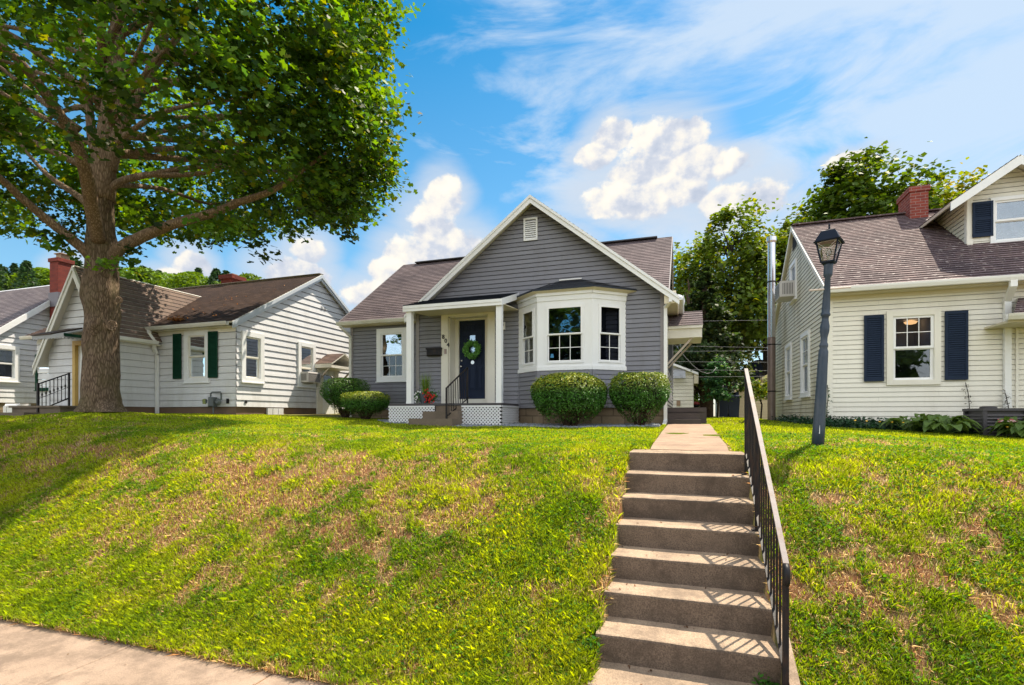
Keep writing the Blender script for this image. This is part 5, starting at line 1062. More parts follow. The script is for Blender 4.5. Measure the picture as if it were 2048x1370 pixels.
# ================================================================ CREAM HOUSE ON THE RIGHT
def cream_house():
    Yf, XL, XR = 12.3, 2.8, 12.0; ap = on_x(1586, 452, XL-0.05); RY, RZ = ap[1], ap[2]; EY = 12.0; EZ = on_y(1660, 576, EY)[2]; MS = (RZ-EZ)/(RY-EY); SB = -0.20; BY = 2*RY-EY; EX = 0.098
    H = thing('cream_house', 'cream vinyl sided house on the right with dark blue shutters, dormer and brown roof', 'house', (6.0, 14.5, -0.3))
    F = front(Yf); wx0, _, wt = on_y(1785, 634, Yf); wx1, _, wb = on_y(1867, 759, Yf)
    w = lap(MB(), F, SB, EZ-0.08, EX, 0.012, lambda b: (XL, XR), [opening(wx0, wx1, wb, wt)]); w.build('wall', MT['cream_siding'], H)
    S = side(XL, -1)
    def yw(u0, u1, v0, v1, ur): y0, y1 = on_x(u1, 0, XL)[1], on_x(u0, 0, XL)[1]; return (y0, y1, on_x(ur, v1, XL)[2], on_x(ur, v0, XL)[2])
    k1 = yw(1606, 1619.5, 668, 784, 1620); k2 = yw(1574.5, 1583.5, 698, 788, 1584); k3 = yw(1584, 1593.5, 524, 590, 1594)
    k2 = (k2[0], k2[1], k1[2], k1[3])
    def sb(b): k = (RZ-0.12-b)/MS; return max(Yf, RY-k), min(BY-0.3, RY+k)
    w = lap(MB(), S, SB, RZ-0.14, EX, 0.013, sb, [opening(*k1), opening(*k2), opening(*k3)], [RZ-0.12-MS*(RY-Yf)]); w.build('wall', MT['cream_mildew'], H)
    w = MB(); w.fbox(front(BY-0.3), XL, XR, SB, EZ, -0.02, 0); w.build('wall', MT['cream_siding'], H)
    f = MB(); f.box(XL+.03, XR-.03, Yf+.03, BY-.35, -1.0, SB+0.005); f.build('foundation', MT['foundation'], H)
    c = MB(); c.fbox(F, XL-0.014, XL+0.09, SB-0.03, EZ-0.1, -0.02, 0.018); c.fbox(S, Yf-0.012, Yf+0.08, SB-0.03, EZ-0.05, -0.02, 0.02); c.build('corner_board', MT['cream_trim'], H); MB().fbox(S, BY-0.4, BY-0.3, SB-0.03, EZ-0.05, -0.02, 0.02).build('corner_board', MT['cream_trim'], H); cu = on_y(2030, 0, Yf)[0]; MB().fbox(F, cu, cu+0.04, SB, 1.75, 0.0, 0.03).build('corner_board', MT['cream_trim'], H)
    L = math.hypot(RY-EY, RZ-EZ); rf, sl = MB(), MB(); X0 = XL-0.08
    for (yy, s) in ((EY, 1), (BY, -1)): roof_plane(rf, sl, slope_frame(0, yy, EZ, (1,0,0), (0, s*(RY-EY), RZ-EZ)), L, lambda b: (X0, XR), 0.115, 0.014)
    m1 = shingles('worn brown shingles', 'x', EZ, 0.115*(RZ-EZ)/L, 0.22, (0.25, 0.172, 0.165), (0.145, 0.10, 0.102), (0.042, 0.031, 0.037), None, 0.8); roof = rf.build('roof', m1, H); sl.build('roof_deck', MT['cream_trim'], H)
    rc = MB(); rc.beam((X0, RY, RZ+0.014), (XR, RY, RZ+0.014), 0.22, 0.03); rc.build('ridge_cap', m1, roof)
    t = MB(); gable_board(t, X0-0.012, EY, EZ, RY, RZ, BY, EZ, 0.10, 0.024); t.build('rake_board', MT['cream_trim'], H)
    sf = MB(); sf.box(XL-0.07, XR, EY+0.04, Yf, EZ-0.13, EZ-0.105); sf.fbox(F, XL, XR, EZ-0.20, EZ-0.10, 0.0, 0.03); sf.build('soffit', MT['soffit'], H)
    gutter((X0-0.02, EY, EZ-0.01), (XR, EY, EZ-0.01), H, 'white_gutter', 0.115)
    dx = on_y(2015, 0, Yf-0.06)[0]; dtop = on_y(2026, 566, EY-0.05); downspout([(dtop[0], EY-0.055, EZ-0.09), (dtop[0], EY-0.055, EZ-0.2), (dx, Yf-0.05, EZ-0.42), (dx, Yf-0.05, -0.15)], H, 'white_gutter', 0.105, 0.07)
    window(F, wx0, wx1, wb, wt, H, tw=0.11, trim='cream_trim', lower=(1, 1), upper=(3, 2), gl='glass_tinted', gu='glass_screen', sf=0.05, sill=False, room='room_blue', deep=0.9)
    s = [on_y(u, 0, Yf)[0] for u in (1727, 1770, 1885.5, 1934)]; st, sb2 = on_y(1750, 631, Yf)[2], on_y(1750, 763, Yf)[2]; shutter(F, s[0], s[1]-0.03, sb2, st, H, 'shutter_blue'); shutter(F, s[2]+0.02, s[3], sb2, st, H, 'shutter_blue')
    lx = on_y(1838, 0, 13.0); L_ = MB(); L_.lathe((wx0+(wx1-wx0)*0.70, Yf+0.5, wt-0.0), [(0.02, 0), (0.12, -0.04), (0.09, -0.08), (0.02, -0.095)], 16); L_.build('ceiling_lamp', MT['bulb'], H, True)
    for k in (k1, k2): window(S, *k, H, tw=0.10, trim='white', lower=(1, 1), upper=(2, 2), gl='glass_dark', gu='glass', sf=0.05, proud=0.05, room='room_blue')
    window(S, *k3, H, tw=0.09, trim='white', lower=(1, 1), upper=(1, 1), gl='glass_dark', gu='glass', sf=0.04, proud=0.05)
    v = MB(); v.fbox(S, RY-0.25, RY+0.25, RZ-0.62, RZ-0.25, 0.0, 0.02); v.build('gable_vent', MT['dark'], H)
    # chimney
    cx0, cx1 = on_y(1820, 0, 15.35)[0], on_y(1857, 0, 15.35)[0]; zt = on_y(1838, 372, 15.35)[2]; c = MB(); c.box(cx0, cx1, 15.35, 16.1, 4.2, zt-0.13); c.box(cx0-0.03, cx1+0.03, 15.32, 16.13, zt-0.13, zt); c.build('chimney', MT['brick'], H); c = MB(); c.box(cx0+0.13, cx0+0.4, 15.55, 15.85, zt, zt+0.08); c.build('flue', MT['brick_dark'], H)
    # dormer
    DY, DX, AX, AZ, DS = 13.53, 5.68, 6.42, 5.30, 0.70; FD = front(DY); DR = 2*AX-DX
    wl, wr = 6.13, 6.71; wbz, wtz = on_y(1992, 483, DY)[2], on_y(1992, 403, DY)[2]
    def db(b): k = (AZ-0.09-b)/DS; return max(DX, AX-k), min(DR, AX+k)
    w = lap(MB(), FD, 3.5, AZ-0.1, EX, 0.012, db, [opening(wl, wr, wbz, wtz)], [AZ-0.09-DS*(AX-DX)]); w.build('dormer_wall', MT['cream_siding'], H)
    ez = AZ-DS*(AX-DX)-0.09
    for X_, s_ in ((DX, -1), (DR, 1)): lap(MB(), side(X_, s_), 3.55, ez, EX, 0.012, lambda b: (DY, max(DY, EY+(b-EZ)/MS))).build('dormer_wall', MT['cream_mildew'], H)
    MB().fbox(FD, DR-0.09, DR, 3.55, ez, -0.02, 0.02).build('corner_board', MT['cream_trim'], H); t = MB(); t.fbox(FD, DX-0.012, DX+0.09, 3.55, ez, -0.02, 0.02); t.fbox(side(DX, -1), DY-0.01, DY+0.09, 3.55, ez, 0, 0.018); t.build('corner_board', MT['cream_trim'], H)
    rf, sl = MB(), MB(); hw = AX-DX+0.43
    for s_ in (-1, 1): roof_plane(rf, sl, slope_frame(AX+s_*hw, 0, AZ-DS*hw, (0,1,0), (-s_*hw, 0, DS*hw)), math.hypot(hw, DS*hw), lambda b: (DY-0.33, 16.4), 0.115, 0.014)
    m2 = shingles('dormer shingles', 'y', AZ-DS*hw, 0.115*math.sin(math.atan(DS)), 0.22, (0.25, 0.172, 0.165), (0.145, 0.10, 0.102), (0.042, 0.031, 0.037)); rf.build('dormer_roof', m2, H); sl.build('roof_deck', MT['cream_trim'], H)
    t = MB(); y = DY-0.33
    for s_ in (-1, 1):
        e = (AX+s_*hw, AZ-DS*hw); q = [(e[0], e[1]-0.19), (AX, AZ-0.21), (AX, AZ-0.03), (e[0], e[1]-0.03)]
        t.hexa([(q[0][0], y-.03, q[0][1]), (q[1][0], y-.03, q[1][1]), (q[1][0], y, q[1][1]), (q[0][0], y, q[0][1]), (q[3][0], y-.03, q[3][1]), (q[2][0], y-.03, q[2][1]), (q[2][0], y, q[2][1]), (q[3][0], y, q[3][1])])
    t.build('rake_board', MT['white'], H)
    window(FD, wl, wr, wbz, wtz, H, tw=0.07, trim='white', lower=(1, 1), gl='glass', sf=0.045, sill=False); 
    sa, sb3 = on_y(1943, 0, DY)[0], on_y(1984, 0, DY)[0]; zt_, zb_ = on_y(1960, 405, DY)[2], on_y(1960, 475, DY)[2]; shutter(FD, sa, sb3, zb_, zt_, H, 'shutter_blue', True); shutter(FD, wr+0.12, wr+0.12+(sb3-sa), zb_, zt_, H, 'shutter_blue', True)
    # entrance roof at the right edge
    e0 = on_y(2010, 635, 11.5); px0 = e0[0]; pz = e0[2]+0.05; rf = MB(); Fp = slope_frame(0, 11.5, pz, (1,0,0), (0, 0.8, 0.42)); lap(rf, Fp, 0, math.hypot(0.8, 0.42), 0.12, 0.012, lambda b: (px0+0.12+b*0.5, XR)); rf.build('entrance_roof', m1, H)
    gutter((px0, 11.5, pz), (XR, 11.5, pz), H, 'gutter', 0.12); t = MB(); t.box(px0+0.05, XR, 11.52, Yf, pz-0.14, pz-0.1); t.build('entrance_soffit', MT['soffit'], H)
    # metal flue up the side wall
    X = 2.52; y = 18.0; x_, y_, zt = on_x(1543, 486, X); y = y_; p = MB(); z = gz(X, y); p.lathe((X, y, z), [(0.115, -0.1), (0.115, 2.0), (0.125, 2.0), (0.125, 2.03), (0.115, 2.03), (0.115, 2.6)], 16); p.build('flue_pipe', MT['tarnished'], H, False)
    p = MB(); h = zt-z; p.lathe((X, y, z), [(0.112, 2.6), (0.112, 4.2), (0.12, 4.2), (0.12, 4.23), (0.112, 4.23), (0.112, h), (0.125, h), (0.135, h+0.02), (0.15, h+0.05), (0.15, h+0.17), (0.13, h+0.18)], 16); p.build('flue_pipe', MT['chrome'], H, False)
    for zz in (z+0.9, z+2.35, z+4.3): p = MB(); p.lathe((X, y, zz), [(0.122, 0), (0.125, 0.02), (0.122, 0.04)], 16); p.beam((X+0.1, y, zz+0.02), (XL, y, zz+0.02), 0.03, 0.02); p.build('flue_bracket', MT['black_metal'], H)
    p = MB(); p.fbox(S, Yf+0.35, Yf+0.55, -0.15, 0.35, 0.015, 0.11); p.build('meter_box', MT['cream_trim'], H)
    return S, k3
CS, CK3 = cream_house()
window_ac(CS, CK3[0]-0.05, CK3[1]+0.05, CK3[2]-0.02, CK3[2]+0.40, 0.42, 'beige air conditioner in the gable window of the cream house')
# ================================================================ STREET LAMP
def lamp():
    B = (7.0*0.2122, 7.0); z0 = gz(*B); T = thing('lamp_post', 'tall leaning blue grey garden lamp post with a black four sided lantern', 'lamp post', (B[0], B[1], z0-0.02))
    top = Vector(at(1657, 528, 6.15)); base = Vector((B[0], B[1], z0-0.05)); ax = (top-base); Ln = ax.length; ax.normalize()
    prof = [(0, .068), (.25, .066), (.62, .060), (1.08, .053), (1.16, .052), (1.20, .040), (1.22, .047), (1.24, .047), (1.27, .036), (1.33, .036), (1.40, .050), (1.46, .050), (1.53, .036), (1.57, .036), (1.585, .052), (1.60, .052), (1.62, .042), (1.66, .045), (2.03, .030), (2.05, .045), (2.07, .048), (2.17, .048), (2.19, .052)]
    k = Ln/2.19
    pts = [base+ax*(h*k) for h, r in prof]; MB().tube(pts, [r for h, r in prof], 20).build('post', MT['lamp_blue'], T, True)
    c = base+ax*(Ln-0.30); m = MB(); m.tube([c+Vector((-.13-.06, .0, .0)), c+Vector((.24, -.02, .0))], 0.010, 8); m.build('ladder_bar', plain('pale bar', (0.65, 0.55, 0.48), 0.6, 0.15), T, True)
    # lantern: tapered glass box, flared roof
    a = R(-24); ux = Vector((math.cos(a), math.sin(a), 0)); uy = Vector((-math.sin(a), math.cos(a), 0)); uz = (ax+Vector((0,0,1.5))).normalized()
    def ring(r, h): return [top+ux*(sx*r)+uy*(sy*r)+uz*h for sx, sy in ((-1,-1),(1,-1),(1,1),(-1,1))]
    def frus(m, r0, h0, r1, h1): m.hexa(ring(r0, h0)+ring(r1, h1))
    h = MB(); frus(h, .062, 0.0, .072, 0.02)
    b0, b1 = ring(.066, .02), ring(.112, .255)
    for i in range(4): h.beam(b0[i], b1[i], .013, .013)
    for i in range(4): h.beam(b1[i], b1[(i+1) % 4], .012, .012); h.beam(b0[i], b0[(i+1) % 4], .012, .012)
    h.build('lantern_frame', MT['lamp_head'], T)
    h = MB(); frus(h, .135, .250, .140, .262); frus(h, .128, .262, .072, .385); frus(h, .072, .385, .060, .392); h.lathe(top+uz*.392, [(.045, 0), (.05, .008), (.012, .02), (.008, .06), (.014, .07), (.004, .09)], 12); h.build('lantern_roof', MT['lamp_head'], T)
    g = MB(); q0, q1 = ring(.064, .022), ring(.109, .25)
    for i in range(4): j = (i+1) % 4; g.quad(q0[i], q0[j], q1[j], q1[i])
    gl = g.build('lantern_glass', MT['lamp_glass'], T); 
    m = MB(); 
    for i in range(4):
        j = (i+1) % 4; p0, p1, p2, p3 = q0[i], q0[j], q1[j], q1[i]; L = lambda s, t: (p0.lerp(p1, s)).lerp(p3.lerp(p2, s), t)
        for (s0, t0, s1, t1) in ((.05, .95, .5, .55), (.5, .55, .95, .95), (.05, .95, .5, .98), (.5, .98, .95, .95), (.05, .8, .5, .42), (.5, .42, .95, .8), (.5,.55,.05,.1)): m.tube([L(s0, t0), L((s0+s1)/2, (t0+t1)/2+.02), L(s1, t1)], .0013, 4)
    m.build('etching', MT['white'], gl)
    m = MB(); m.lathe(top+uz*.02, [(.016, 0), (.016, .07), (.012, .07)], 10); m.build('socket', MT['plastic_white'], T); m = MB(); m.lathe(top+uz*.09, [(.012, 0), (.028, .03), (.033, .06), (.022, .09), (.004, .10)], 12); m.build('bulb', MT['lamp_glass'], T, True)
    s = MB(); s.tube([base+ax*.30+Vector((-.005,-.062,0)), base+ax*.20+Vector((-.004,-.067,0))], .004, 4); s.build('paint_scratch', MT['white'], T)
lamp()

# ================================================================ AIR CONDITIONER ON THE GROUND
def condenser():
    x0, y0, x1, y1 = 4.93, 11.2, 5.58, 11.9; z0, z1 = -0.47, 0.135
    T = thing('air_conditioner_condenser', 'dark grey outdoor air conditioner condenser standing in the hostas below the cream wall', 'air conditioner', ((x0+x1)/2, (y0+y1)/2, z0))
    m = MB(); 
    for (a, b) in ((x0, y0), (x1, y0), (x0, y1), (x1, y1)): m.box(a-0.03*(a == x1), a+0.05 if a == x0 else a, b, b+0.05 if b == y0 else b+0.0, z0, z1) if False else m.box(min(a, a+(.055 if a == x0 else -.055)), max(a, a+(.055 if a == x0 else -.055)), min(b, b+(.055 if b == y0 else -.055)), max(b, b+(.055 if b == y0 else -.055)), z0, z1-0.03)
    m.box(x0-.01, x1+.01, y0-.01, y1+.01, z1-0.045, z1); m.box(x0, x1, y0, y1, z0, z0+.05); m.box(x0+.05, x1-.05, y0+.05, y1-.05, z0, z1-.04); m.build('cabinet', MT['ac_dark'], T)
    l = MB(); n = 8
    for i in range(n):
        z = z0+.07+(z1-z0-.14)*i/n
        l.box(x0+.055, x1-.055, y0+.005, y0+.02, z, z+.018); l.box(x0+.005, x0+.02, y0+.055, y1-.055, z, z+.018)
    l.build('louvres', plain('condenser louvre', (0.12, 0.11, 0.12), 0.5, 0.1), T)
    xx = MB(); xx.lathe(((x0+x1)/2-.1, (y0+y1)/2, z1), [(.12, 0), (.12, .03), (.05, .045)], 16); xx.build('fan_cap', MT['ac_dark'], T)
    b = MB(); b.bevbox(front(y0+.004), x0+.20, x0+.47, z1-.245, z1-.185, 0.0, 0.012, 0.004); bd = b.build('badge', MT['badge'], T)
    cu = bpy.data.curves.new('badge_text', 'FONT'); cu.body = 'Goodman'; cu.size = 0.055; cu.extrude = 0.001; cu.align_x = 'CENTER'; cu.align_y = 'CENTER'
    ob = bpy.data.objects.new('t', cu); col.objects.link(ob); dg = bpy.context.evaluated_depsgraph_get(); dg.update(); me = bpy.data.meshes.new_from_object(ob.evaluated_get(dg)); bpy.data.objects.remove(ob)
    o = bpy.data.objects.new('lettering', me); col.objects.link(o); o.parent = bd; o.location = Vector((x0+.335, y0-.0095, z1-.215))-T.location; o.rotation_euler = (R(90), 0, 0); me.materials.clear(); me.materials.append(MT['letter'])
condenser()

# ================================================================ PLANTS
def shrub(name, label, c, rx, ry, h, n, group, flat=0.0, taper=0.35, gold=0.5, leaf=0.036, seed=1):
    r = np.random.default_rng(seed); z0 = gz(c[0], c[1]); T = thing(name, label, 'shrub', (c[0], c[1], z0), group)
    def surf(n, lo=0.0):
        v = r.normal(size=(n, 3)); v /= np.linalg.norm(v, axis=1, keepdims=True); ex = 2.5+flat*3
        k = (np.abs(v[:, 0])**ex+np.abs(v[:, 1])**ex+np.abs(v[:, 2])**ex)**(-1/ex); v = v*k[:, None]
        wob = 0.88+0.24*fbm(v[:, 0]*1.9+seed*5, v[:, 1]*1.9+v[:, 2]*1.6, 1.5, 4)
        return v*wob[:, None]
    s = surf(n); dep = 1.03-0.20*r.random(n)**1.5+0.09*(r.random(n) < .03); s = s*dep[:, None]; t = np.clip((s[:, 2]+1)/2, 0, 1); tp = 1-taper*(1-sstep(0.0, 0.62, t))
    P3 = np.stack([c[0]+s[:, 0]*rx*tp, c[1]+s[:, 1]*ry*tp, z0+0.10+(h-0.10)*t], -1)
    nb = s/np.linalg.norm(s, axis=1, keepdims=True)
    thin = r.random(n) < (0.10+0.90*sstep(0.10, 0.42 if taper > .3 else .30, t+0.15*(fbm(s[:, 0]*2+seed, s[:, 1]*2, 1.5, 2)-0.5))); P3, nb, t, s = P3[thin], nb[thin], t[thin], s[thin]
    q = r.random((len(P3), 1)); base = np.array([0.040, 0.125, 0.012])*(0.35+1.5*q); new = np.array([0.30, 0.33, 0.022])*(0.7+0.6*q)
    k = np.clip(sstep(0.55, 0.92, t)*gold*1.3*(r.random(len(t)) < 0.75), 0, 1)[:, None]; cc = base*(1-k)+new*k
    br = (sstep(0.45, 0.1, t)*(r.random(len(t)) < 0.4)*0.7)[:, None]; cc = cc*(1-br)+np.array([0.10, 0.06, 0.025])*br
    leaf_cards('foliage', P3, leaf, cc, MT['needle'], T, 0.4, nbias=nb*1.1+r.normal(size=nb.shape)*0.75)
    # dark twiggy heart and stems
    m = MB(); v = [(0, 0)]
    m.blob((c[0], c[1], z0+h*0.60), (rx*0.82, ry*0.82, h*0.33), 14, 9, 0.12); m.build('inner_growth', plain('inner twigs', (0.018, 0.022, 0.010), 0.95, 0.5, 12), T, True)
    st = MB(); rr = random.Random(seed)
    for i in range(34):
        a = rr.random()*6.28; k = rr.uniform(0.5, 0.95); b = (c[0]+math.cos(a)*rx*0.16*rr.random(), c[1]+math.sin(a)*ry*0.16*rr.random(), z0-0.03)
        st.tube([b, (c[0]+math.cos(a)*rx*0.42*k, c[1]+math.sin(a)*ry*0.42*k, z0+h*0.25), (c[0]+math.cos(a)*rx*0.74*k, c[1]+math.sin(a)*ry*0.74*k, z0+h*rr.uniform(.42, .6))], [0.014, 0.009, 0.004], 5)
    st.build('stems', MT['cedar_bark'], T)
G = 'clipped shrubs along the front of the grey house'
def on_ground_bush(uc, Y): x = on_y(uc, 0, Y)[0]; return (x, Y)
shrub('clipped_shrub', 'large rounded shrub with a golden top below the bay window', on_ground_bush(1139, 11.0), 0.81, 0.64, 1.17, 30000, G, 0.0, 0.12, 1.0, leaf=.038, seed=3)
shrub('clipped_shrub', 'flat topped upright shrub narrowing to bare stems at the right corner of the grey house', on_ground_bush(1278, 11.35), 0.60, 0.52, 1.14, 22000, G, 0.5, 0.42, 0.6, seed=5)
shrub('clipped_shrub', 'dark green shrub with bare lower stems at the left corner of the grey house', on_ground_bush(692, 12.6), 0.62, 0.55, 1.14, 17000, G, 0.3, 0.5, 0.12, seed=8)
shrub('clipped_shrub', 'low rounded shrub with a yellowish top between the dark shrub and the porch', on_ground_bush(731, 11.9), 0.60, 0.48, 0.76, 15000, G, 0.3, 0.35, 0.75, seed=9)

def wreath():
    x, y, z = on_y(943.5, 699, 12.64); T = thing('door_wreath', 'round green leafy wreath hanging on the dark front door', 'wreath', (x, y, z))
    n = 1500; a = rng.random(n)*6.283; rr = 0.175+rng.normal(size=n)*0.034; b = rng.normal(size=n)*0.03
    P3 = np.stack([x+rr*np.cos(a), y+b, z+rr*np.sin(a)*1.02], -1); cc = np.array([0.12, 0.30, 0.06])*(0.5+1.1*rng.random((n, 1)))
    leaf_cards('leaves', P3, 0.055, cc, MT['needle'], T, 0, shape=LEAF4*np.array([1, 0.8]), nbias=np.stack([rng.normal(size=n)*.5, np.full(n, -1.0), rng.normal(size=n)*.5], -1))
    m = MB(); m.tube([(x+0.17*math.cos(t), y+0.02, z+0.17*math.sin(t)) for t in np.linspace(0, 6.283, 25)], 0.014, 6); m.build('ring', MT['cedar_bark'], T)
wreath()
def planter():
    x, y, z = on_y(850, 806, 11.45); z = 0.30; T = thing('flower_planter', 'grey planter with tall grass and red and white flowers on the porch', 'planter', (x, y, z))
    m = MB(); m.lathe((x, y, z), [(.10, 0), (.15, .22), (.16, .24), (.135, .24), (.12, .18)], 18); m.build('pot', MT['pot'], T, False)
    n = 160; a = rng.random(n)*6.28; r = rng.random(n)*.10; tip = rng.normal(size=(n, 2))*.10; h = rng.uniform(.35, .62, n); V = []
    for i in range(n):
        b = np.array([x+.02+r[i]*math.cos(a[i])*.6, y+r[i]*math.sin(a[i])*.6, z+.22]); t = b+np.array([tip[i, 0], tip[i, 1], h[i]]); w = np.array([.004, .002, 0]); V += [b-w, b+w, t]
    np_mesh('ornamental_grass', np.array(V), 3, MT['blade'], T, np.array([.14, .22, .03])*(.6+.8*rng.random((n, 1))))
    for (ox, nm, mat, k) in ((-.20, 'white_flowers', 'white_petal', 1), (.20, 'red_flowers', 'red_petal', 0)):
        n = 420; P3 = np.stack([x+ox+rng.normal(size=n)*.085, y-.03+rng.normal(size=n)*.07, z+.17+rng.normal(size=n)*.085], -1); leaf_cards('leaves', P3, .045, np.array([.05, .14, .02])*(.6+.9*rng.random((n, 1))), MT['needle'], T)
        n = 22 if k else 44; m = MB()
        for i in range(n):
            c = (x+ox+rng.normal()*.075, y-.12-abs(rng.normal())*.03, z+.17+rng.normal()*.085); rr = .015
            for j in range(5): t = j*1.257+i; m.blob((c[0]+math.cos(t)*rr*.8, c[1], c[2]+math.sin(t)*rr*.8), (rr*.7, .012, rr*.7), 6, 4)
        m.build(nm, MT[mat], T, True)
planter()

def gravel():
    n = 2600; x = rng.uniform(-7.6, -0.55, n); y0 = np.interp(x, [-7.6, -6.9, -5.0, -3.9, -3.2, -2, -0.55], [11.6, 10.9, 10.45, 10.75, 10.35, 10.45, 11.0]); y = y0+rng.random(n)*1.25; ok = ~((x > -6.4) & (x < -4.95) & (y < 11.0)); x, y = x[ok], y[ok]; n = len(x); m = MB()
    z = ground(x, y); r0 = random.Random(2)
    for i in range(n):
        s = r0.uniform(.018, .05); m.blob((x[i], y[i], z[i]+s*.3), (s*r0.uniform(.8, 1.4), s*r0.uniform(.8, 1.3), s*.75), 5, 3, .35)
    return m.build('gravel', MT['stone'])
tag(gravel(), 'blue grey gravel bed along the foot of the grey house', 'gravel', kind='stuff')

def hosta(c, n, rad, label, seed):
    r = random.Random(seed); z0 = gz(c[0], c[1]); T = thing('hosta', label, 'plant', (c[0], c[1], z0), 'hostas beside the condenser'); m = MB()
    for i in range(n):
        a = r.random()*6.28; R_ = rad*r.uniform(.25, 1); h = r.uniform(.15, .36)*(1.1-.5*R_/rad); L = r.uniform(.20, .30); w = L*.33
        d = Vector((math.cos(a), math.sin(a), 0)); s = Vector((-d.y, d.x, 0)); p = Vector((c[0], c[1], z0))+d*R_*.7+Vector((0, 0, h))
        rows = []
        for k, (t, ww, dz) in enumerate(((0, .10, -.03), (.25, .85, .02), (.5, 1, .025), (.75, .7, -.01), (1, .03, -.075))):
            q = p+d*(L*t)+Vector((0, 0, dz)); rows.append((q-s*w*ww+Vector((0, 0, .02*ww)), q, q+s*w*ww+Vector((0, 0, .02*ww))))
        for k in range(4):
            for j in (0, 1): m.quad(rows[k][j], rows[k][j+1], rows[k+1][j+1], rows[k+1][j])
        m.tube([(c[0]+d.x*.03, c[1]+d.y*.03, z0), tuple(p)], .006, 4)
    m.build('leaves', MT['hosta'], T, True)
MT['hosta'] = foliage('hosta leaves', attr=False, c=(0.045, 0.12, 0.03), trans=0.35, nscale=6, c2=(0.20, 0.30, 0.06))
hx = [on_y(u, 0, 11.0)[0] for u in (1845, 1885, 1915, 2002, 2040)]
hosta((hx[0], 11.45), 30, .42, 'leafy hosta farthest left of the condenser, beside the ivy', 1); hosta((hx[1], 11.05), 44, .46, 'broad hosta clump in front of the ivy, second from the left of the condenser', 2); hosta((hx[2], 11.6), 34, .42, 'taller hosta against the wall just left of the condenser', 3); hosta((hx[3]+.16, 10.8), 30, .30, 'hosta growing in front of the condenser at its right side', 4); hosta((hx[4]+.15, 10.9), 44, .50, 'hosta cut by the right edge of the picture beyond the condenser', 5)
def ivy():
    n = 9000; x = rng.uniform(2.55, 5.2, n); y = np.where(rng.random(n) < .5, 12.25-np.abs(rng.normal(size=n))*.22, rng.uniform(11.5, 12.25, n)); z = ground(x, y)+np.minimum(np.abs(rng.normal(size=n))*.07, .16)*(1+.4*(y > 12.0))
    n2 = 1500; y2 = rng.uniform(12.35, 17, n2); x2 = 2.78-np.abs(rng.normal(size=n2))*.16; z2 = ground(x2, y2)+np.minimum(np.abs(rng.normal(size=n2))*.08, .22)
    P3 = np.concatenate([np.stack([x, y, z], -1), np.stack([x2, y2, z2], -1)]); cc = np.array([.018, .055, .022])*(.5+1.2*rng.random((len(P3), 1)))
    o = leaf_cards('ivy', P3, .06, cc, MT['needle'], None, .4); tag(o, 'dark ivy ground cover along the foot of the cream house', 'ivy', kind='stuff')
ivy()
def vine(name, label, pts, n, seed, green=True):
    r = np.random.default_rng(seed); pts = np.array(pts, float); T = thing(name, label, 'vine', tuple(pts[0])); MB().tube([tuple(p) for p in pts], .007, 5).build('stem', MT['bark_dark'], T)
    k = r.integers(0, len(pts)-1, n); f = r.random((n, 1)); P3 = pts[k]*(1-f)+pts[k+1]*f+r.normal(size=(n, 3))*.035; c = np.array([.03, .08, .025]) if green else np.array([.10, .085, .07]); leaf_cards('leaves', P3, .04, c*(.6+.8*r.random((n, 1))), MT['needle'], T)
p = [on_y(u, v, 12.24) for u, v in ((1939, 822), (1938, 800), (1936, 785), (1931, 765))]; vine('dead_vine', 'thin dead vine climbing the cream wall above the condenser', p, 30, 1, False)
p = [on_y(u, v, 12.15) for u, v in ((2018, 820), (2014, 800), (2010, 785))]; vine('dead_vine', 'dry vine twining round the foot of the white downspout', p, 40, 2, False)
p = [on_x(u, v, 2.74) for u, v in ((1655, 845), (1654, 820), (1656, 795), (1655, 770))]; vine('climbing_vine', 'narrow green vine climbing the corner of the cream house behind the lamp post', p, 90, 3)

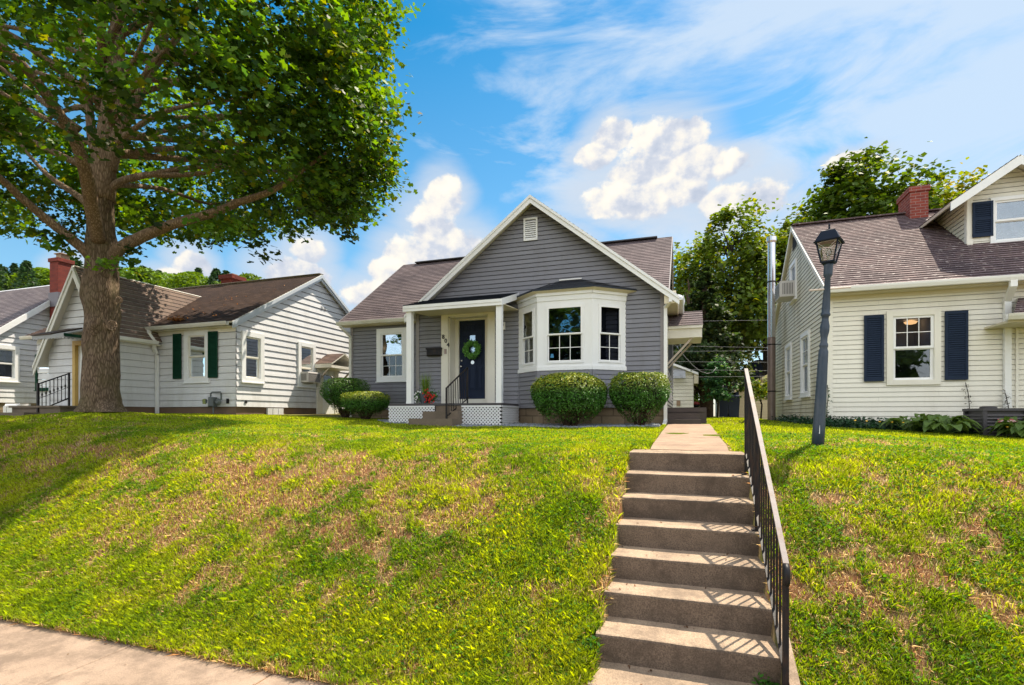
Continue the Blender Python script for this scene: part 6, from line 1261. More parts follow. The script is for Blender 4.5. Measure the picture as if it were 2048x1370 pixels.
# ================================================================ TREES
def branch_tree(T, root, spec, mat, seg=9):
    m = MB()
    for pts, r0, r1 in spec:
        n = len(pts); P_ = [Vector(p) for p in pts]; out = []; rad = []
        for i in range(n-1):                                        # smooth with Catmull-Rom
            p0, p1, p2, p3 = P_[max(i-1, 0)], P_[i], P_[i+1], P_[min(i+2, n-1)]
            for k in range(4):
                t = k/4; q = 0.5*((2*p1)+(p2-p0)*t+(2*p0-5*p1+4*p2-p3)*t*t+(3*p1-p0-3*p2+p3)*t**3); out.append(q); rad.append(r0+(r1-r0)*((i+t)/(n-1)))
        out.append(P_[-1]); rad.append(r1); m.tube(out, rad, seg, True, 0.10)
    return m.build('limbs', mat, T, True)
def maple():
    B = Vector(TREE); B.z = gz(B.x, B.y); T = thing('maple_tree', 'large old maple with a thick knotty trunk and broad spreading crown', 'tree', tuple(B))
    A = lambda u, v, zc=11.7: at(u, v, zc)
    # trunk as a lumpy, flared surface
    ctrl = [(822, .60, 203), (815, .54, 203), (805, .50, 203), (790, .485, 203), (760, .455, 203), (700, .425, 203), (640, .42, 204), (600, .43, 203), (560, .405, 203), (520, .40, 204), (495, .41, 203), (470, .37, 202), (430, .33, 202), (390, .30, 204), (350, .27, 207)]
    vs = []; fs = []; seg = 56; lev = 110; vv = np.linspace(824, 350, lev)
    cv = [c[0] for c in ctrl][::-1]; cr = [c[1] for c in ctrl][::-1]; cu = [c[2] for c in ctrl][::-1]
    for i, v in enumerate(vv):
        r = np.interp(v, cv, cr); u = np.interp(v, cv, cu); c = Vector(A(u, v))
        for k in range(seg):
            t = 2*math.pi*k/seg; root_ = max(0, (800-v)*-1)/24; fl = 1+0.22*root_*max(0, math.cos(3*t+0.7))+0.10*root_*math.cos(5*t+2)
            q = .75+0.11*(vnoise(math.cos(t)*1.5+3, math.sin(t)*1.5+v*.02, 1)-.5)+0.07*(vnoise(math.cos(t)*3+5, v*.03+math.sin(t)*3, 1)-.5)
            rd = 0.022*(abs(((vnoise(math.cos(t)*9+20, math.sin(t)*9+v*.006, 1.6)*2) % 1)-.5)*2-.5)
            for (kv, ku, s, w) in ((612, -1.05, .07, 30), (655, -.95, .11, 16), (590, -2.3, .08, 22), (560, -2.6, .08, 22), (575, -.4, .10, 30), (690, -2.0, .04, 40)): # burls
                dt = math.atan2(math.sin(t-(ku)), math.cos(t-(ku))); rd += s*math.exp(-(dt/.38)**2-((v-kv)/w)**2)
            vs.append((c.x+math.cos(t)*(r*fl*q+rd), c.y+math.sin(t)*(r*fl*q+rd), c.z))
    for i in range(lev-1):
        for k in range(seg): a = i*seg+k; b = i*seg+(k+1) % seg; fs.append((a, b, b+seg, a+seg))
    m = MB(); m.add(vs, fs); trunk = m.build('trunk', MT['bark'], T, True)
    kn = MB()
    for (u, v, s) in ((181, 582, .085), (224, 655, .10), (238, 603, .06)):
        p = Vector(A(u, v, 11.7)); d = -Vector(A(u, v, 1.0)).normalized(); d.z = 0; sdir = Vector(A(u, v, 11.7))-Vector(A(203, v, 11.7)); off = sdir.length; p = Vector(A(203, v, 11.7))+sdir+d*(math.sqrt(max(.02, .365**2-off**2))+.05)
        nrm = d.normalized(); sx = Vector((0, 0, 1)).cross(nrm)
        for rr, tt, off in ((s, .020, 0), (s*.62, .016, .006), (s*.3, .014, .004)): kn.tube([p+nrm*off+sx*(math.cos(a)*rr*.8)+Vector((0, 0, math.sin(a)*rr)) for a in np.linspace(0, 6.283, 17)], tt, 6)
    kn.build('knots', MT['limb'], trunk, True)
    L = [([A(203, 400), A(207, 340), A(212, 290), A(222, 220), A(232, 120), A(238, 0), A(240, -120)], .27, .11),
         ([A(222, 520), A(240, 497, 11.6), A(285, 473, 11.5), A(350, 447, 11.4), A(420, 428, 11.3), A(480, 404, 11.2), A(545, 381, 11.1), A(600, 345, 11.1), A(660, 300, 11)], .15, .03),
         ([A(185, 520), A(165, 496, 11.5), A(110, 452, 11.2), A(50, 402, 10.8), A(-5, 352, 10.4), A(-90, 290, 10)], .13, .05),
         ([A(197, 480, 11.5), A(187, 430, 11.1), A(172, 350, 10.6), A(150, 280, 10.2), A(118, 228, 9.8), A(75, 165, 9.3), A(20, 105, 8.8), A(-40, 60, 8.4)], .15, .06),
         ([A(215, 340), A(228, 300), A(245, 252), A(275, 195), A(300, 140), A(330, 70), A(352, 0), A(372, -60)], .17, .05),
         ([A(300, 140), A(330, 108, 11.9), A(365, 60, 12), A(398, 10, 12.1)], .09, .04),
         ([A(210, 400), A(235, 366), A(290, 350, 12), A(345, 350, 12.1), A(410, 345, 12.2), A(450, 325, 12.2), A(490, 290, 12.3)], .09, .03),
         ([A(195, 430), A(160, 395, 12), A(115, 365, 12.3), A(75, 330, 12.6), A(20, 260, 13)], .09, .03),
         ([A(200, 330), A(185, 280), A(178, 215), A(168, 140), A(160, 40)], .12, .05),
         ([A(160, 260, 11.5), A(100, 215, 11.2), A(45, 170, 11), A(-30, 110, 10.8)], .08, .03),
         ([A(330, 130, 12), A(395, 120, 12.4), A(470, 80, 12.6), A(560, 30, 12.7)], .06, .02)]
    rr = random.Random(11)
    for i in range(26):                                              # limbs toward and away from the street
        a = rr.random()*6.283; z0 = rr.uniform(5.0, 8.5); R_ = rr.uniform(3.5, 5.8); d = Vector((math.cos(a), math.sin(a), 0)); c = Vector((B.x, B.y, z0))
        L.append(([c, c+d*R_*.35+Vector((0, 0, .7)), c+d*R_*.7+Vector((0, 0, 1.1+rr.uniform(-.4, .5))), c+d*R_+Vector((0, 0, 1.2+rr.uniform(-.8, 1.0)))], rr.uniform(.05, .10), .018))
    branch_tree(T, B, L, MT['limb'], 10)
    # crown: leaf sprays on drooping twigs filling a broad, squarish dome
    r = np.random.default_rng(21); C = []; n = 0
    cen = np.array([B.x+0.35, B.y+1.1, 7.3])
    while n < 1180:
        q = r.uniform(-1, 1, (4000, 3)); rad = np.hypot(q[:, 0], q[:, 1]); rho = (rad**3.4+np.abs(q[:, 2])**3.4)**(1/3.4)
        keep = (rho < 1) & (r.random(4000) < 0.16+0.84*rho**3); q = q[keep]; rad = rad[keep]
        a = np.arctan2(q[:, 1], q[:, 0]); lump = 0.82+0.38*fbm(np.cos(a)*2+9, np.sin(a)*2+q[:, 2]*1.5, 1.6, 3)
        x = cen[0]+q[:, 0]*6.3*lump; y = cen[1]+q[:, 1]*np.where(q[:, 1] > 0, 4.4, 5.7)*lump; z = cen[2]+np.where(q[:, 2] > 0, q[:, 2]*3.9, q[:, 2]*2.95)
        gap = vnoise(x*.9+4, z*.9+y*.6, 1.0)*.6+vnoise(x*1.9, z*1.9+y*1.3, 1.0)*.4
        z = z+0.25*sstep(0, 1, 1-rad)
        ok = gap > 0.49
        back = np.maximum(0, (-(x-cen[0])*ST+(y-cen[1])*CT)); z = z+0.26*back*np.clip(1-(z-4)/4, 0, 1)
        # the underside lifts towards the trunk on the street-right side, leaving sky
        under = (z < 5.1) & (rad < 0.40); ok &= ~under
        tr_ = np.hypot(x-B.x, y-B.y); ok &= ~((tr_ < 2.6) & (z < 8.8)); ok &= ~((back > 1.0) & (r.random(len(z)) < 0.4))
        ok &= ~((z > 7.5) & (y > B.y+1) & (r.random(len(z)) < 0.35))
        u_, v_, zc_ = proj(x, y, z); ok &= ~((v_ < -320) & (r.random(len(z)) < 0.35))
        p = np.stack([x, y, z], -1)[ok]; C.append(p); n += len(p)
    C = np.concatenate(C)[:1180]
    ex = np.array([at(*q) for q in ((100, 490, 11.2), (120, 478, 11.3), (85, 470, 11.2), (135, 500, 11.5), (262, 520, 11.2), (275, 500, 11.3), (250, 538, 11.2), (205, 527, 11.15), (500, 470, 11.2), (520, 495, 11.3), (530, 512, 11.4), (480, 455, 11), (455, 440, 11.2), (570, 455, 12), (586, 470, 12.1), (650, 440, 11.8), (690, 450, 12), (700, 470, 12.1), (705, 430, 12), (350, 430, 11.6), (300, 440, 11.2), (400, 450, 11.2), (330, 400, 11.3), (430, 470, 11.3), (20, 400, 10.8), (40, 420, 10.9), (60, 385, 11))])
    for pts, r0, r1 in L[:9]:                                        # the big limbs stay bare near the trunk
        q = np.array([tuple(p) for p in pts])[:-2]
        for a_, b_ in zip(q[:-1], q[1:]):
            ab = b_-a_; t_ = np.clip(((C-a_)@ab)/(ab@ab), 0, 1); C = C[np.linalg.norm(C-(a_+t_[:, None]*ab), axis=1) > .55]
    C = np.concatenate([C, ex]); N_ = len(C); cnt = r.integers(34, 92, N_); cnt[-len(ex):] = 26; idx = np.repeat(np.arange(N_), cnt); n = len(idx)
    rs = np.where(idx >= N_-len(ex), 0.16, 0.29)
    off = np.clip(r.normal(size=(n, 3)), -2, 2)*np.stack([rs, rs, rs*.55], -1); P3 = C[idx]+off
    d = P3-cen; d /= np.linalg.norm(d, axis=1, keepdims=True)
    tone = (0.32+1.5*r.random(N_)**1.3)[idx][:, None]; q = r.random((n, 1)); c = np.array([.044, .112, .018])*(1-q)+np.array([.105, .185, .018])*q; c = c*tone
    yl = (r.random(n) < .06)[:, None]; c = np.where(yl, np.array([.20, .22, .02]), c)
    u_, v_, zc_ = proj(P3[:, 0], P3[:, 1], P3[:, 2]); vis = (v_ > -60) & (u_ > -80); P3v, cv_, dv = P3[vis], c[vis], d[vis]
    print('leaves', len(P3), vis.sum())
    nb = dv*0.5+np.array([0, 0, .8])+r.normal(size=dv.shape)*.55
    leaf_cards('crown', P3v, .122, cv_, MT['leaf'], T, .5, MAPLE, .35, .5, nbias=nb)
    P3h, ch, dh = P3[~vis][::3], c[~vis][::3], d[~vis][::3]
    leaf_cards('crown', P3h, .20, ch, MT['leaf'], T, .5, LEAF4*np.array([1, 1.6]), .3, .3, nbias=dh*.5+np.array([0, 0, .8])+r.normal(size=dh.shape)*.55)
maple()
def bg_tree(name, label, base, height, rad, crown0, n, color, seed, leaf=.30, conif=False, trunk_r=.2, group=None, lobes=26, mat='leaf_far', yell=0.1, trunkmat='bark_dark', gapk=0.35):
    r = np.random.default_rng(seed); z0 = gz(base[0], base[1]); T = thing(name, label, 'tree', (base[0], base[1], z0), group); rr = random.Random(seed)
    b = Vector((base[0], base[1], z0)); tr = MB(); tr.tube([b-Vector((0, 0, .2)), b+Vector((.05, 0, height*.3)), b+Vector((-.1, .1, height*.6)), b+Vector((0, 0, height*.92))], [trunk_r*1.2, trunk_r, trunk_r*.6, .03], 10, True, .12); tr.build('trunk', MT[trunkmat], T, True)
    lim = MB(); cs = []
    for i in range(lobes):
        t = (i+.5)/lobes; zz = crown0+(1-crown0)*t
        if conif: R_ = rad*(1-t)**.75*(1.0 if i % 2 else .8); 
        else: R_ = rad*math.sqrt(max(0, 1-(2*t-.85)**2/1.35))*rr.uniform(.45, 1.0)
        a = i*2.4+rr.uniform(-.4, .4); c = b+Vector((math.cos(a)*R_*.72, math.sin(a)*R_*.72, height*zz*(1 if not conif else .97))); s = rad*(.36 if not conif else .30*(1.15-t))*rr.uniform(.75, 1.25); cs.append((c, s))
        st = b+Vector((0, 0, height*max(.12, zz-.16))); lim.tube([st, st.lerp(c, .5)+Vector((0, 0, .25)), c], [trunk_r*.42*(1-t*.6), trunk_r*.2, .015], 6)
    lim.build('limbs', MT[trunkmat], T)
    k = r.integers(0, lobes, n); C = np.array([tuple(c) for c, s in cs])[k]; S = np.array([s for c, s in cs])[k]
    sub = r.normal(size=(lobes*9, 3)); sub /= np.linalg.norm(sub, axis=1, keepdims=True); j = k*9+r.integers(0, 9, n)
    off = sub[j]*(S*.85)[:, None]+r.normal(size=(n, 3))*(S*.33)[:, None]*np.array([1, 1, .7])
    P3 = C+off; g = vnoise(P3[:, 0]*1.1+seed, P3[:, 2]*1.1+P3[:, 1]*.7, 1); ok = g > gapk*.8; P3, j = P3[ok], j[ok]; n = len(P3)
    tone = (0.5+1.0*r.random(lobes*9))[j][:, None]; c = np.array(color)*tone*(.6+.8*r.random((n, 1))); yl = (r.random(n) < yell)[:, None]; c = np.where(yl, c*np.array([2.2, 1.5, 1.0]), c)
    nb = (P3-np.array(tuple(b+Vector((0, 0, height*.55)))))/rad*.4+np.array([0, 0, .7])+r.normal(size=(n, 3))*.6
    leaf_cards('crown', P3, leaf, c, MT[mat], T, .5, LEAF4*np.array([1, 1.4]), .15, .4, nbias=nb); return T
def gpt(u, v, zc): p = at(u, v, zc); return (p[0], p[1])
GT = 'trees behind the houses'
for i, (x, y, h, r_) in enumerate(((-10.5, -19, 13.5, 5.5), (-3.5, -20, 11.5, 4.6), (12.5, -19, 9.0, 3.8))):
    bg_tree('street_tree', ['tall leafy tree across the road, mirrored in the bay window', 'second leafy tree across the road from the grey house', 'small round tree across the road, mirrored in the cream house window'][i], (x, y), h, r_, .22, 4200, (.05, .10, .015), 51+i, .62, group='trees across the road', lobes=26, gapk=.2)
bg_tree('backyard_tree', 'tall airy green tree between the grey house and the metal flue', gpt(1462, 800, 30), 11.0, 3.1, .36, 18000, (.10, .155, .020), 31, .26, group=GT, lobes=34, trunk_r=.22, gapk=.52)
bg_tree('backyard_tree', 'slender leaning green tree just left of the metal flue', gpt(1530, 800, 33), 11.4, 2.4, .40, 10500, (.14, .20, .022), 32, .26, group=GT, lobes=24, trunk_r=.16, gapk=.5)
bg_tree('backyard_tree', 'thin light green tree close behind the right corner of the grey roof', gpt(1390, 800, 34), 10.6, 2.6, .3, 12000, (.14, .20, .024), 36, .26, group=GT, lobes=24, trunk_r=.16, gapk=.5)
bg_tree('cedar_tree', 'dark shaggy cedar in the gap behind the side porch', gpt(1412, 810, 24), 7.2, 1.95, .24, 20000, (.030, .055, .014), 33, .17, conif=True, group=GT, lobes=40, trunk_r=.26, trunkmat='cedar_bark', yell=.14, gapk=.3)
bg_tree('cedar_tree', 'second dark cedar half hidden behind the side canopy', gpt(1378, 810, 27), 7.6, 1.8, .25, 9000, (.028, .050, .013), 37, .17, conif=True, group=GT, lobes=26, trunk_r=.2, trunkmat='cedar_bark', yell=.08, gapk=.3)
bg_tree('backyard_tree', 'big dense green tree rising behind the roof of the cream house', gpt(1722, 700, 30), 14.2, 3.9, .3, 38000, (.075, .13, .016), 34, .30, group=GT, lobes=40, trunk_r=.3)
bg_tree('backyard_tree', 'yellow green tree behind the brick chimney of the cream house', gpt(1885, 700, 33), 14.0, 4.0, .35, 26000, (.15, .19, .016), 35, .30, group=GT, lobes=34, trunk_r=.3, yell=.3)
bg_tree('backyard_tree', 'low green trees filling the gap left of the cream gable', gpt(1605, 700, 36), 13.6, 3.2, .42, 12000, (.11, .16, .02), 38, .3, group=GT, lobes=30, trunk_r=.22)
bg_tree('small_tree', 'small bright green sapling in the back yard between the two garages', gpt(1434, 835, 22), 2.3, .75, .35, 2200, (.045, .12, .04), 39, .13, group=None, lobes=14, trunk_r=.04)
bg_tree('small_tree', 'light green leafy bush at the back beyond the pale garage wall', gpt(1393, 838, 30), 1.9, .9, .1, 1600, (.12, .19, .03), 40, .14, group=None, lobes=12, trunk_r=.04)
bg_tree('small_tree', 'bright green leafy bush climbing beside the metal flue', gpt(1521, 845, 21), 2.0, .55, .45, 2600, (.13, .21, .02), 41, .11, group=None, lobes=14, trunk_r=.03, yell=.3)

# ================================================================ BACK YARDS
def sheds():
    # pale garage behind the grey house
    Y = 24.0; x1 = on_y(1387, 0, Y)[0]; x0 = x1-4.2; zb = gz(x1, Y); ze = on_y(1388, 742, Y)[2]; zp = ze+0.9; T = thing('pale_garage', 'pale cream garage with an awninged window behind the grey house', 'garage', (x0+2, Y, zb))
    xm = (x0+x1)/2
    m = lap(MB(), front(Y), zb, zp-.08, .16, .015, lambda b: (max(x0, xm-(zp-.06-b)/(.9/2.1)), min(x1, xm+(zp-.06-b)/(.9/2.1))), [], [ze-0.05]); m.fbox(side(x1), Y, Y+6, zb, ze-.06, -.02, 0); m.build('wall', MT['cream_siding'], T)
    m = MB()
    for s in (-1, 1): e = xm+s*2.3; ee = ze-.09; m.hexa([(e, Y-.2, ee-.10), (xm, Y-.2, zp-.10), (xm, Y+6.2, zp-.10), (e, Y+6.2, ee-.10), (e, Y-.2, ee), (xm, Y-.2, zp), (xm, Y+6.2, zp), (e, Y+6.2, ee)])
    m.build('roof', MT['white'], T); m = MB(); m.box(x1+.02, x1+.2, Y-.15, Y+6, ze-.55, ze-.1); m.build('soffit', MT['soffit'], T)
    a, b = on_y(1344, 0, Y-.3)[0], on_y(1371, 0, Y-.3)[0]; z1, z0 = on_y(1350, 738, Y)[2], on_y(1350, 757, Y)[2]; m = MB()
    for i in range(6): f0, f1 = i/6, (i+1)/6; m.hexa([(a, Y-.05-.4*f0, z1-(z1-z0)*f0-.03), (b, Y-.05-.4*f0, z1-(z1-z0)*f0-.03), (b, Y-.05-.4*f1, z1-(z1-z0)*f1-.03), (a, Y-.05-.4*f1, z1-(z1-z0)*f1-.03), (a, Y-.05-.4*f0, z1-(z1-z0)*f0+.02), (b, Y-.05-.4*f0, z1-(z1-z0)*f0+.02), (b, Y-.05-.4*f1, z1-(z1-z0)*f1), (a, Y-.05-.4*f1, z1-(z1-z0)*f1)])
    m.build('awning', MT['awning'], T); m = MB(); x = on_y(1357, 0, Y)[0]; m.fbox(front(Y), x-.08, x+.08, .45, .68, 0.015, .05); m.build('outlet', MT['clay'], T)
    # tan garage
    Y = 29.0; x0 = on_y(1478, 0, Y)[0]; x1 = x0+6.2; zb = gz(x0, Y)-.1; ze = on_y(1478, 776, Y)[2]; xm = (x0+x1)/2; sl = .50; zp = ze+sl*3.1; T = thing('tan_garage', 'tan clapboard garage with a low gable behind the cream house', 'garage', (x0+3, Y, zb))
    m = lap(MB(), front(Y), zb, zp-.08, .14, .015, lambda b: (max(x0, xm-(zp-.03-b)/sl), min(x1, xm+(zp-.03-b)/sl)), [], [ze-0.03]); m.build('wall', MT['tan_siding'], T)
    m = MB()
    for s in (-1, 1): e = xm+s*3.35; ee = zp-sl*3.35; m.hexa([(e, Y-.35, ee-.13), (xm, Y-.35, zp-.13), (xm, Y+6.2, zp-.13), (e, Y+6.2, ee-.13), (e, Y-.35, ee), (xm, Y-.35, zp), (xm, Y+6.2, zp), (e, Y+6.2, ee)])
    m.build('roof', MT['tan_siding'], T)
    Y = 40.0; x0, x1 = on_y(1438, 0, Y)[0], on_y(1545, 0, Y)[0]; T = thing('dark_barn', 'dark blue barn with a curved roof in the shade beyond the tan garage', 'barn', ((x0+x1)/2, Y, -.2)); m = MB(); m.box(x0, x1, Y, Y+5, -.6, 2.7); m.build('wall', MT['bin_blue'], T)
    m = MB(); xm = (x0+x1)/2+.9; w = (x1-x0)/2-.6; pts = [(xm+w*math.cos(a), 2.7+1.25*math.sin(a)) for a in np.linspace(math.pi, 0, 15)]
    for p, q in zip(pts[:-1], pts[1:]): m.hexa([(p[0], Y-.2, 2.65), (q[0], Y-.2, 2.65), (q[0], Y+5, 2.65), (p[0], Y+5, 2.65), (p[0], Y-.2, p[1]), (q[0], Y-.2, q[1]), (q[0], Y+5, q[1]), (p[0], Y+5, p[1])])
    m.build('roof', MT['navy'], T)
    for u in (1445, 1467): 
        x, y, _ = on_y(u, 0, 27.0); z = gz(x, y); T = thing('wheelie_bin', 'dark blue wheeled bin, the '+('left' if u < 1450 else 'right')+' one of the pair behind the stairs gap', 'bin', (x, y, z), 'bins in the back yard'); m = MB(); w = .27
        m.hexa([(x-w*.8, y-w*.8, z+.05), (x+w*.8, y-w*.8, z+.05), (x+w*.8, y+w*.8, z+.05), (x-w*.8, y+w*.8, z+.05), (x-w, y-w, z+1.0), (x+w, y-w, z+1.0), (x+w, y+w, z+1.0), (x-w, y+w, z+1.0)]); m.build('body', MT['bin_blue'], T)
        m = MB(); m.hexa([(x-w*1.08, y-w*1.1, z+1.0), (x+w*1.08, y-w*1.1, z+1.0), (x+w*1.08, y+w, z+1.0), (x-w*1.08, y+w, z+1.0), (x-w*1.0, y-w, z+1.05), (x+w, y-w, z+1.05), (x+w, y+w, z+1.12), (x-w, y+w, z+1.12)]); m.build('lid', MT['bin_blue'], T)
        m = MB()
        for s in (-1, 1): m.lathe((x+s*w*.85-.02, y+w*.7, z+.1), [(.1, 0), (.1, .04)], 12, 'x')
        m.build('wheels', MT['dark'], T)
    x, y, _ = on_y(1436, 0, 24.5); z = gz(x, y); T = thing('wooden_post', 'short pale wooden post standing in the back yard', 'post', (x, y, z)); m = MB(); m.box(x-.05, x+.05, y-.05, y+.05, z-.1, z+.85); m.hexa([(x-.05, y-.05, z+.85), (x+.05, y-.05, z+.85), (x+.05, y+.05, z+.85), (x-.05, y+.05, z+.85), (x-.03, y-.03, z+.88), (x+.03, y-.03, z+.88), (x+.03, y+.03, z+.88), (x-.03, y+.03, z+.88)]); m.build('shaft', MT['wood_pale'], T)
    x, y, _ = on_y(1446, 0, 30); T = thing('steel_pole', 'thin grey steel pole in front of the dark barn', 'pole', (x, y, gz(x, y))); m = MB(); m.tube([(x, y, -.4), (x, y, 2.0)], .04, 8); m.lathe((x, y, 2.0), [(.05, 0), (.05, .04), (.02, .06)], 10); m.build('shaft', MT['ac_light'], T)
    x, y, _ = on_y(1389, 0, 31); z = gz(x, y); T = thing('charcoal_grill', 'small red lidded grill in the back yard by the pale garage', 'grill', (x+.05, y, z)); m = MB(); m.lathe((x+.05, y, z+.72), [(.05, -.16), (.2, -.1), (.26, 0)], 14); m.build('bowl', MT['dark'], T, True); m = MB(); m.lathe((x+.05, y, z+.72), [(.27, 0), (.2, .13), (.04, .18)], 14); m.build('lid', plain('grill red', (.22, .02, .015), .4, .1), T, True)
    m = MB(); [m.tube([(x+.05+.12*math.cos(a), y+.12*math.sin(a), z+.6), (x+.05+.25*math.cos(a), y+.25*math.sin(a), z)], .012, 5) for a in (0.3, 2.4, 4.5)]; m.build('leg', MT['dark'], T)
    # overhead wires
    W = [((1336, 643), (1480, 641), 19, .0), ((1356, 689), (1545, 690), 19, .02), ((1356, 700), (1545, 696), 20, .02), ((1356, 722), (1545, 722), 21, .01), ((1370, 735), (1545, 734), 20, .03), ((1370, 751), (1500, 748), 20, .02)]
    for i, ((u0, v0), (u1, v1), zc, sag) in enumerate(W):
        a, b = Vector(at(u0, v0, zc)), Vector(at(u1, v1, zc)); d = (b-a); a = a-d*.6; b = b+d*2.5 
        T = thing('utility_wire', 'thin pale overhead wire, number '+['one','two','three','four','five','six'][i]+' from the top of those crossing the gap', 'wire', tuple((a+b)/2), 'overhead wires between the houses')
        T['label'] = 'thin overhead wire, '+['topmost', 'second from the top', 'third from the top', 'third from the bottom', 'second from the bottom', 'lowest'][i]+' of the six crossing the dark cedar'
        MB().tube([a.lerp(b, t)-Vector((0, 0, sag*4*t*(1-t)*5)) for t in np.linspace(0, 1, 12)], .005, 5, False).build('strand', MT['wire'], T)
    T = thing('drooping_cable', 'loose pale cable drooping from the side canopy of the grey house', 'cable', at(1359, 700, 17)); MB().tube([at(u, v, 17) for u, v in ((1350, 690), (1359, 700), (1372, 716), (1386, 731), (1400, 742), (1414, 747), (1425, 745), (1433, 735))], .009, 6).build('strand', MT['wire'], T, True)
sheds()
# ================================================================ TURF
def turf():
    N0 = 1500000; 
    # candidates in bands so that density follows how large a blade shows
    bands = [(3.18, 4.2, -8.8, 3.0, 230000), (4.2, 5.2, -10.6, 3.6, 210000), (5.2, 6.5, -13.2, 4.4, 190000), (6.5, 8.5, -17.5, 5.6, 160000), (8.5, 12.2, -25.0, 7.0, 160000), (12.2, 26, -3.0, 5.5, 22000)]
    Xs, Ys_ = [], []
    for (y0, y1, x0, x1, n) in bands:
        y = rng.uniform(y0, y1, n); x = rng.uniform(x0, x1, n); u, v, zc = proj(x, y, ground(x, y)); k = (u > -60) & (u < 2110) & (v < 1430); Xs.append(x[k]); Ys_.append(y[k])
    x = np.concatenate(Xs); y = np.concatenate(Ys_)
    inside = ((np.abs(x) < .607) & (y < 6.35)) | ((x > -.42) & (x < .50) & (y >= 6.3) & (y < 13.2)) | ((x > .59) & (x < .67) & (y < 4.2)) 
    house = ((x > -9.9) & (x < -.45) & (y > 13.6)) | ((x > -6.95) & (x < -.45) & (y > 12.3)) | ((x < -12.15) & (y > 11.45)) | ((x > 2.75) & (y > 12.25)) | ((x > -17.6) & (x < -15.2) & (y > 9.9)) | ((x > -17.3) & (x < -15.3) & (y > 8.9)) | ((x > -.5) & (x < .5) & (y > 12.8) & (y < 15.3))
    bed = (x > -7.7) & (x < -.5) & (y > np.interp(x, [-7.6, -6.9, -5.0, -3.9, -3.2, -2, -0.55], [11.7, 11.0, 10.5, 10.8, 10.4, 10.5, 11.05]))
    tr = np.hypot(x-TREE[0], y-TREE[1]) < .5
    ok = ~(inside | house | bed | tr); 
    d = dryness(x, y); ok &= rng.random(len(x)) > 0.72*sstep(0.72, 1.0, d)
    x, y, d = x[ok], y[ok], d[ok]; n = len(x); z = ground(x, y); _, _, zc = proj(x, y, z)
    c, _ = turf_color(x, y); q = rng.random((n, 1)); c = c*(0.35+1.35*q)
    dryb = rng.random(n) < (0.12+0.66*d)*(1-0.35*sstep(7, 11, y)); sc_ = STRAW*(.30+.95*rng.random((n, 1)))*np.array([1.0, .98, .9]); brn = rng.random(n) < .42; sc_[brn] = (BROWN*(.5+1.0*rng.random((n, 1))))[brn]; c = np.where(dryb[:, None], sc_, c)
    tuft = fbm(x, y, 5.5, 4); t2 = vnoise(x+3, y, 15)*.6+vnoise(x, y+5, 31)*.4; h = (.008+.034*tuft+.038*t2+.014*rng.random(n))*(1-.35*dryb)*np.interp(y, [3.2, 3.9, 6, 9], [1.25, 1.1, .9, .72])
    k_ = rng.random(n) < .004; h = np.where(k_, h*1.5, h)
    edge = np.exp(-((np.abs(x)-.66)/.07)**2)*(y < 6.4); h = h*(1+.35*edge)
    w = np.clip(.0012*zc/3.0+.0009, .0016, .010)*(1+.6*rng.random(n)); a = rng.random(n)*6.283; lean = rng.normal(size=(n, 2))*.40; lay = np.where(dryb & (rng.random(n) < .6), 2.3, 1.0)[:, None]; lean = lean*lay; hz = np.where(lay[:, 0] > 1.5, .35, 1.0)*h
    wx, wy = np.cos(a)*w, np.sin(a)*w; lx, ly = lean[:, 0]*h, lean[:, 1]*h-.12*h
    B0 = np.stack([x-wx, y-wy, z-.004], -1); B1 = np.stack([x+wx, y+wy, z-.004], -1); M0 = np.stack([x+lx*.4-wx*.75, y+ly*.4-wy*.75, z+hz*.62], -1); M1 = np.stack([x+lx*.4+wx*.75, y+ly*.4+wy*.75, z+hz*.62], -1); Tp = np.stack([x+lx*1.15, y+ly*1.15, z+hz*.98], -1)
    V = np.stack([B0, B1, M1, Tp, M0], 1); print('blades', n)
    tag(np_mesh('lawn_grass', V, 5, MT['blade'], None, c), 'sunlit lawn with green tufts and dry straw patches on the bank', 'grass', kind='stuff')
    # clover, plantain and other small broad leaves
    n = 260000; y = rng.choice([0, 1, 2], n, p=[.5, .3, .2]); y = np.where(y == 0, rng.uniform(3.25, 5.0, n), np.where(y == 1, rng.uniform(5.0, 6.8, n), rng.uniform(6.8, 9.0, n))); x = rng.uniform(-11, 4, n); m_ = fbm(x+31, y-8, 1.9, 3); keep = (m_ > .50-.10*np.exp(-((x+1.4)/1.2)**2)-.12*(x > .6)) & (dryness(x, y) < .85) & ~((np.abs(x) < .62) & (y < 6.35)) & ~((x > -.43) & (x < .52) & (y > 6.2)); u, v, zc = proj(x, y, ground(x, y)); keep &= (u > -40) & (u < 2090) & (v < 1420); x, y = x[keep], y[keep]; n = len(x)
    P3 = np.stack([x, y, ground(x, y)+.012+.04*rng.random(n)*fbm(x, y, 5.5, 2)*1.6], -1); c = np.array([.075, .20, .012])*(.5+1.1*rng.random((n, 1))); yl = rng.random(n) < .08; c[yl] = np.array([.24, .30, .015])
    tag(leaf_cards('clover', P3, .019, c, MT['blade'], None, .9, LEAF4*np.array([1, 1.7]), sizevar=.6), 'clover and small broad leaved weeds growing through the bank', 'weeds', kind='stuff')
    # straw and fallen dead leaves lying on the dry patches
    n = 90000; y = rng.uniform(3.2, 8.0, n); x = rng.uniform(-11, 3.6, n); keep = (rng.random(n) < dryness(x, y)**1.5) & ~((np.abs(x) < .61) & (y < 6.34)) & ~((x > -.42) & (x < .5) & (y > 6.2)); x, y = x[keep], y[keep]; n = len(x); z = ground(x, y)+.012+.03*rng.random(n); a = rng.random(n)*6.283; L = rng.uniform(.02, .06, n); w = .0016; dx, dy = np.cos(a)*L, np.sin(a)*L
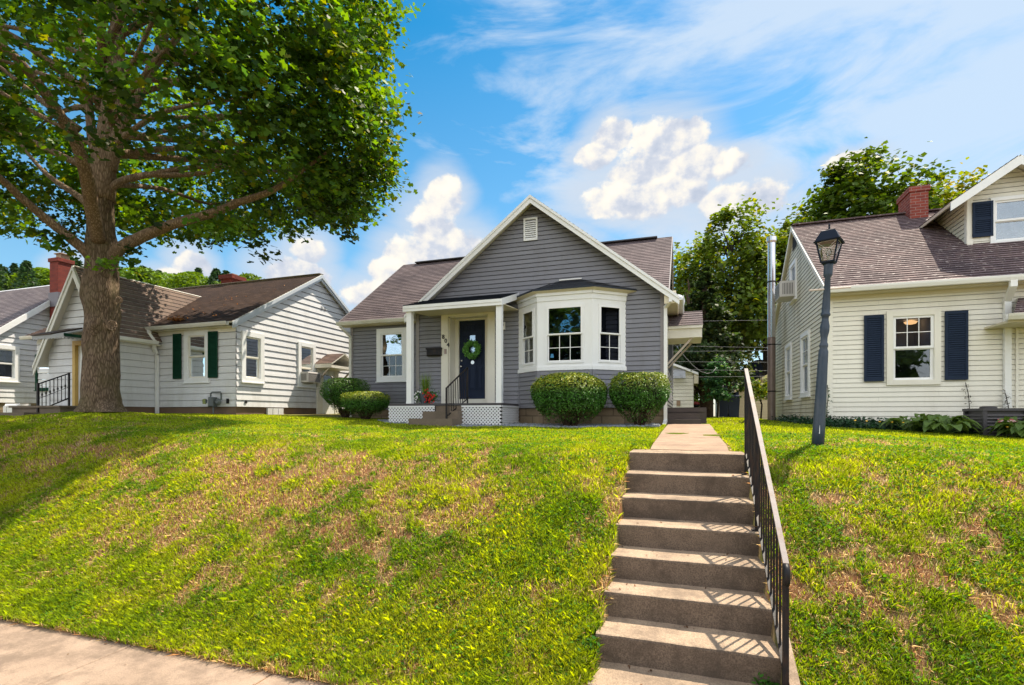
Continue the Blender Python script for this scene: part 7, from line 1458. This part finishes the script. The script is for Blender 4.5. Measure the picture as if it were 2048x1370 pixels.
    gr = (ground(x+dx, y+dy)-ground(x, y)); V = np.stack([np.stack([x-dx*0-np.sin(a)*w, y+np.cos(a)*w, z], -1), np.stack([x+np.sin(a)*w, y-np.cos(a)*w, z], -1), np.stack([x+dx, y+dy, z+gr+.012*rng.random(n)], -1)], 1); c = STRAW*(.6+.8*rng.random((n, 1))); c[::3] = BROWN*1.1
    tag(np_mesh('straw', V, 3, MT['blade'], None, c), 'dry straw and cut grass lying on the bank', 'straw', kind='stuff')
    n = 260; x = np.concatenate([rng.uniform(-6, 3, 150), rng.uniform(-5, -.7, 110)]); y = np.concatenate([rng.uniform(3.3, 7, 150), 3.22+np.abs(rng.normal(size=110))*.05]); k = ~((np.abs(x) < .62)); x, y = x[k], y[k]; z = np.maximum(ground(x, y), -1.985)+.02
    tag(leaf_cards('dead_leaves', np.stack([x, y, z], -1), .035, np.array([.22, .10, .04])*(.5+rng.random((len(x), 1))), MT['blade'], None, 2.0), 'scattered brown dead leaves on the turf and pavement edge', 'leaves', kind='stuff')
    # thatch creeping over the pavement edge
    n = 14000; x = rng.uniform(-7, -.62, n); e = .06*(fbm(x, x*0, 2.2, 3)-.3); y = 3.24-np.abs(rng.normal(size=n))*.022-np.clip(e, 0, .1)+.02; z = -1.985+.01*rng.random(n); a = rng.random(n)*6.283; L = rng.uniform(.015, .04, n); dx, dy = np.cos(a)*L, np.sin(a)*L
    V = np.stack([np.stack([x-np.sin(a)*.003, y+np.cos(a)*.003, z], -1), np.stack([x+np.sin(a)*.003, y-np.cos(a)*.003, z], -1), np.stack([x+dx, y+dy, z+.02*rng.random(n)], -1)], 1); c = BROWN*(.3+.9*rng.random((n, 1))); c[::4] = STRAW*.7
    tag(np_mesh('thatch', V, 3, MT['blade'], None, c), 'brown dead thatch along the pavement edge of the bank', 'thatch', kind='stuff')
turf()
def leaf_pile():
    c = on_y(352, 643, 11.45); n = 260; P3 = np.stack([c[0]+rng.normal(size=n)*.12, c[1]+rng.normal(size=n)*.07, c[2]+.03+np.abs(rng.normal(size=n))*.05], -1)
    n2 = 40; y = rng.uniform(11.6, 14.2, n2); x = rng.uniform(-15, -12.6, n2); z = on_y(473, 641, 11.22)[2]+(y-11.22)*.60+.03
    P3 = np.concatenate([P3, np.stack([x, y, z], -1)]); tag(leaf_cards('fallen_leaves', P3, .06, np.array([.34, .17, .06])*(.4+1.1*rng.random((len(P3), 1))), MT['blade'], None, .5), 'heap of brown fallen leaves caught in the roof valley of the white house', 'leaves', kind='stuff')
leaf_pile()
def litter():
    P3 = []; rr = random.Random(4)
    for i in range(46):
        k = rr.randrange(8); P3.append((rr.uniform(-.56, .56), STEPY[k]+.349-rr.random()**2*.30-.02, STEPZ[k]+.006))
    for i in range(26): P3.append((rr.uniform(-5.2, -.8), 3.2-abs(rr.gauss(0, .12)), -1.982))
    P3 = np.array(P3); tag(leaf_cards('leaf_litter', P3, .026, np.array([.16, .085, .04])*(.4+1.0*rng.random((len(P3), 1))), MT['blade'], None, 3.0), 'small dead leaves and crumbs lying on the steps and pavement', 'litter', kind='stuff')
    for (x, y, lab) in ((.50, STEPY[7]+.32, 'green weed sprouting at the right end of the lowest riser'), (-.66, 3.75, 'green weed clump against the left end of the lower steps'), (.70, 3.62, 'low leafy weed beside the concrete cheek under the handrail')):
        z = STEPZ[7] if abs(x) < .6 else gz(x, y); T = thing('weed', lab, 'weed', (x, y, z), 'weeds along the steps'); n = 70
        P4 = np.stack([x+rng.normal(size=n)*.035, y+rng.normal(size=n)*.03, z+.01+np.abs(rng.normal(size=n))*.035], -1); leaf_cards('leaves', P4, .034, np.array([.05, .17, .02])*(.5+rng.random((n, 1))), MT['blade'], T, .6)
        m = MB(); [m.tube([(x, y, z-.01), (x+.03*math.cos(a), y+.03*math.sin(a), z+.05)], .0018, 4) for a in (0, 2.1, 4.2)]; m.build('stem', MT['hosta'], T)
litter()
# dandelions at the edge of the ivy
for i, (u, v) in enumerate(((1709, 868), (1732, 864), (1758, 872), (1783, 874), (1805, 871), (2013, 878))):
    p = at(u, v, 9.0 if u < 2000 else 8.6); x, y = p[0], p[1]; z = gz(x, y); zt = z+.20
    lab = ['leftmost dandelion in front of the ivy', 'second dandelion from the left in front of the ivy', 'third dandelion from the left in front of the ivy', 'fourth dandelion from the left, short stemmed', 'tallest yellow dandelion before the hosta clump', 'lone yellow dandelion in front of the right hand hosta'][i]
    T = thing('dandelion', lab, 'flower', (x, y, z), 'dandelions along the ivy'); MB().tube([(x, y, z-.01), (x+.01, y, zt)], .0025, 5).build('stem', MT['hosta'], T); MB().blob((x+.01, y, zt), (.018, .018, .010), 8, 5, .2).build('flower_head', MT['yellow_petal'], T)
